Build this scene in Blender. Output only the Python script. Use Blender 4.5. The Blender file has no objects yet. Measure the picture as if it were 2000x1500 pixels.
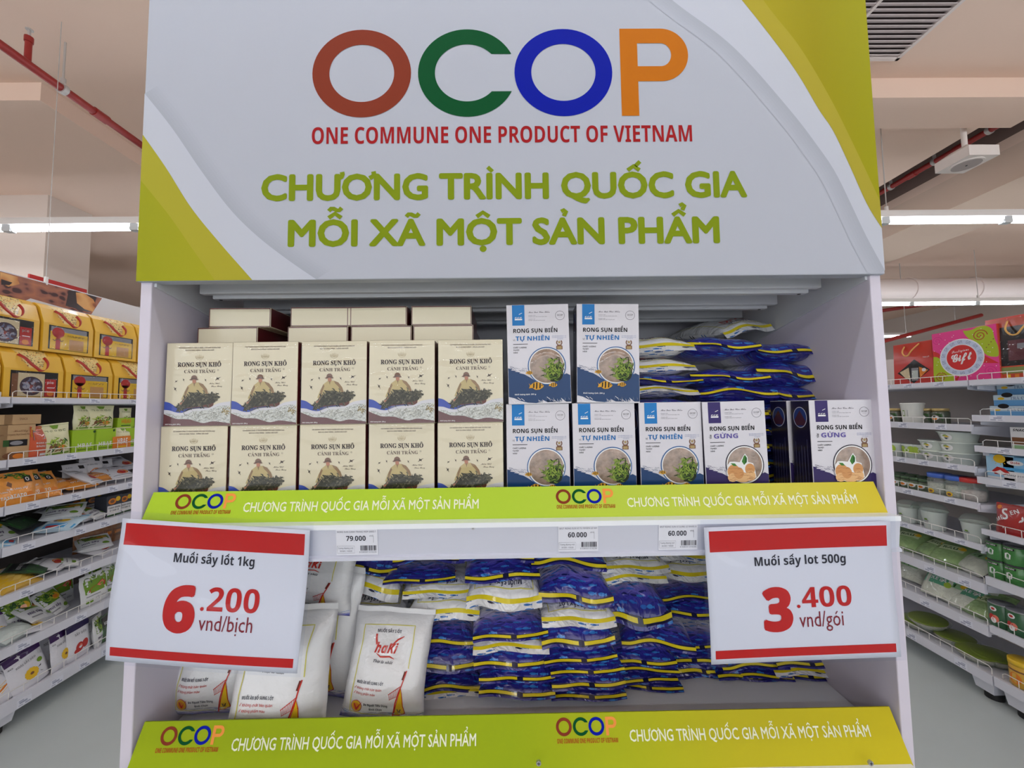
import bpy, bmesh, math, random, unicodedata
from mathutils import Vector, Matrix, noise
from mathutils.geometry import tessellate_polygon

SC = bpy.context.scene
COL = SC.collection
PI = math.pi
E = 1.40                      # eye height above the floor

# ------------------------------------------------------------------ camera
FPX = 744.19
RX = Vector((0.99988032, -0.00837874, -0.01300551))
UX = Vector((0.01248754, -0.0591586, 0.99817049))
FX = Vector((0.00913279, 0.99821343, 0.05904689))
cam_data = bpy.data.cameras.new('camera')
cam_data.sensor_width = 36.0
cam_data.sensor_fit = 'HORIZONTAL'
cam_data.lens = 36.0 * FPX / 2000.0
cam_data.clip_start = 0.02
cam = bpy.data.objects.new('camera', cam_data)
COL.objects.link(cam)
cam.matrix_world = Matrix(((RX.x, UX.x, -FX.x, 0), (RX.y, UX.y, -FX.y, 0), (RX.z, UX.z, -FX.z, E), (0, 0, 0, 1)))
SC.camera = cam

# ------------------------------------------------------------------ world, exposure
world = bpy.data.worlds.new('world')
SC.world = world
world.use_nodes = True
world.node_tree.nodes['Background'].inputs[0].default_value = (0.93, 0.97, 1.0, 1)      # soft fill light, entering by an opening added behind the viewer
world.node_tree.nodes['Background'].inputs[1].default_value = 2.0
SC.view_settings.view_transform = 'Standard'
SC.view_settings.look = 'None'
SC.view_settings.gamma = 1.0
SC.view_settings.use_curve_mapping = False
SC.view_settings.exposure = -0.27
TUBE_POWER = 27.0

# pixel of the photograph -> point of the room, on a plane of known depth / side / height
def _ray(px, py):
    return FX + RX * ((px - 1000) / FPX) - UX * ((py - 750) / FPX)
def at_y(px, py, y):
    r = _ray(px, py); r = r * (y / r.y); return Vector((r.x, r.y, r.z + E))
def at_x(px, py, x):
    r = _ray(px, py); r = r * (x / r.x); return Vector((r.x, r.y, r.z + E))
def at_z(px, py, z):
    r = _ray(px, py); r = r * ((z - E) / r.z); return Vector((r.x, r.y, r.z + E))

# ------------------------------------------------------------------ materials
def lin(c):
    c = c / 255.0
    return c / 12.92 if c <= 0.04045 else ((c + 0.055) / 1.055) ** 2.4
def rgb(c):
    return (lin(c[0]), lin(c[1]), lin(c[2]), 1.0)
MATS = {}
def _new(name):
    m = bpy.data.materials.new(name); m.use_nodes = True
    nt = m.node_tree
    return m, nt, nt.nodes['Principled BSDF']
def _bump(nt, b, scale, strength, dist=0.002, coord='Object', detail=3.0):
    tc = nt.nodes.new('ShaderNodeTexCoord'); n = nt.nodes.new('ShaderNodeTexNoise')
    n.inputs['Scale'].default_value = scale; n.inputs['Detail'].default_value = detail
    bp = nt.nodes.new('ShaderNodeBump'); bp.inputs['Strength'].default_value = strength; bp.inputs['Distance'].default_value = dist
    nt.links.new(tc.outputs[coord], n.inputs['Vector']); nt.links.new(n.outputs['Fac'], bp.inputs['Height'])
    nt.links.new(bp.outputs['Normal'], b.inputs['Normal'])
    return tc, n
def mat(name, c, rough=0.5, metal=0.0, bump=None, var=0.0, vscale=8.0, coat=0.0, spec=0.5, emit=0.0, coat_rough=0.08):
    """c is an sRGB paint colour; var mixes a little noise into it"""
    if name in MATS: return MATS[name]
    m, nt, b = _new(name)
    b.inputs['Base Color'].default_value = rgb(c)
    b.inputs['Roughness'].default_value = rough
    b.inputs['Metallic'].default_value = metal
    b.inputs['Specular IOR Level'].default_value = spec
    if coat:
        b.inputs['Coat Weight'].default_value = coat
        b.inputs['Coat Roughness'].default_value = coat_rough
    if emit:
        b.inputs['Emission Color'].default_value = rgb(c); b.inputs['Emission Strength'].default_value = emit
    if bump: _bump(nt, b, bump[0], bump[1], bump[2] if len(bump) > 2 else 0.002)
    if var:
        tc = nt.nodes.new('ShaderNodeTexCoord'); n = nt.nodes.new('ShaderNodeTexNoise')
        n.inputs['Scale'].default_value = vscale; n.inputs['Detail'].default_value = 4.0
        r = nt.nodes.new('ShaderNodeValToRGB')
        k0, k1 = 1 - var, 1 + var
        r.color_ramp.elements[0].position = 0.3; r.color_ramp.elements[1].position = 0.7
        r.color_ramp.elements[0].color = (lin(c[0]) * k0, lin(c[1]) * k0, lin(c[2]) * k0, 1)
        r.color_ramp.elements[1].color = (min(1, lin(c[0]) * k1), min(1, lin(c[1]) * k1), min(1, lin(c[2]) * k1), 1)
        nt.links.new(tc.outputs['Object'], n.inputs['Vector']); nt.links.new(n.outputs['Fac'], r.inputs['Fac'])
        nt.links.new(r.outputs['Color'], b.inputs['Base Color'])
    MATS[name] = m
    return m
def mat_ramp(name, axis, stops, rough=0.4, coat=0.0, spec=0.12):
    """printed colour gradient along one object axis: stops = [(position in m, sRGB)]"""
    if name in MATS: return MATS[name]
    m, nt, b = _new(name)
    b.inputs['Roughness'].default_value = rough
    b.inputs['Coat Weight'].default_value = coat
    b.inputs['Specular IOR Level'].default_value = spec
    tc = nt.nodes.new('ShaderNodeTexCoord'); sx = nt.nodes.new('ShaderNodeSeparateXYZ'); mr = nt.nodes.new('ShaderNodeMapRange')
    a, z = stops[0][0], stops[-1][0]
    mr.inputs['From Min'].default_value = a; mr.inputs['From Max'].default_value = z
    r = nt.nodes.new('ShaderNodeValToRGB')
    while len(r.color_ramp.elements) < len(stops): r.color_ramp.elements.new(0.5)
    for e, (p, c) in zip(r.color_ramp.elements, stops):
        e.position = (p - a) / (z - a); e.color = rgb(c)
    nt.links.new(tc.outputs['Object'], sx.inputs[0]); nt.links.new(sx.outputs[axis], mr.inputs['Value'])
    nt.links.new(mr.outputs[0], r.inputs['Fac']); nt.links.new(r.outputs['Color'], b.inputs['Base Color'])
    MATS[name] = m
    return m
def mat_film(name, tint=(255, 255, 255), gloss=0.12, rough=0.05, bump=(30, 0.3, 0.004), haze=0.0):
    """thin clear plastic: mostly see-through, some gloss, some haze"""
    if name in MATS: return MATS[name]
    m = bpy.data.materials.new(name); m.use_nodes = True; nt = m.node_tree; nt.nodes.clear()
    out = nt.nodes.new('ShaderNodeOutputMaterial'); tr = nt.nodes.new('ShaderNodeBsdfTransparent'); tr.inputs[0].default_value = rgb(tint)
    gl = nt.nodes.new('ShaderNodeBsdfGlossy'); gl.inputs['Roughness'].default_value = rough
    df = nt.nodes.new('ShaderNodeBsdfDiffuse'); df.inputs[0].default_value = rgb(tint)
    fc = nt.nodes.new('ShaderNodeLayerWeight'); pw = nt.nodes.new('ShaderNodeMath'); pw.operation = 'POWER'; pw.inputs[1].default_value = 4.0
    lw = nt.nodes.new('ShaderNodeMath'); lw.operation = 'MULTIPLY_ADD'; lw.inputs[1].default_value = 0.35; lw.inputs[2].default_value = 0.036
    nt.links.new(fc.outputs['Facing'], pw.inputs[0]); nt.links.new(pw.outputs[0], lw.inputs[0])
    mx = nt.nodes.new('ShaderNodeMixShader'); mh = nt.nodes.new('ShaderNodeMixShader'); mh.inputs[0].default_value = haze
    tc = nt.nodes.new('ShaderNodeTexCoord'); n = nt.nodes.new('ShaderNodeTexNoise'); n.inputs['Scale'].default_value = bump[0]; n.inputs['Detail'].default_value = 0.6; n.inputs['Distortion'].default_value = 0.8
    bp = nt.nodes.new('ShaderNodeBump'); bp.inputs['Strength'].default_value = bump[1]; bp.inputs['Distance'].default_value = bump[2]
    nt.links.new(tc.outputs['Object'], n.inputs['Vector']); nt.links.new(n.outputs['Fac'], bp.inputs['Height'])
    nt.links.new(bp.outputs['Normal'], gl.inputs['Normal'])
    nt.links.new(tr.outputs[0], mh.inputs[1]); nt.links.new(df.outputs[0], mh.inputs[2])
    nt.links.new(lw.outputs[0], mx.inputs[0]); nt.links.new(mh.outputs[0], mx.inputs[1]); nt.links.new(gl.outputs[0], mx.inputs[2])
    nt.links.new(mx.outputs[0], out.inputs[0])
    MATS[name] = m
    return m
def mat_speck(name, base, spots, scale, thresh=0.35, rough=0.5, coat=0.0, stretch=(1, 1, 1)):
    """base colour with two-tone cellular spots (noodles, seeds, food pictures)"""
    if name in MATS: return MATS[name]
    m, nt, b = _new(name); b.inputs['Roughness'].default_value = rough; b.inputs['Coat Weight'].default_value = coat
    tc = nt.nodes.new('ShaderNodeTexCoord'); mp = nt.nodes.new('ShaderNodeMapping'); mp.inputs['Scale'].default_value = stretch
    n = nt.nodes.new('ShaderNodeTexNoise'); n.inputs['Scale'].default_value = scale * 0.6
    mixv = nt.nodes.new('ShaderNodeMixRGB'); mixv.inputs[0].default_value = 0.04
    v = nt.nodes.new('ShaderNodeTexVoronoi'); v.inputs['Scale'].default_value = scale
    r = nt.nodes.new('ShaderNodeValToRGB'); r.color_ramp.elements[0].color = rgb(spots[0]); r.color_ramp.elements[1].color = rgb(base)
    r.color_ramp.elements[0].position = thresh * 0.7; r.color_ramp.elements[1].position = thresh
    e = r.color_ramp.elements.new(min(0.99, thresh * 2.2)); e.color = rgb(spots[1])
    nt.links.new(tc.outputs['Object'], mp.inputs[0]); nt.links.new(mp.outputs[0], n.inputs['Vector'])
    nt.links.new(mp.outputs[0], mixv.inputs[1]); nt.links.new(n.outputs['Color'], mixv.inputs[2])
    nt.links.new(mixv.outputs[0], v.inputs['Vector']); nt.links.new(v.outputs['Distance'], r.inputs['Fac'])
    nt.links.new(r.outputs['Color'], b.inputs['Base Color'])
    MATS[name] = m
    return m

# ------------------------------------------------------------------ mesh builder
class MB:
    def __init__(s): s.v = []; s.f = []; s.m = []; s.mats = []; s.uv = None; s.smooth = []
    def slot(s, m):
        if m not in s.mats: s.mats.append(m)
        return s.mats.index(m)
    def add(s, verts, faces, m, smooth=False):
        k = len(s.v); i = s.slot(m)
        s.v += [tuple(v) for v in verts]
        for f in faces:
            s.f.append([a + k for a in f]); s.m.append(i); s.smooth.append(smooth)
    def box(s, x0, x1, y0, y1, z0, z1, m, M=None, side=None, top=None, front=None):
        vs = [Vector((x, y, z)) for z in (z0, z1) for y in (y0, y1) for x in (x0, x1)]
        if M is not None: vs = [M @ v for v in vs]
        k = len(s.v); s.v += [tuple(v) for v in vs]
        F = [((0, 2, 3, 1), m), ((4, 5, 7, 6), top or m), ((0, 1, 5, 4), front or m), ((2, 6, 7, 3), m), ((0, 4, 6, 2), side or m), ((1, 3, 7, 5), side or m)]
        for f, mm in F:
            s.f.append([a + k for a in f]); s.m.append(s.slot(mm)); s.smooth.append(False)
    def rbox(s, x0, x1, y0, y1, z0, z1, r, m):
        """box with its edges rounded off by r (one chamfer)"""
        bm = bmesh.new(); bmesh.ops.create_cube(bm, size=1.0)
        for v in bm.verts: v.co = Vector(((x0 + x1) / 2 + v.co.x * (x1 - x0), (y0 + y1) / 2 + v.co.y * (y1 - y0), (z0 + z1) / 2 + v.co.z * (z1 - z0)))
        bmesh.ops.bevel(bm, geom=bm.edges[:], offset=r, segments=2, affect='EDGES', profile=0.5)
        s.add([v.co for v in bm.verts], [[v.index for v in f.verts] for f in bm.faces], m); bm.free()
    def cyl(s, a, b, r, m, n=12, r2=None, caps=True):
        a = Vector(a); b = Vector(b); d = (b - a).normalized()
        u = d.orthogonal().normalized(); w = d.cross(u); r2 = r if r2 is None else r2
        vs = [a + (u * math.cos(2 * PI * i / n) + w * math.sin(2 * PI * i / n)) * r for i in range(n)]
        vs += [b + (u * math.cos(2 * PI * i / n) + w * math.sin(2 * PI * i / n)) * r2 for i in range(n)]
        s.add(vs, [[i, (i + 1) % n, n + (i + 1) % n, n + i] for i in range(n)], m, True)
        if caps: s.add(vs, [list(range(n - 1, -1, -1)), list(range(n, 2 * n))], m)
    def tube(s, pts, r, m, n=6):
        pts = [Vector(p) for p in pts]; rings = []
        for i, p in enumerate(pts):
            d = (pts[min(i + 1, len(pts) - 1)] - pts[max(i - 1, 0)]).normalized()
            ref = Vector((0, 0, 1)) if abs(d.z) < 0.9 else Vector((1, 0, 0))
            u = d.cross(ref).normalized(); w = d.cross(u)
            rings.append([p + (u * math.cos(2 * PI * k / n) + w * math.sin(2 * PI * k / n)) * r for k in range(n)])
        vs = [v for r_ in rings for v in r_]
        fs = [[i * n + k, i * n + (k + 1) % n, (i + 1) * n + (k + 1) % n, (i + 1) * n + k] for i in range(len(pts) - 1) for k in range(n)]
        fs += [list(range(n)), list(range((len(pts) - 1) * n, len(pts) * n))]
        s.add(vs, fs, m, True)
    def strap(s, pts, w, t, m):
        """flat ribbon: w is the width vector"""
        w = Vector(w); vs = []
        for i, p in enumerate(pts):
            p = Vector(p); d = (Vector(pts[min(i + 1, len(pts) - 1)]) - Vector(pts[max(i - 1, 0)])).normalized()
            n = d.cross(w).normalized() * t
            vs += [p - w / 2, p + w / 2, p + w / 2 + n, p - w / 2 + n]
        fs = []
        for i in range(len(pts) - 1):
            for k in range(4): fs.append([i * 4 + k, i * 4 + (k + 1) % 4, i * 4 + 4 + (k + 1) % 4, i * 4 + 4 + k])
        fs += [[0, 3, 2, 1], [len(vs) - 4, len(vs) - 3, len(vs) - 2, len(vs) - 1]]
        s.add(vs, fs, m, True)
    def lathe(s, prof, m, n=24, c=(0, 0, 0), mats=None):
        """prof: list of (r, z); mats: optional material per segment"""
        c = Vector(c); k = len(prof)
        vs = [c + Vector((r * math.cos(2 * PI * i / n), r * math.sin(2 * PI * i / n), z)) for i in range(n) for r, z in prof]
        for j in range(k - 1):
            s.add([], [], m)
        base = len(s.v); s.v += [tuple(v) for v in vs]
        for j in range(k - 1):
            mm = s.slot(mats[j] if mats else m)
            for i in range(n):
                i2 = (i + 1) % n
                if prof[j][0] < 1e-6: f = [i * k + j, i2 * k + j + 1, i * k + j + 1]
                elif prof[j + 1][0] < 1e-6: f = [i * k + j, i2 * k + j, i * k + j + 1]
                else: f = [i * k + j, i2 * k + j, i2 * k + j + 1, i * k + j + 1]
                s.f.append([a + base for a in f]); s.m.append(mm); s.smooth.append(True)
    def mesh(s, name):
        me = bpy.data.meshes.new(name); me.from_pydata(s.v, [], s.f)
        for m in s.mats: me.materials.append(m)
        me.polygons.foreach_set('material_index', s.m); me.polygons.foreach_set('use_smooth', s.smooth)
        if s.uv:
            l = me.uv_layers.new(name='UVMap')
            for lp in me.loops: l.data[lp.index].uv = s.uv[lp.vertex_index]
        me.update(); return me
    def build(s, name, parent=None, loc=None):
        o = bpy.data.objects.new(name, s.mesh(name)); COL.objects.link(o)
        if parent is not None: o.parent = parent
        if loc is not None: o.location = loc
        return o

def tag(o, label, cat, group=None, kind=None):
    o['label'] = label; o['category'] = cat
    if group: o['group'] = group
    if kind: o['kind'] = kind
    return o
def thing(name, label, cat, loc=(0, 0, 0), rot=(0, 0, 0), group=None):
    o = bpy.data.objects.new(name, None); o.empty_display_size = 0.02; COL.objects.link(o)
    o.location = loc; o.rotation_euler = rot
    return tag(o, label, cat, group)
def structure(o, label=None):
    o['kind'] = 'structure'
    if label: o['label'] = label
    return o
def dup(src, loc, rot=(0, 0, 0), label=None, group=None, scale=None):
    """a copy of a thing and of its parts and sub-parts; mesh data is shared"""
    r = src.copy(); COL.objects.link(r); r.location = loc; r.rotation_euler = rot
    if label: r['label'] = label
    if group: r['group'] = group
    if scale: r.scale = scale
    for ch in src.children:
        c = ch.copy(); COL.objects.link(c); c.parent = r
        for g in ch.children:
            d = g.copy(); COL.objects.link(d); d.parent = c
    return r
class Stock:
    """first call hands out the prototype itself, later calls hand out copies"""
    def __init__(s, make): s.make = make; s.o = None
    def put(s, loc, rot, label, group=None, scale=None):
        if s.o is None:
            s.o = s.make(); s.o.location = loc; s.o.rotation_euler = rot; s.o['label'] = label
            if group: s.o['group'] = group
            s.o.scale = scale or (1, 1, 1)
            return s.o
        return dup(s.o, loc, rot, label, group, scale or (1, 1, 1))

# ------------------------------------------------------------------ lettering
_gc = bpy.data.curves.new('glyph', 'FONT'); _gc.size = 1.0
_go = bpy.data.objects.new('glyph', _gc)
GL = {}
def _raw(body, res):
    _gc.body = body; _gc.resolution_u = res
    me = _go.to_mesh(); v = [(p.co.x, p.co.y) for p in me.vertices]; f = [list(p.vertices) for p in me.polygons]
    _go.to_mesh_clear(); return v, f
_DOT = max(p[0] for p in _raw('.', 1)[0])
def _variant(ch, style):
    o = ord(ch)
    up = {'bold': 0x1D5D4, 'serif': 0x1D400, 'script': 0x1D4D0, 'ital': 0x1D63C, 'sans': 0x1D5A0, 'sital': 0x1D468}.get(style)
    if up is None: return ch
    if 65 <= o <= 90: return chr(up + o - 65)
    if 97 <= o <= 122: return chr(up + 26 + o - 97)
    if 48 <= o <= 57:
        d = {'bold': 0x1D7EC, 'ital': 0x1D7EC, 'serif': 0x1D7CE, 'sans': 0x1D7E2}.get(style)
        if d: return chr(d + o - 48)
    return ch
def glyph(ch, style, res):
    k = (ch, style, res)
    if k not in GL:
        c = _variant(ch, style)
        adv = max(p[0] for p in _raw(c + '.', 1)[0]) - _DOT
        v, f = _raw(c, res) if ch != ' ' else ([], [])
        GL[k] = (v, f, adv)
    return GL[k]
def _stroke(pts, w, taper=False):
    """2-D polyline with width -> verts, quads"""
    vs = []; fs = []
    for i, p in enumerate(pts):
        a = pts[max(i - 1, 0)]; b = pts[min(i + 1, len(pts) - 1)]
        dx, dy = b[0] - a[0], b[1] - a[1]; l = math.hypot(dx, dy) or 1
        ww = w if not taper else w * (0.15 + 0.85 * math.sin(PI * (i + 0.3) / (len(pts) - 0.4)))
        nx, ny = -dy / l * ww / 2, dx / l * ww / 2
        vs += [(p[0] + nx, p[1] + ny), (p[0] - nx, p[1] - ny)]
    for i in range(len(pts) - 1): fs.append([2 * i, 2 * i + 1, 2 * i + 3, 2 * i + 2])
    return vs, fs
def _disc(cx, cy, rx, ry, n=14, a0=0.0):
    return [(cx + rx * math.cos(a0 + 2 * PI * i / n), cy + ry * math.sin(a0 + 2 * PI * i / n)) for i in range(n)]
def text2d(s, style='reg', res=2, weight=0.0):
    """natural size text: list of (verts, faces, level); cap height about 0.7"""
    out = []; x = 0.0
    sw = {'bold': 0.11, 'serif': 0.10, 'reg': 0.075, 'ital': 0.11}.get(style, 0.07) + weight
    for ch in s:
        nf = unicodedata.normalize('NFD', ch); base = nf[0]; marks = nf[1:]
        above = [m for m in marks if m in '\u0300\u0301\u0302\u0303\u0306\u0309']
        if base == 'i' and above: base = '\u0131'
        if base in 'Đđ' and style not in ('reg',):
            v, f, adv = glyph('D' if base == 'Đ' else 'd', style, res)
            h = 0.35 if base == 'Đ' else 0.60
            out.append(([(a + x, b) for a, b in v], f, 0)); bv, bf = _stroke([(x, h), (x + 0.33, h)] if base == 'Đ' else [(x + 0.25, h), (x + 0.6, h)], sw * 0.7); out.append((bv, bf, 1))
            x += adv; continue
        st = style if base != '\u0131' or style == 'reg' else ('bold' if style in ('bold', 'ital') else 'reg')
        v, f, adv = glyph(base, style, res)
        if base == '\u0131' and style in ('bold', 'ital', 'serif'):
            adv = 0.33; hw = 0.075; v = [(adv / 2 - hw, 0), (adv / 2 + hw, 0), (adv / 2 + hw, 0.53), (adv / 2 - hw, 0.53)]; f = [[0, 1, 2, 3]]
        if v:
            out.append(([(a + x, b) for a, b in v], f, 0))
            x0, x1 = min(p[0] for p in v) + x, max(p[0] for p in v) + x; top = max(p[1] for p in v); cx = (x0 + x1) / 2
            y = top + 0.07
            if '\u031b' in marks:
                hx = x1 - sw * 0.35; hy = top - 0.03
                out.append(_stroke([(hx - 0.02, hy - 0.07), (hx + 0.075, hy - 0.02), (hx + 0.10, hy + 0.05), (hx + 0.085, hy + 0.12)], sw * 0.85) + (1,))
            shift = 0.0
            for mk in ('\u0302', '\u0306'):
                if mk in marks:
                    if mk == '\u0302': p = [(cx - 0.16, y), (cx, y + 0.12), (cx + 0.16, y)]
                    else: p = [(cx - 0.15, y + 0.12), (cx - 0.09, y + 0.03), (cx, y), (cx + 0.09, y + 0.03), (cx + 0.15, y + 0.12)]
                    out.append(_stroke(p, sw * 0.8) + (1,)); y += 0.17; shift = 0.10
            for mk in above:
                if mk == '\u0301': p = [(cx + shift - 0.05, y - shift * 0.5), (cx + shift + 0.08, y + 0.13 - shift * 0.5)]
                elif mk == '\u0300': p = [(cx + 0.05, y), (cx - 0.08, y + 0.13)]
                elif mk == '\u0303': p = [(cx - 0.16, y + 0.02), (cx - 0.10, y + 0.09), (cx - 0.03, y + 0.085), (cx + 0.05, y + 0.04), (cx + 0.11, y + 0.04), (cx + 0.17, y + 0.11)]
                elif mk == '\u0309':
                    q = cx + shift; p = [(q - 0.07, y + 0.13 - shift * .3), (q, y + 0.17 - shift * .3), (q + 0.06, y + 0.12 - shift * .3), (q + 0.02, y + 0.06 - shift * .3), (q, y - shift * .3)]
                else: continue
                out.append(_stroke(p, sw * 0.75) + (1,))
            if '\u0323' in marks:
                d = _disc(cx, -0.13, sw * 0.62, sw * 0.62, 10); out.append((d, [list(range(10))], 1))
        x += adv
    return out, x

class Art:
    """flat printed artwork: polygons in a plane (a, b), in layers, mapped onto a surface"""
    DZ = 0.00012
    def __init__(s): s.items = []
    def raw(s, v, f, m, layer=1): s.items.append((v, f, m, layer))
    def poly(s, pts, m, layer=1):
        tri = tessellate_polygon([[Vector((p[0], p[1], 0)) for p in pts]])
        s.raw(list(pts), [list(t) for t in tri], m, layer)
    def rect(s, x0, x1, y0, y1, m, layer=1, nx=1, ny=1):
        vs = [(x0 + (x1 - x0) * i / nx, y0 + (y1 - y0) * j / ny) for j in range(ny + 1) for i in range(nx + 1)]
        s.raw(vs, [[j * (nx + 1) + i, j * (nx + 1) + i + 1, (j + 1) * (nx + 1) + i + 1, (j + 1) * (nx + 1) + i] for j in range(ny) for i in range(nx)], m, layer)
    def disc(s, cx, cy, rx, ry, m, layer=1, n=24):
        s.raw(_disc(cx, cy, rx, ry, n), [list(range(n))], m, layer)
    def ring(s, cx, cy, rx, ry, qx, qy, m, layer=1, n=40, a0=0.0, a1=2 * PI):
        full = abs(a1 - a0 - 2 * PI) < 1e-6; k = n if full else n + 1
        vs = [];
        for i in range(k):
            a = a0 + (a1 - a0) * i / n
            vs += [(cx + rx * math.cos(a), cy + ry * math.sin(a)), (cx + qx * math.cos(a), cy + qy * math.sin(a))]
        fs = [[2 * i, 2 * ((i + 1) % k), 2 * ((i + 1) % k) + 1, 2 * i + 1] for i in range(n)]
        s.raw(vs, fs, m, layer)
    def line(s, pts, w, m, layer=1, taper=False, sub=1):
        if sub > 1:
            q = []
            for a, b in zip(pts[:-1], pts[1:]): q += [(a[0] + (b[0] - a[0]) * t / sub, a[1] + (b[1] - a[1]) * t / sub) for t in range(sub)]
            pts = q + [pts[-1]]
        v, f = _stroke(pts, w, taper); s.raw(v, f, m, layer)
    def text(s, body, x, y, cap, m, style='reg', width=None, align='l', layer=2, res=1, weight=0.0, shear=0.0, angle=0.0, flip=False):
        """cap: height of the capitals; width: total width to squeeze the line to; weight thickens the strokes"""
        gl, adv = text2d(body, style, res, weight)
        ky = cap / 0.69; kx = width / adv if width else ky
        w = adv * kx; ox = {'l': 0, 'c': -w / 2, 'r': -w}[align]
        ca, sa = math.cos(angle), math.sin(angle)
        offs = [(0, 0)]
        if weight:
            offs = [(weight * 0.5 * math.cos(q * PI / 4), weight * 0.5 * math.sin(q * PI / 4)) for q in range(8)] + [(0, 0)]
        V = []; F = []; L = []
        for v, f, lv in gl:
            for qi, (ax, ay) in enumerate(offs):
                if lv and qi: continue
                k = len(V)
                for a, b in v:
                    px = (a + ax) * kx + ox + (b + ay) * ky * shear; py = (b + ay) * ky
                    if flip: px, py = -px, -py
                    V.append((x + px * ca - py * sa, y + px * sa + py * ca, (qi * 0.1 + lv * 0.9)))
                F += [[i + k for i in q] for q in f]
        s.items.append((V, F, m, layer))
    def emit(s, mb, fn):
        """fn(a, b, height) -> point"""
        for v, f, m, layer in s.items:
            mb.add([fn(p[0], p[1], (layer + (p[2] * 0.5 if len(p) > 2 else 0)) * s.DZ) for p in v], f, m)
def front(a, b, h): return (a, -h, b)

# shared paints
WHITE = lambda: mat('white_metal', (222, 224, 230), 0.35, coat=0.2)
BLACK = lambda: mat('ink_black', (18, 17, 22), 0.5)
# colours below are paint colours; lit by the tubes they come out a little darker
P = {}
def ink(name, c, rough=0.35, coat=0.0): return mat('ink_' + name, c, rough, coat=coat, spec=0.10 if rough > .5 else 0.22)

# ================================================================== SETTING
CEIL = E + 2.12
M_CEIL = mat('ceiling_paint', (234, 205, 186), 0.85, bump=(3.0, 0.1))
M_FLOOR = mat('floor_vinyl', (194, 203, 201), 0.42, var=0.05, vscale=1.5, coat=0.05)
M_WALLP = mat('wall_paint', (214, 202, 194), 0.85)
M_RECSHADE = mat('recess_shade_paint', (120, 98, 90), 0.8)  # shadow up in the ceiling recess, put into its colour

def slab(name, x0, x1, y0, y1, z0, z1, m, label=None):
    mb = MB(); mb.box(x0, x1, y0, y1, z0, z1, m); return structure(mb.build(name), label)
slab('floor', -8, 10, -7, 13, -0.10, 0.0, M_FLOOR)
slab('ceiling', -8, 3.69, -7, 13, CEIL, CEIL + 0.12, M_CEIL)
slab('ceiling', 4.3, 10, -7, 13, CEIL + 0.03, CEIL + 0.12, M_CEIL)
mb = MB(); mb.box(3.57, 3.69, -7, 13, CEIL + 0.12, CEIL + 0.8, M_RECSHADE); mb.box(4.3, 4.42, -7, 13, CEIL + 0.12, CEIL + 0.8, M_RECSHADE)
mb.box(3.57, 4.42, -7, 13, CEIL + 0.8, CEIL + 0.9, M_RECSHADE); structure(mb.build('ceiling_recess'))
slab('wall_left', -8.1, -8, -7, 13, 0, CEIL + 0.1, M_WALLP)
slab('wall_right', 10, 10.1, -7, 13, 0, CEIL + 0.1, M_WALLP)
slab('wall_back', -8, 10, 13, 13.1, 0, CEIL + 0.9, M_WALLP)
slab('wall_front', -8, 10, -7.1, -7, CEIL - 0.25, CEIL + 0.9, M_WALLP, 'lintel over the opening added behind the viewer for fill light')  # left open below: an unseen gap added so world light reaches the shelves
# cross beams, bulkhead and the long beige duct casing
for i, y in enumerate((2.357, 4.76, 7.2)):
    slab('ceiling_beam', 0.0, 3.69, y, y + 0.28, CEIL - 0.135, CEIL, M_CEIL)
slab('ceiling_bulkhead', -5.2, -2.98, 2.357, 9.5, E + 2.0, CEIL, M_CEIL)
slab('wall_column', -6.4, -4.21, 3.43, 3.80, 0, E + 2.0, mat('column_paint', (206, 190, 178), 0.85))
slab('ceiling_bulkhead', 4.3, 5.1, 2.0, 13, E + 1.857, E + 2.15, mat('bulkhead_paint', (222, 196, 176), 0.85))

# air grille let into the ceiling right of the header
g = thing('air_grille', 'grey slatted air grille let into the ceiling right of the sign', 'air grille', (1.95, 1.75, CEIL))
m_gr = mat('grille_dark', (92, 78, 78), 0.7); m_gf = mat('grille_frame', (226, 212, 206), 0.6); m_gs = mat('grille_slat', (196, 182, 180), 0.6)
mb = MB(); mb.box(-0.47, 0.47, -0.45, 0.45, -0.004, 0.0, m_gr); mb.build('backing', g)
mb = MB()
for a in (-0.47, 0.455): mb.box(a, a + 0.02, -0.46, 0.46, -0.022, 0, m_gf)
for a in (-0.46, 0.44): mb.box(-0.47, 0.475, a, a + 0.02, -0.022, 0, m_gf)
mb.box(0.02, 0.036, -0.45, 0.45, -0.022, 0, m_gf)
mb.build('frame', g)
mb = MB(); nsl = 30
for i in range(nsl):
    y = -0.43 + 0.86 * i / (nsl - 1)
    mb.box(-0.46, 0.46, -0.012, 0.012, -0.002, 0.002, m_gs, M=Matrix.Translation((0, y, -0.014)) @ Matrix.Rotation(0.42, 4, 'X'))
mb.build('slats', g)

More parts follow.
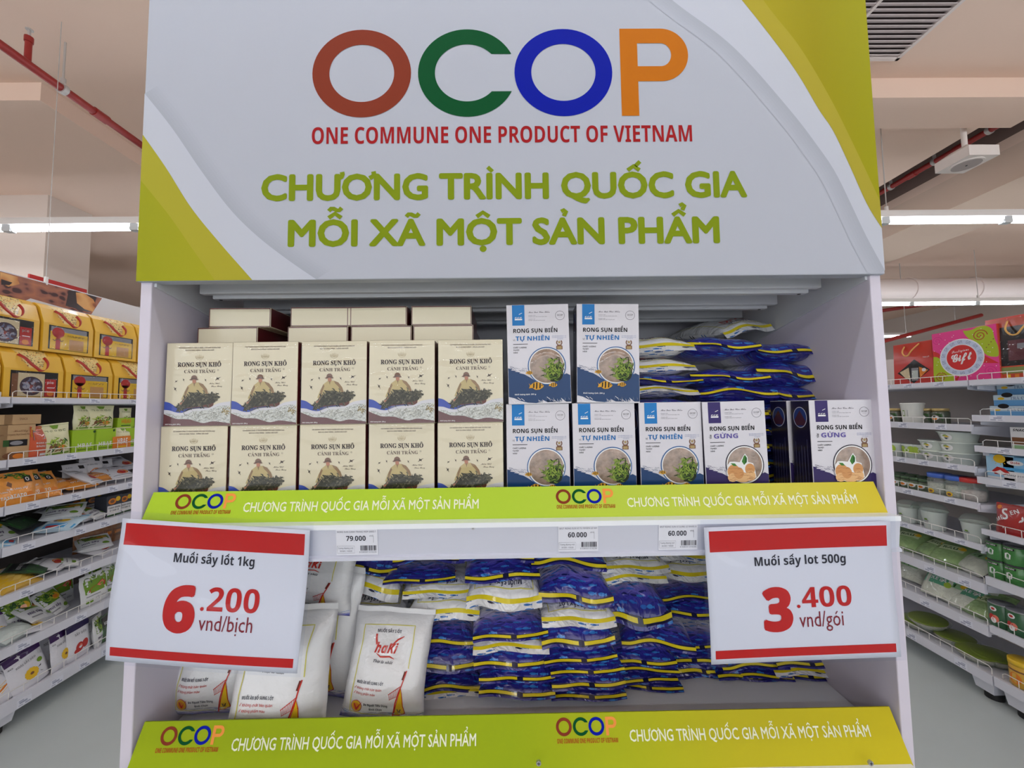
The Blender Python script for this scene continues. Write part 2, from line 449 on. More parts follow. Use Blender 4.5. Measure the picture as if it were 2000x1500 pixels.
# red sprinkler pipes
m_red = mat('red_pipe_paint', (150, 38, 34), 0.4); m_gal = mat('galvanised_steel', (190, 184, 180), 0.4, 0.3)
def pipe(label, x, z, y0, y1, r, hang, stubs=()):
    o = thing('sprinkler_pipe', label, 'pipe', (x, y0, z))
    mb = MB(); mb.cyl((0, 0, 0), (0, y1 - y0, 0), r, m_red, 14)
    for y in hang: mb.cyl((0, y - y0 + 0.16, 0), (0, y - y0 + 0.24, 0), r * 1.25, m_red, 14)
    mb.build('pipe_run', o)
    for y in hang:
        mb = MB(); mb.cyl((0, y - y0, r), (0, y - y0, CEIL + (0.8 if x > 3 else 0) - z), 0.005, m_gal, 6)
        mb.cyl((0, y - y0 - 0.012, 0), (0, y - y0 + 0.012, 0), r * 1.35, m_gal, 14); mb.cyl((0, y - y0, r), (0, y - y0, r + 0.04), 0.012, m_gal, 8)
        mb.build('pipe_hanger', o)
    for y in stubs:
        mb = MB(); mb.cyl((0, y - y0, 0), (0, y - y0, 0.12), r * 0.62, m_red, 10); mb.cyl((0, y - y0, 0.12), (0, y - y0, 0.15), r * 0.8, m_red, 10)
        s = mb.build('sprinkler_head', o)
        mb = MB(); mb.cyl((0, y - y0, 0.15), (0, y - y0, 0.19), r * 0.3, m_gal, 8); mb.cyl((0, y - y0, 0.188), (0, y - y0, 0.192), r * 0.7, m_gal, 10); mb.build('deflector', s)
    return o
pipe('red sprinkler pipe under the ceiling left of the sign', -2.52, E + 1.84, 0.6, 9.0, 0.022, (2.09, 4.2), (1.93,))
pipe('red sprinkler pipe running in the dark ceiling recess right of the sign', 3.95, E + 2.2, 1.0, 12.0, 0.024, (3.35, 2.95, 3.75, 5.0, 7.0))
# far pipes and round duct in the right aisle
mb = MB(); mb.cyl((5.9, 7.6, E + 1.62), (9.4, 6.6, E + 1.98), 0.035, m_red, 10); tag(mb.build('sprinkler_pipe'), 'dark red pipe slanting below the round air duct', 'pipe')
o = thing('sprinkler_pipe', 'dark red pipe with a short upright, far down the right aisle above the gift bags', 'pipe', (6.9, 7.0, E + 1.05))
mb = MB(); mb.cyl((-0.5, 0, -0.08), (2.0, 0, 0.55), 0.035, m_red, 10); mb.build('pipe_run', o)
mb = MB(); mb.cyl((0.02, 0, -0.15), (0.02, 0, 0.22), 0.045, m_red, 10); mb.build('tee', o)
for x in (0.55, 1.5):
    mb = MB(); mb.cyl((x, 0, 0.05 + x * 0.25), (x, 0, CEIL - E - 1.05), 0.006, m_gal, 6); mb.build('pipe_hanger', o)
o = thing('air_duct', 'pale round air duct crossing behind the right aisle', 'air duct', (3.2, 5.75, E + 1.72))
mb = MB(); m_duct = mat('duct_paint', (214, 200, 194), 0.6, bump=(4, 0.2, 0.01))
for i in range(7): mb.cyl((i * 1.0, 0, 0), (i * 1.0 + 0.985, 0, 0), 0.17, m_duct, 24)
mb.build('duct_pipe', o)
for i in range(1, 7):
    mb = MB(); mb.cyl((i * 1.0 - 0.03, 0, 0), (i * 1.0 + 0.03, 0, 0), 0.185, m_duct, 24); mb.build('collar', o)
for i in range(3):
    mb = MB(); mb.cyl((0.9 + 2 * i, 0, 0.17), (0.9 + 2 * i, 0, 0.42 if i else 0.40), 0.006, m_gal, 6); mb.build('hanger', o)

# ceiling loudspeaker
o = thing('loudspeaker', 'white square loudspeaker hanging from a pole below the ceiling', 'loudspeaker', (3.42, 2.70, E + 1.75))
m_sp = mat('speaker_body', (236, 226, 220), 0.5)
mb = MB()
mb.add([(-.11, -.11, 0), (.11, -.11, 0), (.11, .11, 0), (-.11, .11, 0), (-.11, -.11, .075), (.11, -.11, .075), (.11, .11, .075), (-.11, .11, .075), (-.05, -.05, .12), (.05, -.05, .12), (.05, .05, .12), (-.05, .05, .12)],
       [(0, 3, 2, 1), (0, 1, 5, 4), (1, 2, 6, 5), (2, 3, 7, 6), (3, 0, 4, 7), (4, 5, 9, 8), (5, 6, 10, 9), (6, 7, 11, 10), (7, 4, 8, 11), (8, 9, 10, 11)], m_sp)
mb.build('body', o)
mb = MB(); mb.cyl((0, 0, 0), (0, 0, -0.006), 0.09, m_sp, 28); mb.cyl((0, 0, -0.006), (0, 0, -0.008), 0.078, mat('speaker_grille', (176, 164, 160), 0.7, bump=(300, 0.5)), 28); mb.cyl((0, 0, -0.008), (0, 0, -0.011), 0.006, BLACK(), 8); mb.build('speaker_grille', o)
mb = MB(); mb.cyl((0, 0, 0.11), (0, 0, CEIL - E - 1.75), 0.016, m_sp, 12); mb.build('pole', o)

# ------------------------------------------------------------------ fluorescent light rows
m_tube = mat('tube_light', (255, 252, 246), 0.5, emit=1.0)
m_tube.node_tree.nodes['Principled BSDF'].inputs['Emission Color'].default_value = (0.90, 0.965, 1.06, 1)
m_tube.node_tree.nodes['Principled BSDF'].inputs['Emission Strength'].default_value = TUBE_POWER
m_hous = mat('lamp_housing', (232, 226, 222), 0.5)
m_holder = mat('lamp_holder', (210, 214, 216), 0.4)
ROWS = [(-4.73, 'second row of ceiling tube lights behind the viewer'), (-2.23, 'row of ceiling tube lights behind the viewer'), (0.22, 'row of tube lights straight above the viewer and the sign'),
        (2.77, 'row of bright tube lights hanging level with the lower edge of the sign'), (5.2, 'second row of tube lights down the right aisle'), (7.8, 'third and farthest row of tube lights seen above the red gift bags')]
PITCH = 0.93
for y, label in ROWS:
    row = thing('tube_light_row', label, 'ceiling light', (0, y, E + 1.35), group='rows of tube lights')
    a0, a1 = -5, 6
    x0, x1 = -2.74 + PITCH * a0 + PITCH, -2.74 + PITCH * (a1 + 6)
    mb = MB(); mb.box(x0, x1, -0.03, 0.03, 0.030, 0.078, m_hous)
    mb.build('housing', row)
    n = round((x1 - x0) / PITCH); tm = None; hm = None; rm = None
    for i in range(n):
        xa = x0 + i * PITCH
        if tm is None:
            b = MB(); b.cyl((0.035, 0, 0), (PITCH - 0.035, 0, 0), 0.015, m_tube, 10); tm = b.mesh('tube')
            b = MB(); b.box(-0.03, 0.03, -0.02, 0.02, -0.018, 0.032, m_holder); b.cyl((-0.036, 0, 0), (0.036, 0, 0), 0.019, m_holder, 10); hm = b.mesh('lamp_holder')
            b = MB(); b.cyl((0, 0, 0.078), (0, 0, CEIL - E - 1.35), 0.004, m_gal, 6); b.cyl((0, 0, 0.078), (0, 0, 0.12), 0.012, m_hous, 8); rm = b.mesh('hanger_rod')
        for nm, me, dx in (('tube', tm, 0), ('lamp_holder', hm, 0)) + ((('hanger_rod', rm, 0.03),) if i % 2 == 0 else ()):
            o = bpy.data.objects.new(nm, me); COL.objects.link(o); o.parent = row; o.location = (xa + dx, 0, 0)

# ================================================================== DISPLAY CABINET
YF = 0.617                     # its front plane
XL, XR = -0.599, 0.621         # outer faces of its side panels
XI, XJ = -0.581, 0.603         # inner faces
YB = 1.04                      # back panel
HZ = E + 0.210                 # lower edge of the header
S1 = E - 0.166                 # top of the upper shelf
S2 = E - 0.535                 # top of the lower shelf
M_PANEL = mat('cabinet_lacquer', (214, 208, 222), 0.45, bump=(14, 0.06))
M_STEEL = mat('shelf_enamel', (212, 214, 220), 0.35, coat=0.15)
M_RAIL = mat('price_rail_plastic', (205, 208, 222), 0.25, coat=0.4)
M_LIP = mat('rail_lip_white', (240, 244, 250), 0.25, coat=0.4)
cab = thing('display_cabinet', 'tall white shelving cabinet with side panels carrying the boxes and salt bags', 'display cabinet', (0, 0.83, 0))
def cb(x0, x1, y0, y1, z0, z1, m, name, parent=cab, r=0.0):
    mb = MB()
    off = 0.83 if parent is cab else 0.83
    if r: mb.rbox(x0, x1, y0 - off, y1 - off, z0, z1, r, m)
    else: mb.box(x0, x1, y0 - off, y1 - off, z0, z1, m)
    return mb.build(name, parent)
cb(XL, XI, YF, YB + 0.02, 0, E + 0.9, M_PANEL, 'side_panel', r=0.0015)
cb(XJ, XR, YF, YB + 0.02, 0, E + 0.9, M_PANEL, 'side_panel', r=0.0015)
cb(XI, XJ, YB, YB + 0.02, 0, E + 0.9, mat('back_panel_enamel', (206, 206, 214), 0.5), 'back_panel')
for nm, z in (('upper_shelf', S1), ('lower_shelf', S2)):
    s = cb(XI + 0.001, XJ - 0.001, YF + 0.012, YB, z - 0.016, z, mat('shelf_deck_enamel', (240, 242, 247), 0.35, coat=0.15), nm)
    # price rail along its front edge: white lip, tilted face, lower bead
    zt = z - 0.010 if nm == 'upper_shelf' else z - 0.012
    b = MB()
    b.box(XI + 0.002, XJ - 0.002, 0.592 - 0.83, YF + 0.02 - 0.83, zt - 0.0075, zt, M_LIP)
    prof = [(0.5935, zt - 0.0075), (0.598, zt - 0.048), (0.594, zt - 0.050), (0.594, zt - 0.0545), (0.606, zt - 0.0545), (0.606, zt - 0.0075)]
    n = len(prof)
    vs = [(x, y - 0.83, zz) for x in (XI + 0.002, XJ - 0.002) for y, zz in prof]
    b.add(vs, [(i, (i + 1) % n, n + (i + 1) % n, n + i) for i in range(n)] + [tuple(range(n - 1, -1, -1)), tuple(range(n, 2 * n))], M_RAIL)
    rail = b.build('price_rail', s)
    for px in ((924,) if nm == 'upper_shelf' else (1052, 1700)):
        q = at_y(px, 1030 if nm == 'upper_shelf' else 1490, 0.594)
        b = MB(); b.cyl((q.x, 0.5955 - 0.83, q.z), (q.x, 0.5925 - 0.83, q.z), 0.0036, mat('screw_steel', (190, 190, 196), 0.3, 0.8), 14)
        b.box(q.x - 0.0022, q.x + 0.0022, 0.5922 - 0.83, 0.5926 - 0.83, q.z - 0.0004, q.z + 0.0004, BLACK()); b.box(q.x - 0.0004, q.x + 0.0004, 0.5922 - 0.83, 0.5926 - 0.83, q.z - 0.0022, q.z + 0.0022, BLACK())
        b.build('screw', s)
# steel shelf above the products: its underside with three cross ribs and two tapered brackets
top = cb(XI + 0.022, XJ - 0.022, YF + 0.004, YB, HZ + 0.028, HZ + 0.034, M_STEEL, 'top_shelf')
for y in (0.700, 0.815, 0.938):
    b = MB(); b.rbox(XI + 0.020, XJ - 0.022, y - 0.013 - 0.83, y - 0.83, HZ + 0.002, HZ + 0.0285, 0.002, M_STEEL)
    b.rbox(XI + 0.034, XJ - 0.036, y - 0.83, y + 0.014 - 0.83, HZ - 0.004, HZ + 0.010, 0.002, M_STEEL)
    for xx in (XI + 0.045, XJ - 0.05): b.cyl((xx, y + 0.007 - 0.83, HZ - 0.0042), (xx, y + 0.007 - 0.83, HZ - 0.0046), 0.003, BLACK(), 10)
    b.build('shelf_rib', top)
for x in (XI + 0.0005, XJ - 0.0045):
    b = MB(); vs = []
    for xx in (x, x + 0.004): vs += [(xx, YF + 0.004 - 0.83, HZ + 0.034), (xx, YF + 0.004 - 0.83, HZ - 0.006), (xx, YB - 0.83, HZ - 0.085), (xx, YB - 0.83, HZ + 0.034)]
    b.add(vs, [(0, 1, 2, 3), (7, 6, 5, 4), (0, 4, 5, 1), (1, 5, 6, 2), (2, 6, 7, 3), (3, 7, 4, 0)], M_STEEL); b.build('shelf_bracket', top)
cb(XI, XJ, YF + 0.03, YF + 0.048, 0, 0.10, M_PANEL, 'plinth')
cb(XI + 0.001, XJ - 0.001, YF + 0.02, YB, 0.10, 0.118, M_STEEL, 'base_shelf')

# ------------------------------------------------------------------ the OCOP mark
I_BROWN = ink('logo_brown', (132, 54, 34), .6); I_GREEN = ink('logo_green', (0, 78, 38), .6); I_BLUE = ink('logo_blue', (0, 22, 156), .6); I_ORANGE = ink('logo_orange', (194, 110, 14), .6); I_PEACH = ink('logo_peach', (240, 152, 72), .6)
I_RED = ink('tagline_red', (160, 28, 32), .6); I_TAG = ink('tagline_brick', (170, 66, 28), .6)
def ocop(a, x, z, h, p_mat, n=48, layer=2):
    """x, z: left end and foot of the letters; h: letter height"""
    c = lambda u: x + u * h
    a.ring(c(0.533), z + h / 2, 0.533 * h, 0.5 * h, 0.35 * h, 0.326 * h, I_BROWN, layer, n)
    # C with its ends cut level
    cx, cz = c(1.674), z + h / 2; ro, ri = (0.533 * h, 0.5 * h), (0.35 * h, 0.326 * h); cut = 0.213 * h
    ao = math.asin(cut / ro[1]); ai = math.asin(cut / ri[1])
    vs = []; k = n
    for i in range(k + 1):
        t = i / k; a1 = ao + (2 * PI - 2 * ao) * t; a2 = ai + (2 * PI - 2 * ai) * t
        vs += [(cx + ro[0] * math.cos(a1), cz + ro[1] * math.sin(a1)), (cx + ri[0] * math.cos(a2), cz + ri[1] * math.sin(a2))]
    a.raw(vs, [[2 * i, 2 * i + 2, 2 * i + 3, 2 * i + 1] for i in range(k)], I_GREEN, layer)
    a.ring(c(2.721), z + h / 2, 0.533 * h, 0.5 * h, 0.35 * h, 0.326 * h, I_BLUE, layer, n)
    # P
    x0, x1, xb, xc = c(3.345), c(3.535), c(3.790), c(3.790)
    a.rect(x0, x1, z, z + h, p_mat, layer)
    zo0, zo1, zi0, zi1 = z + 0.392 * h, z + h, z + 0.565 * h, z + 0.830 * h
    a.rect(x1, xb, zi1, zo1, p_mat, layer); a.rect(x1, xb, zo0, zi0, p_mat, layer)
    vs = []; k = n // 2
    for i in range(k + 1):
        t = -PI / 2 + PI * i / k
        vs += [(xb + 0.302 * h * math.cos(t), (zo0 + zo1) / 2 + (zo1 - zo0) / 2 * math.sin(t)), (xb + 0.115 * h * math.cos(t), (zi0 + zi1) / 2 + (zi1 - zi0) / 2 * math.sin(t))]
    a.raw(vs, [[2 * i, 2 * i + 2, 2 * i + 3, 2 * i + 1] for i in range(k)], p_mat, layer)

# ------------------------------------------------------------------ header sign
hdr = thing('header_sign', 'large white and lime header board reading OCOP across the top of the cabinet', 'sign', (0.011, YF, HZ))
HX0, HX1, HH = XL - 0.002 - 0.011, XR + 0.002 - 0.011, 0.70
M_HW = mat('header_print_white', (180, 184, 195), 0.6, spec=0.25)
M_HB = mat('header_print_pale', (193, 197, 208), 0.6, spec=0.25)
b = MB(); b.rbox(HX0, HX1, -0.006, 0.014, 0, HH, 0.0015, M_HW); b.build('board', hdr)
def hp(px, py):
    q = at_y(px, py, YF - 0.006); return (q.x - 0.011, q.z - HZ)
def smooth(pts, k=6):
    out = []
    for i in range(len(pts) - 1):
        p0 = pts[max(i - 1, 0)]; p1 = pts[i]; p2 = pts[i + 1]; p3 = pts[min(i + 2, len(pts) - 1)]
        for j in range(k):
            t = j / k
            out.append(tuple(0.5 * ((2 * p1[d]) + (-p0[d] + p2[d]) * t + (2 * p0[d] - 5 * p1[d] + 4 * p2[d] - p3[d]) * t * t + (-p0[d] + 3 * p1[d] - 3 * p2[d] + p3[d]) * t ** 3) for d in (0, 1)))
    return out + [tuple(pts[-1])]
def band_strip(a, p, q, m, layer):
    """fill between two curves sampled alike"""
    n = min(len(p), len(q)); vs = []
    for i in range(n): vs += [p[i], q[i]]
    a.raw(vs, [[2 * i, 2 * i + 1, 2 * i + 3, 2 * i + 2] for i in range(n - 1)], m, layer)
def resample(p, n):
    d = [0]
    for u, v in zip(p[:-1], p[1:]): d.append(d[-1] + math.hypot(v[0] - u[0], v[1] - u[1]))
    out = []; j = 0
    for i in range(n):
        t = d[-1] * i / (n - 1)
        while j < len(d) - 2 and d[j + 1] < t: j += 1
        f = (t - d[j]) / ((d[j + 1] - d[j]) or 1); out.append((p[j][0] + (p[j + 1][0] - p[j][0]) * f, p[j][1] + (p[j + 1][1] - p[j][1]) * f))
    return out
a = Art()
e = 0.0004
gl = [hp(x, y) for x, y in ((287.5, 263), (325, 328.6), (373, 405), (429, 474), (493, 549.5))]
gl[0] = (HX0 + e, gl[0][1]); gl[-1] = (gl[-1][0], e); GLc = resample(smooth(gl), 30)
wl = [hp(x, y) for x, y in ((291, 183), (336, 250), (392, 332), (448, 407), (500, 459), (560, 506), (618, 545))]
wl[0] = (HX0 + e, wl[0][1]); wl[-1] = (wl[-1][0], e); WLc = resample(smooth(wl), 30)
M_LIME = mat_ramp('header_print_lime', 0, [(-0.6, (158, 160, 30)), (-0.45, (170, 166, 38)), (0.2, (168, 156, 28)), (0.45, (164, 152, 20)), (0.52, (154, 144, 8)), (0.62, (156, 154, 14))], 0.6)
M_LIME2 = mat_ramp('header_print_lime_pale', 0, [(-0.6, (172, 166, 50)), (0.3, (176, 160, 40)), (0.62, (170, 158, 50))], 0.6)
a.poly(GLc + [(HX0 + e, e)], M_LIME, 2)
# paler curved sheen printed in the lime corner
gs = [hp(x, y) for x, y in ((283, 352), (330, 420), (376, 486), (420, 551))]; gs[-1] = (gs[-1][0], e); gs[0] = (HX0 + e, gs[0][1])
band_strip(a, GLc, resample(smooth(gs), 30), M_LIME2, 3)
band_strip(a, WLc, GLc, M_HB, 1)
ab = Art()
def topcut(pts):
    c = [p for p in resample(smooth(pts), 120) if p[1] <= HH - e]
    return resample([(c[0][0], HH - e)] + c[1:], 60)
gr = [hp(x, y) for x, y in ((1120, -360), (1250, -235), (1350, -118), (1400, -54), (1448, 0), (1510, 78), (1558, 145), (1600, 216), (1627, 256), (1661, 328), (1693, 399), (1714.5, 446))]
gr[-1] = (HX1 - e, gr[-1][1]); GRc = topcut(gr)
ab.poly([(HX1 - e, HH - e), (GRc[0][0], HH - e)] + GRc, M_LIME, 2)
g2 = [hp(x, y) for x, y in ((1200, -360), (1320, -235), (1420, -118), (1490, 0), (1560, 90), (1620, 190), (1670, 290), (1708, 392))]; g2[-1] = (HX1 - e, g2[-1][1]); band_strip(ab, topcut(g2), GRc, M_LIME2, 3)
wr = [hp(x, y) for x, y in ((900, -300), (1060, -200), (1200, -100), (1312, 0), (1430, 90), (1540, 212), (1600, 290), (1632, 338), (1661, 397), (1692, 462), (1718, 528))]
wr[-1] = (HX1 - e, wr[-1][1])
band_strip(ab, GRc, topcut(wr), M_HB, 1)
WRc = topcut(wr)
def soft_edge(ar, curve, dx, dz):
    # printed soft grey edge beside the pale band, fading in six steps
    last = curve
    for k in range(6):
        nxt = [(min(HX1 - e, max(HX0 + e, x + dx * (k + 1))), min(HH - e, max(e, z + dz * (k + 1)))) for x, z in curve]
        band_strip(ar, last, nxt, mat('header_print_shade_%s' % 'abcdef'[k], tuple(c - 11 + 2 * k for c in (180, 184, 195)), 0.6, spec=0.25), 1); last = nxt
soft_edge(ab, WRc, -0.0040, -0.0026); soft_edge(a, WLc, 0.0040, 0.0026)
for ar in (a, ab):
    b = MB(); ar.emit(b, lambda x, z, h: (x, -0.0062 - h, z)); b.build('printed_swoosh', hdr)
a = Art(); p0 = hp(608.7, 230.0); p1 = hp(1348.8, 228)
ocop(a, p0[0], hp(980, 228)[1], (p1[0] - p0[0]) / 4.092, I_ORANGE, 64)
b = MB(); a.emit(b, lambda x, z, h: (x, -0.0062 - h, z)); b.build('logo_lettering', hdr)
a = Art(); p0 = hp(607, 280); p1 = hp(1355, 277)
a.text('ONE COMMUNE ONE PRODUCT OF VIETNAM', p0[0], hp(980, 279)[1], hp(980, 248)[1] - hp(980, 279)[1], I_RED, 'bold', p1[0] - p0[0], res=3)
b = MB(); a.emit(b, lambda x, z, h: (x, -0.0062 - h, z)); b.build('tagline_lettering', hdr)
a = Art(); I_LIMET = ink('slogan_green', (126, 144, 20), .6)
for body, x0, x1, yb, cap in (('CHƯƠNG TRÌNH QUỐC GIA', 509, 1457, 387, 47.5), ('MỖI XÃ MỘT SẢN PHẨM', 559, 1409, 476.5, 48.5)):
    p0 = hp(x0, yb); p1 = hp(x1, yb - 5); pm = hp(983, yb); pt = hp(983, yb - cap)
    a.text(body, p0[0], pm[1], pt[1] - pm[1], I_LIMET, 'reg', p1[0] - p0[0], res=3, weight=0.072)
    b = MB(); a.emit(b, lambda x, z, h: (x, -0.0062 - h, z)); b.build('slogan_lettering', hdr); a = Art()

# ------------------------------------------------------------------ slanted promotion strips on the two shelf edges
I_PALE = ink('strip_white', (238, 240, 214), .6)
def promo_strip(label, y0, z0, y1, z1, xl0, xr0, stops, rows, nm):
    L = math.hypot(z0 - z1, y0 - y1)
    o = thing('promotion_strip', label, 'sign strip', (0, y1, z1), (math.atan2(-(y0 - y1), z0 - z1), 0, 0), 'lime strips on the shelf edges')
    m = mat_ramp('strip_print_' + nm, 0, stops, 0.55)
    b = MB(); w = 0.009
    vs = [(xl0 - w, 0, 0), (xr0 + w, 0, 0), (xr0, 0, L), (xl0, 0, L)]; vs += [(x, 0.003, z) for x, _, z in vs]
    b.add(vs, [(0, 1, 2, 3), (7, 6, 5, 4), (0, 4, 5, 1), (1, 5, 6, 2), (2, 6, 7, 3), (3, 7, 4, 0)], m)
    b.build('strip', o)
    def loc(px, py):
        q = at_y(px, py, (y0 + y1) / 2); return q.x, (q.z - z1) * L / (z0 - z1)
    for lx0, lx1, lyb, ty, tx0, tx1, sx0, sx1, sy, cap in rows:
        a = Art(); t = Art(); s = Art()
        p = loc(lx0, lyb); q = loc(lx1, lyb); ocop(a, p[0], p[1], (q[0] - p[0]) / 4.092, I_PEACH, 32)
        p = loc(tx0, ty); q = loc(tx1, ty); t.text('ONE COMMUNE ONE PRODUCT OF VIETNAM', p[0], p[1], 0.0056, I_TAG, 'bold', q[0] - p[0])
        p = loc(sx0, sy); q = loc(sx1, sy); t2 = loc(sx0, sy - cap)
        s.text('CHƯƠNG TRÌNH QUỐC GIA MỖI XÃ MỘT SẢN PHẨM', p[0], p[1], t2[1] - p[1], I_PALE, 'reg', q[0] - p[0], res=2, weight=0.025)
        for ar, n in ((a, 'logo_lettering'), (t, 'tagline_lettering'), (s, 'slogan_lettering')):
            b = MB(); ar.emit(b, lambda x, z, h: (x, -h - 0.0001, z)); b.build(n, o)
    return o
promo_strip('lime strip with white slogan along the upper shelf edge', 0.626, E - 0.130, 0.607, E - 0.192, XI + 0.009, XJ - 0.009,
            [(-0.6, (172, 204, 48)), (0.0, (176, 206, 58)), (0.25, (188, 206, 74)), (0.45, (206, 200, 76)), (0.61, (210, 190, 50))],
            [(337, 455, 995.5, 1005, 333, 450, 473, 936, 1000, 17), (1086.5, 1200, 985, 993.5, 1087, 1202, 1225, 1677, 990, 16.5)], 'upper')
promo_strip('lime strip with white slogan along the lower shelf edge near the floor', 0.626, E - 0.481, 0.603, E - 0.549, XI + 0.010, XJ - 0.008,
            [(-0.6, (152, 172, 18)), (0.0, (152, 172, 20)), (0.15, (170, 180, 26)), (0.35, (190, 180, 34)), (0.61, (200, 184, 30))],
            [(307, 431, 1459, 1470, 303, 426, 450, 931, 1466, 19), (1087, 1207, 1441, 1452, 1088, 1208, 1230, 1703, 1448, 18)], 'lower')

# ------------------------------------------------------------------ price labels in the upper rail
M_LABEL = mat('price_label_paper', (226, 228, 238), 0.3, coat=0.3)
I_DK = ink('label_dark', (40, 40, 52)); I_GY = ink('label_grey', (110, 112, 126))
def price_label(px0, px1, head, price, label):
    p0 = at_y(px0, 1048, 0.595); p1 = at_y(px1, 1048, 0.595); W = p1.x - p0.x; H = 0.0395
    tilt = math.atan2(0.0045, 0.0405)
    o = thing('price_label', label, 'price label', ((p0.x + p1.x) / 2, 0.5973, E - 0.2225), (tilt, 0, 0), 'price labels in the shelf rail')
    b = MB(); b.box(-W / 2, W / 2, -0.0006, 0.0, 0, H, M_LABEL); b.build('paper', o)
    a = Art(); l = -W / 2
    a.text(head, l + W * .03, H * .88, .0026, I_GY, 'sans', W * .94); a.text(price, l + W * .24, H * .56, .0074, I_DK, 'bold', W * .48, res=2)
    a.text('vnd', l + W * .80, H * .72, .0024, I_GY, 'sans'); a.text('Tương đương vnđ', l + W * .045, H * .245, .0023, I_GY, 'sans', W * .36); a.text('30.000 / 100GR', l + W * .08, H * .13, .0023, I_GY, 'sans', W * .30)
    for pts in (((.02, .36), (.44, .36), (.44, .08), (.02, .08), (.02, .36)), ((.90, .48), (.90, .74))):
        a.line([(l + W * u, H * v) for u, v in pts], .0003, I_GY)
    r = random.Random(px0); x = .58
    while x < .97:
        w = r.choice((.006, .006, .012, .02)); a.rect(l + W * x, l + W * (x + w), H * .17, H * .37, I_DK, 1); x += w + r.choice((.006, .01, .014))
    a.text('8 938501 616236', l + W * .55, H * .085, .0022, I_GY, 'sans', W * .42)
    b = MB(); a.emit(b, lambda x, z, h: (x, -0.0007 - h, z)); b.build('lettering', o)
price_label(657, 738, 'RONG SUN CANH TRANG HOP 200G-1', '79.000', 'shelf price label reading 79.000, in the rail under the cream boxes')
price_label(1090, 1168, 'MUT RONG SUN VI TU NHIEN LE NH', '60.000', 'shelf price label reading 60.000, under the blue and white boxes')
price_label(1286, 1362, 'MUT RONG SUN VI GUNG LE NHAN H', '60.000', 'shelf price label reading 60.000, right beside the 3.400 price card')

# ------------------------------------------------------------------ the two hanging price cards
M_CARD = mat('card_paper', (228, 230, 240), 0.5); I_CRED = ink('card_red', (200, 26, 28), .6); I_CINK = ink('card_ink', (32, 32, 48)); I_WINE = ink('card_wine', (140, 40, 54), .6)
M_SLEEVE = mat_film('clear_sleeve', (246, 248, 252), rough=0.06, bump=(9, 0.5, 0.02), haze=0.0)
def price_card(label, loc, rot, W, H, title, big, small, unit, titled, numd, curl):
    o = thing('price_card', label, 'price card', loc, rot, 'hanging price cards')
    f = lambda x, z: curl[0] * math.sin(z / H * 5 + x * 6) * 0.003 + curl[1] * (x / W) ** 2 * 0.012 - 0.010 * max(0, z / H - 0.35) ** 2
    def sheet(w0, w1, z0, z1, m, dy, nx=24, ny=18):
        b = MB(); vs = [(w0 + (w1 - w0) * i / nx, f(w0 + (w1 - w0) * i / nx, z0 + (z1 - z0) * j / ny) + dy, z0 + (z1 - z0) * j / ny) for j in range(ny + 1) for i in range(nx + 1)]
        b.add(vs, [(j * (nx + 1) + i, j * (nx + 1) + i + 1, (j + 1) * (nx + 1) + i + 1, (j + 1) * (nx + 1) + i) for j in range(ny) for i in range(nx)], m, True); return b
    pa = sheet(-W / 2, W / 2, -H / 2, H / 2, M_CARD, 0)
    paper = pa.build('paper', o); md = paper.modifiers.new('thickness', 'SOLIDIFY'); md.thickness = 0.0006; md.offset = -1
    a = Art(); ix = W * 0.476
    a.rect(-ix, ix, H * 0.315, H * 0.47, I_CRED, 1, 20, 6); a.rect(-ix, ix, -H * 0.462, -H * 0.40, I_CRED, 1, 20, 3)
    a.text(title, -W / 2 + W * titled[0], -H / 2 + H * titled[1], H * 0.062, I_CINK, 'bold', W * titled[2], res=2, angle=titled[3])
    x, z, c1, w1 = numd[:4]
    a.text(big, -W / 2 + W * x, -H / 2 + H * z, H * c1, I_CRED, 'bold', W * w1, res=3, weight=0.07)
    x, z, c1, w1 = numd[4:8]
    a.text(small, -W / 2 + W * x, -H / 2 + H * z, H * c1, I_CRED, 'bold', W * w1, res=3)
    x, z, c1, w1 = numd[8:12]
    a.text(unit, -W / 2 + W * x, -H / 2 + H * z, H * c1, I_WINE, 'reg', W * w1, res=2)
    b = MB(); a.emit(b, lambda x, z, h: (x, f(x, z) - h - 0.0003, z)); b.build('lettering', o)
    sl = sheet(-W / 2 - 0.006, W / 2 + 0.006, -H / 2 - 0.004, H / 2 + 0.012, M_SLEEVE, -0.0014); sl.build('sleeve', o)
    return o
price_card('hanging price card reading 6.200 at the left end of the rail', (-0.4495, 0.5855, E - 0.273), (math.radians(0.2), math.radians(4.0), math.radians(-0.6)), 0.286, 0.205,
           'Muối sấy lốt 1kg', '6', '.200', 'vnd/bịch', (0.295, 0.715, 0.43, 0.0), (0.285, 0.25, 0.285, 0.165, 0.465, 0.395, 0.155, 0.31, 0.475, 0.262, 0.105, 0.28), (1, 0.5))
price_card('hanging price card reading 3.400 at the right end of the rail', (0.436, 0.586, E - 0.283), (math.radians(0.6), math.radians(-0.9), math.radians(0.8)), 0.286, 0.199,
           'Muối sấy lot 500g', '3', '.400', 'vnd/gói', (0.255, 0.70, 0.50, 0.0), (0.285, 0.235, 0.28, 0.16, 0.46, 0.385, 0.14, 0.31, 0.475, 0.245, 0.11, 0.24), (0.5, -0.4))

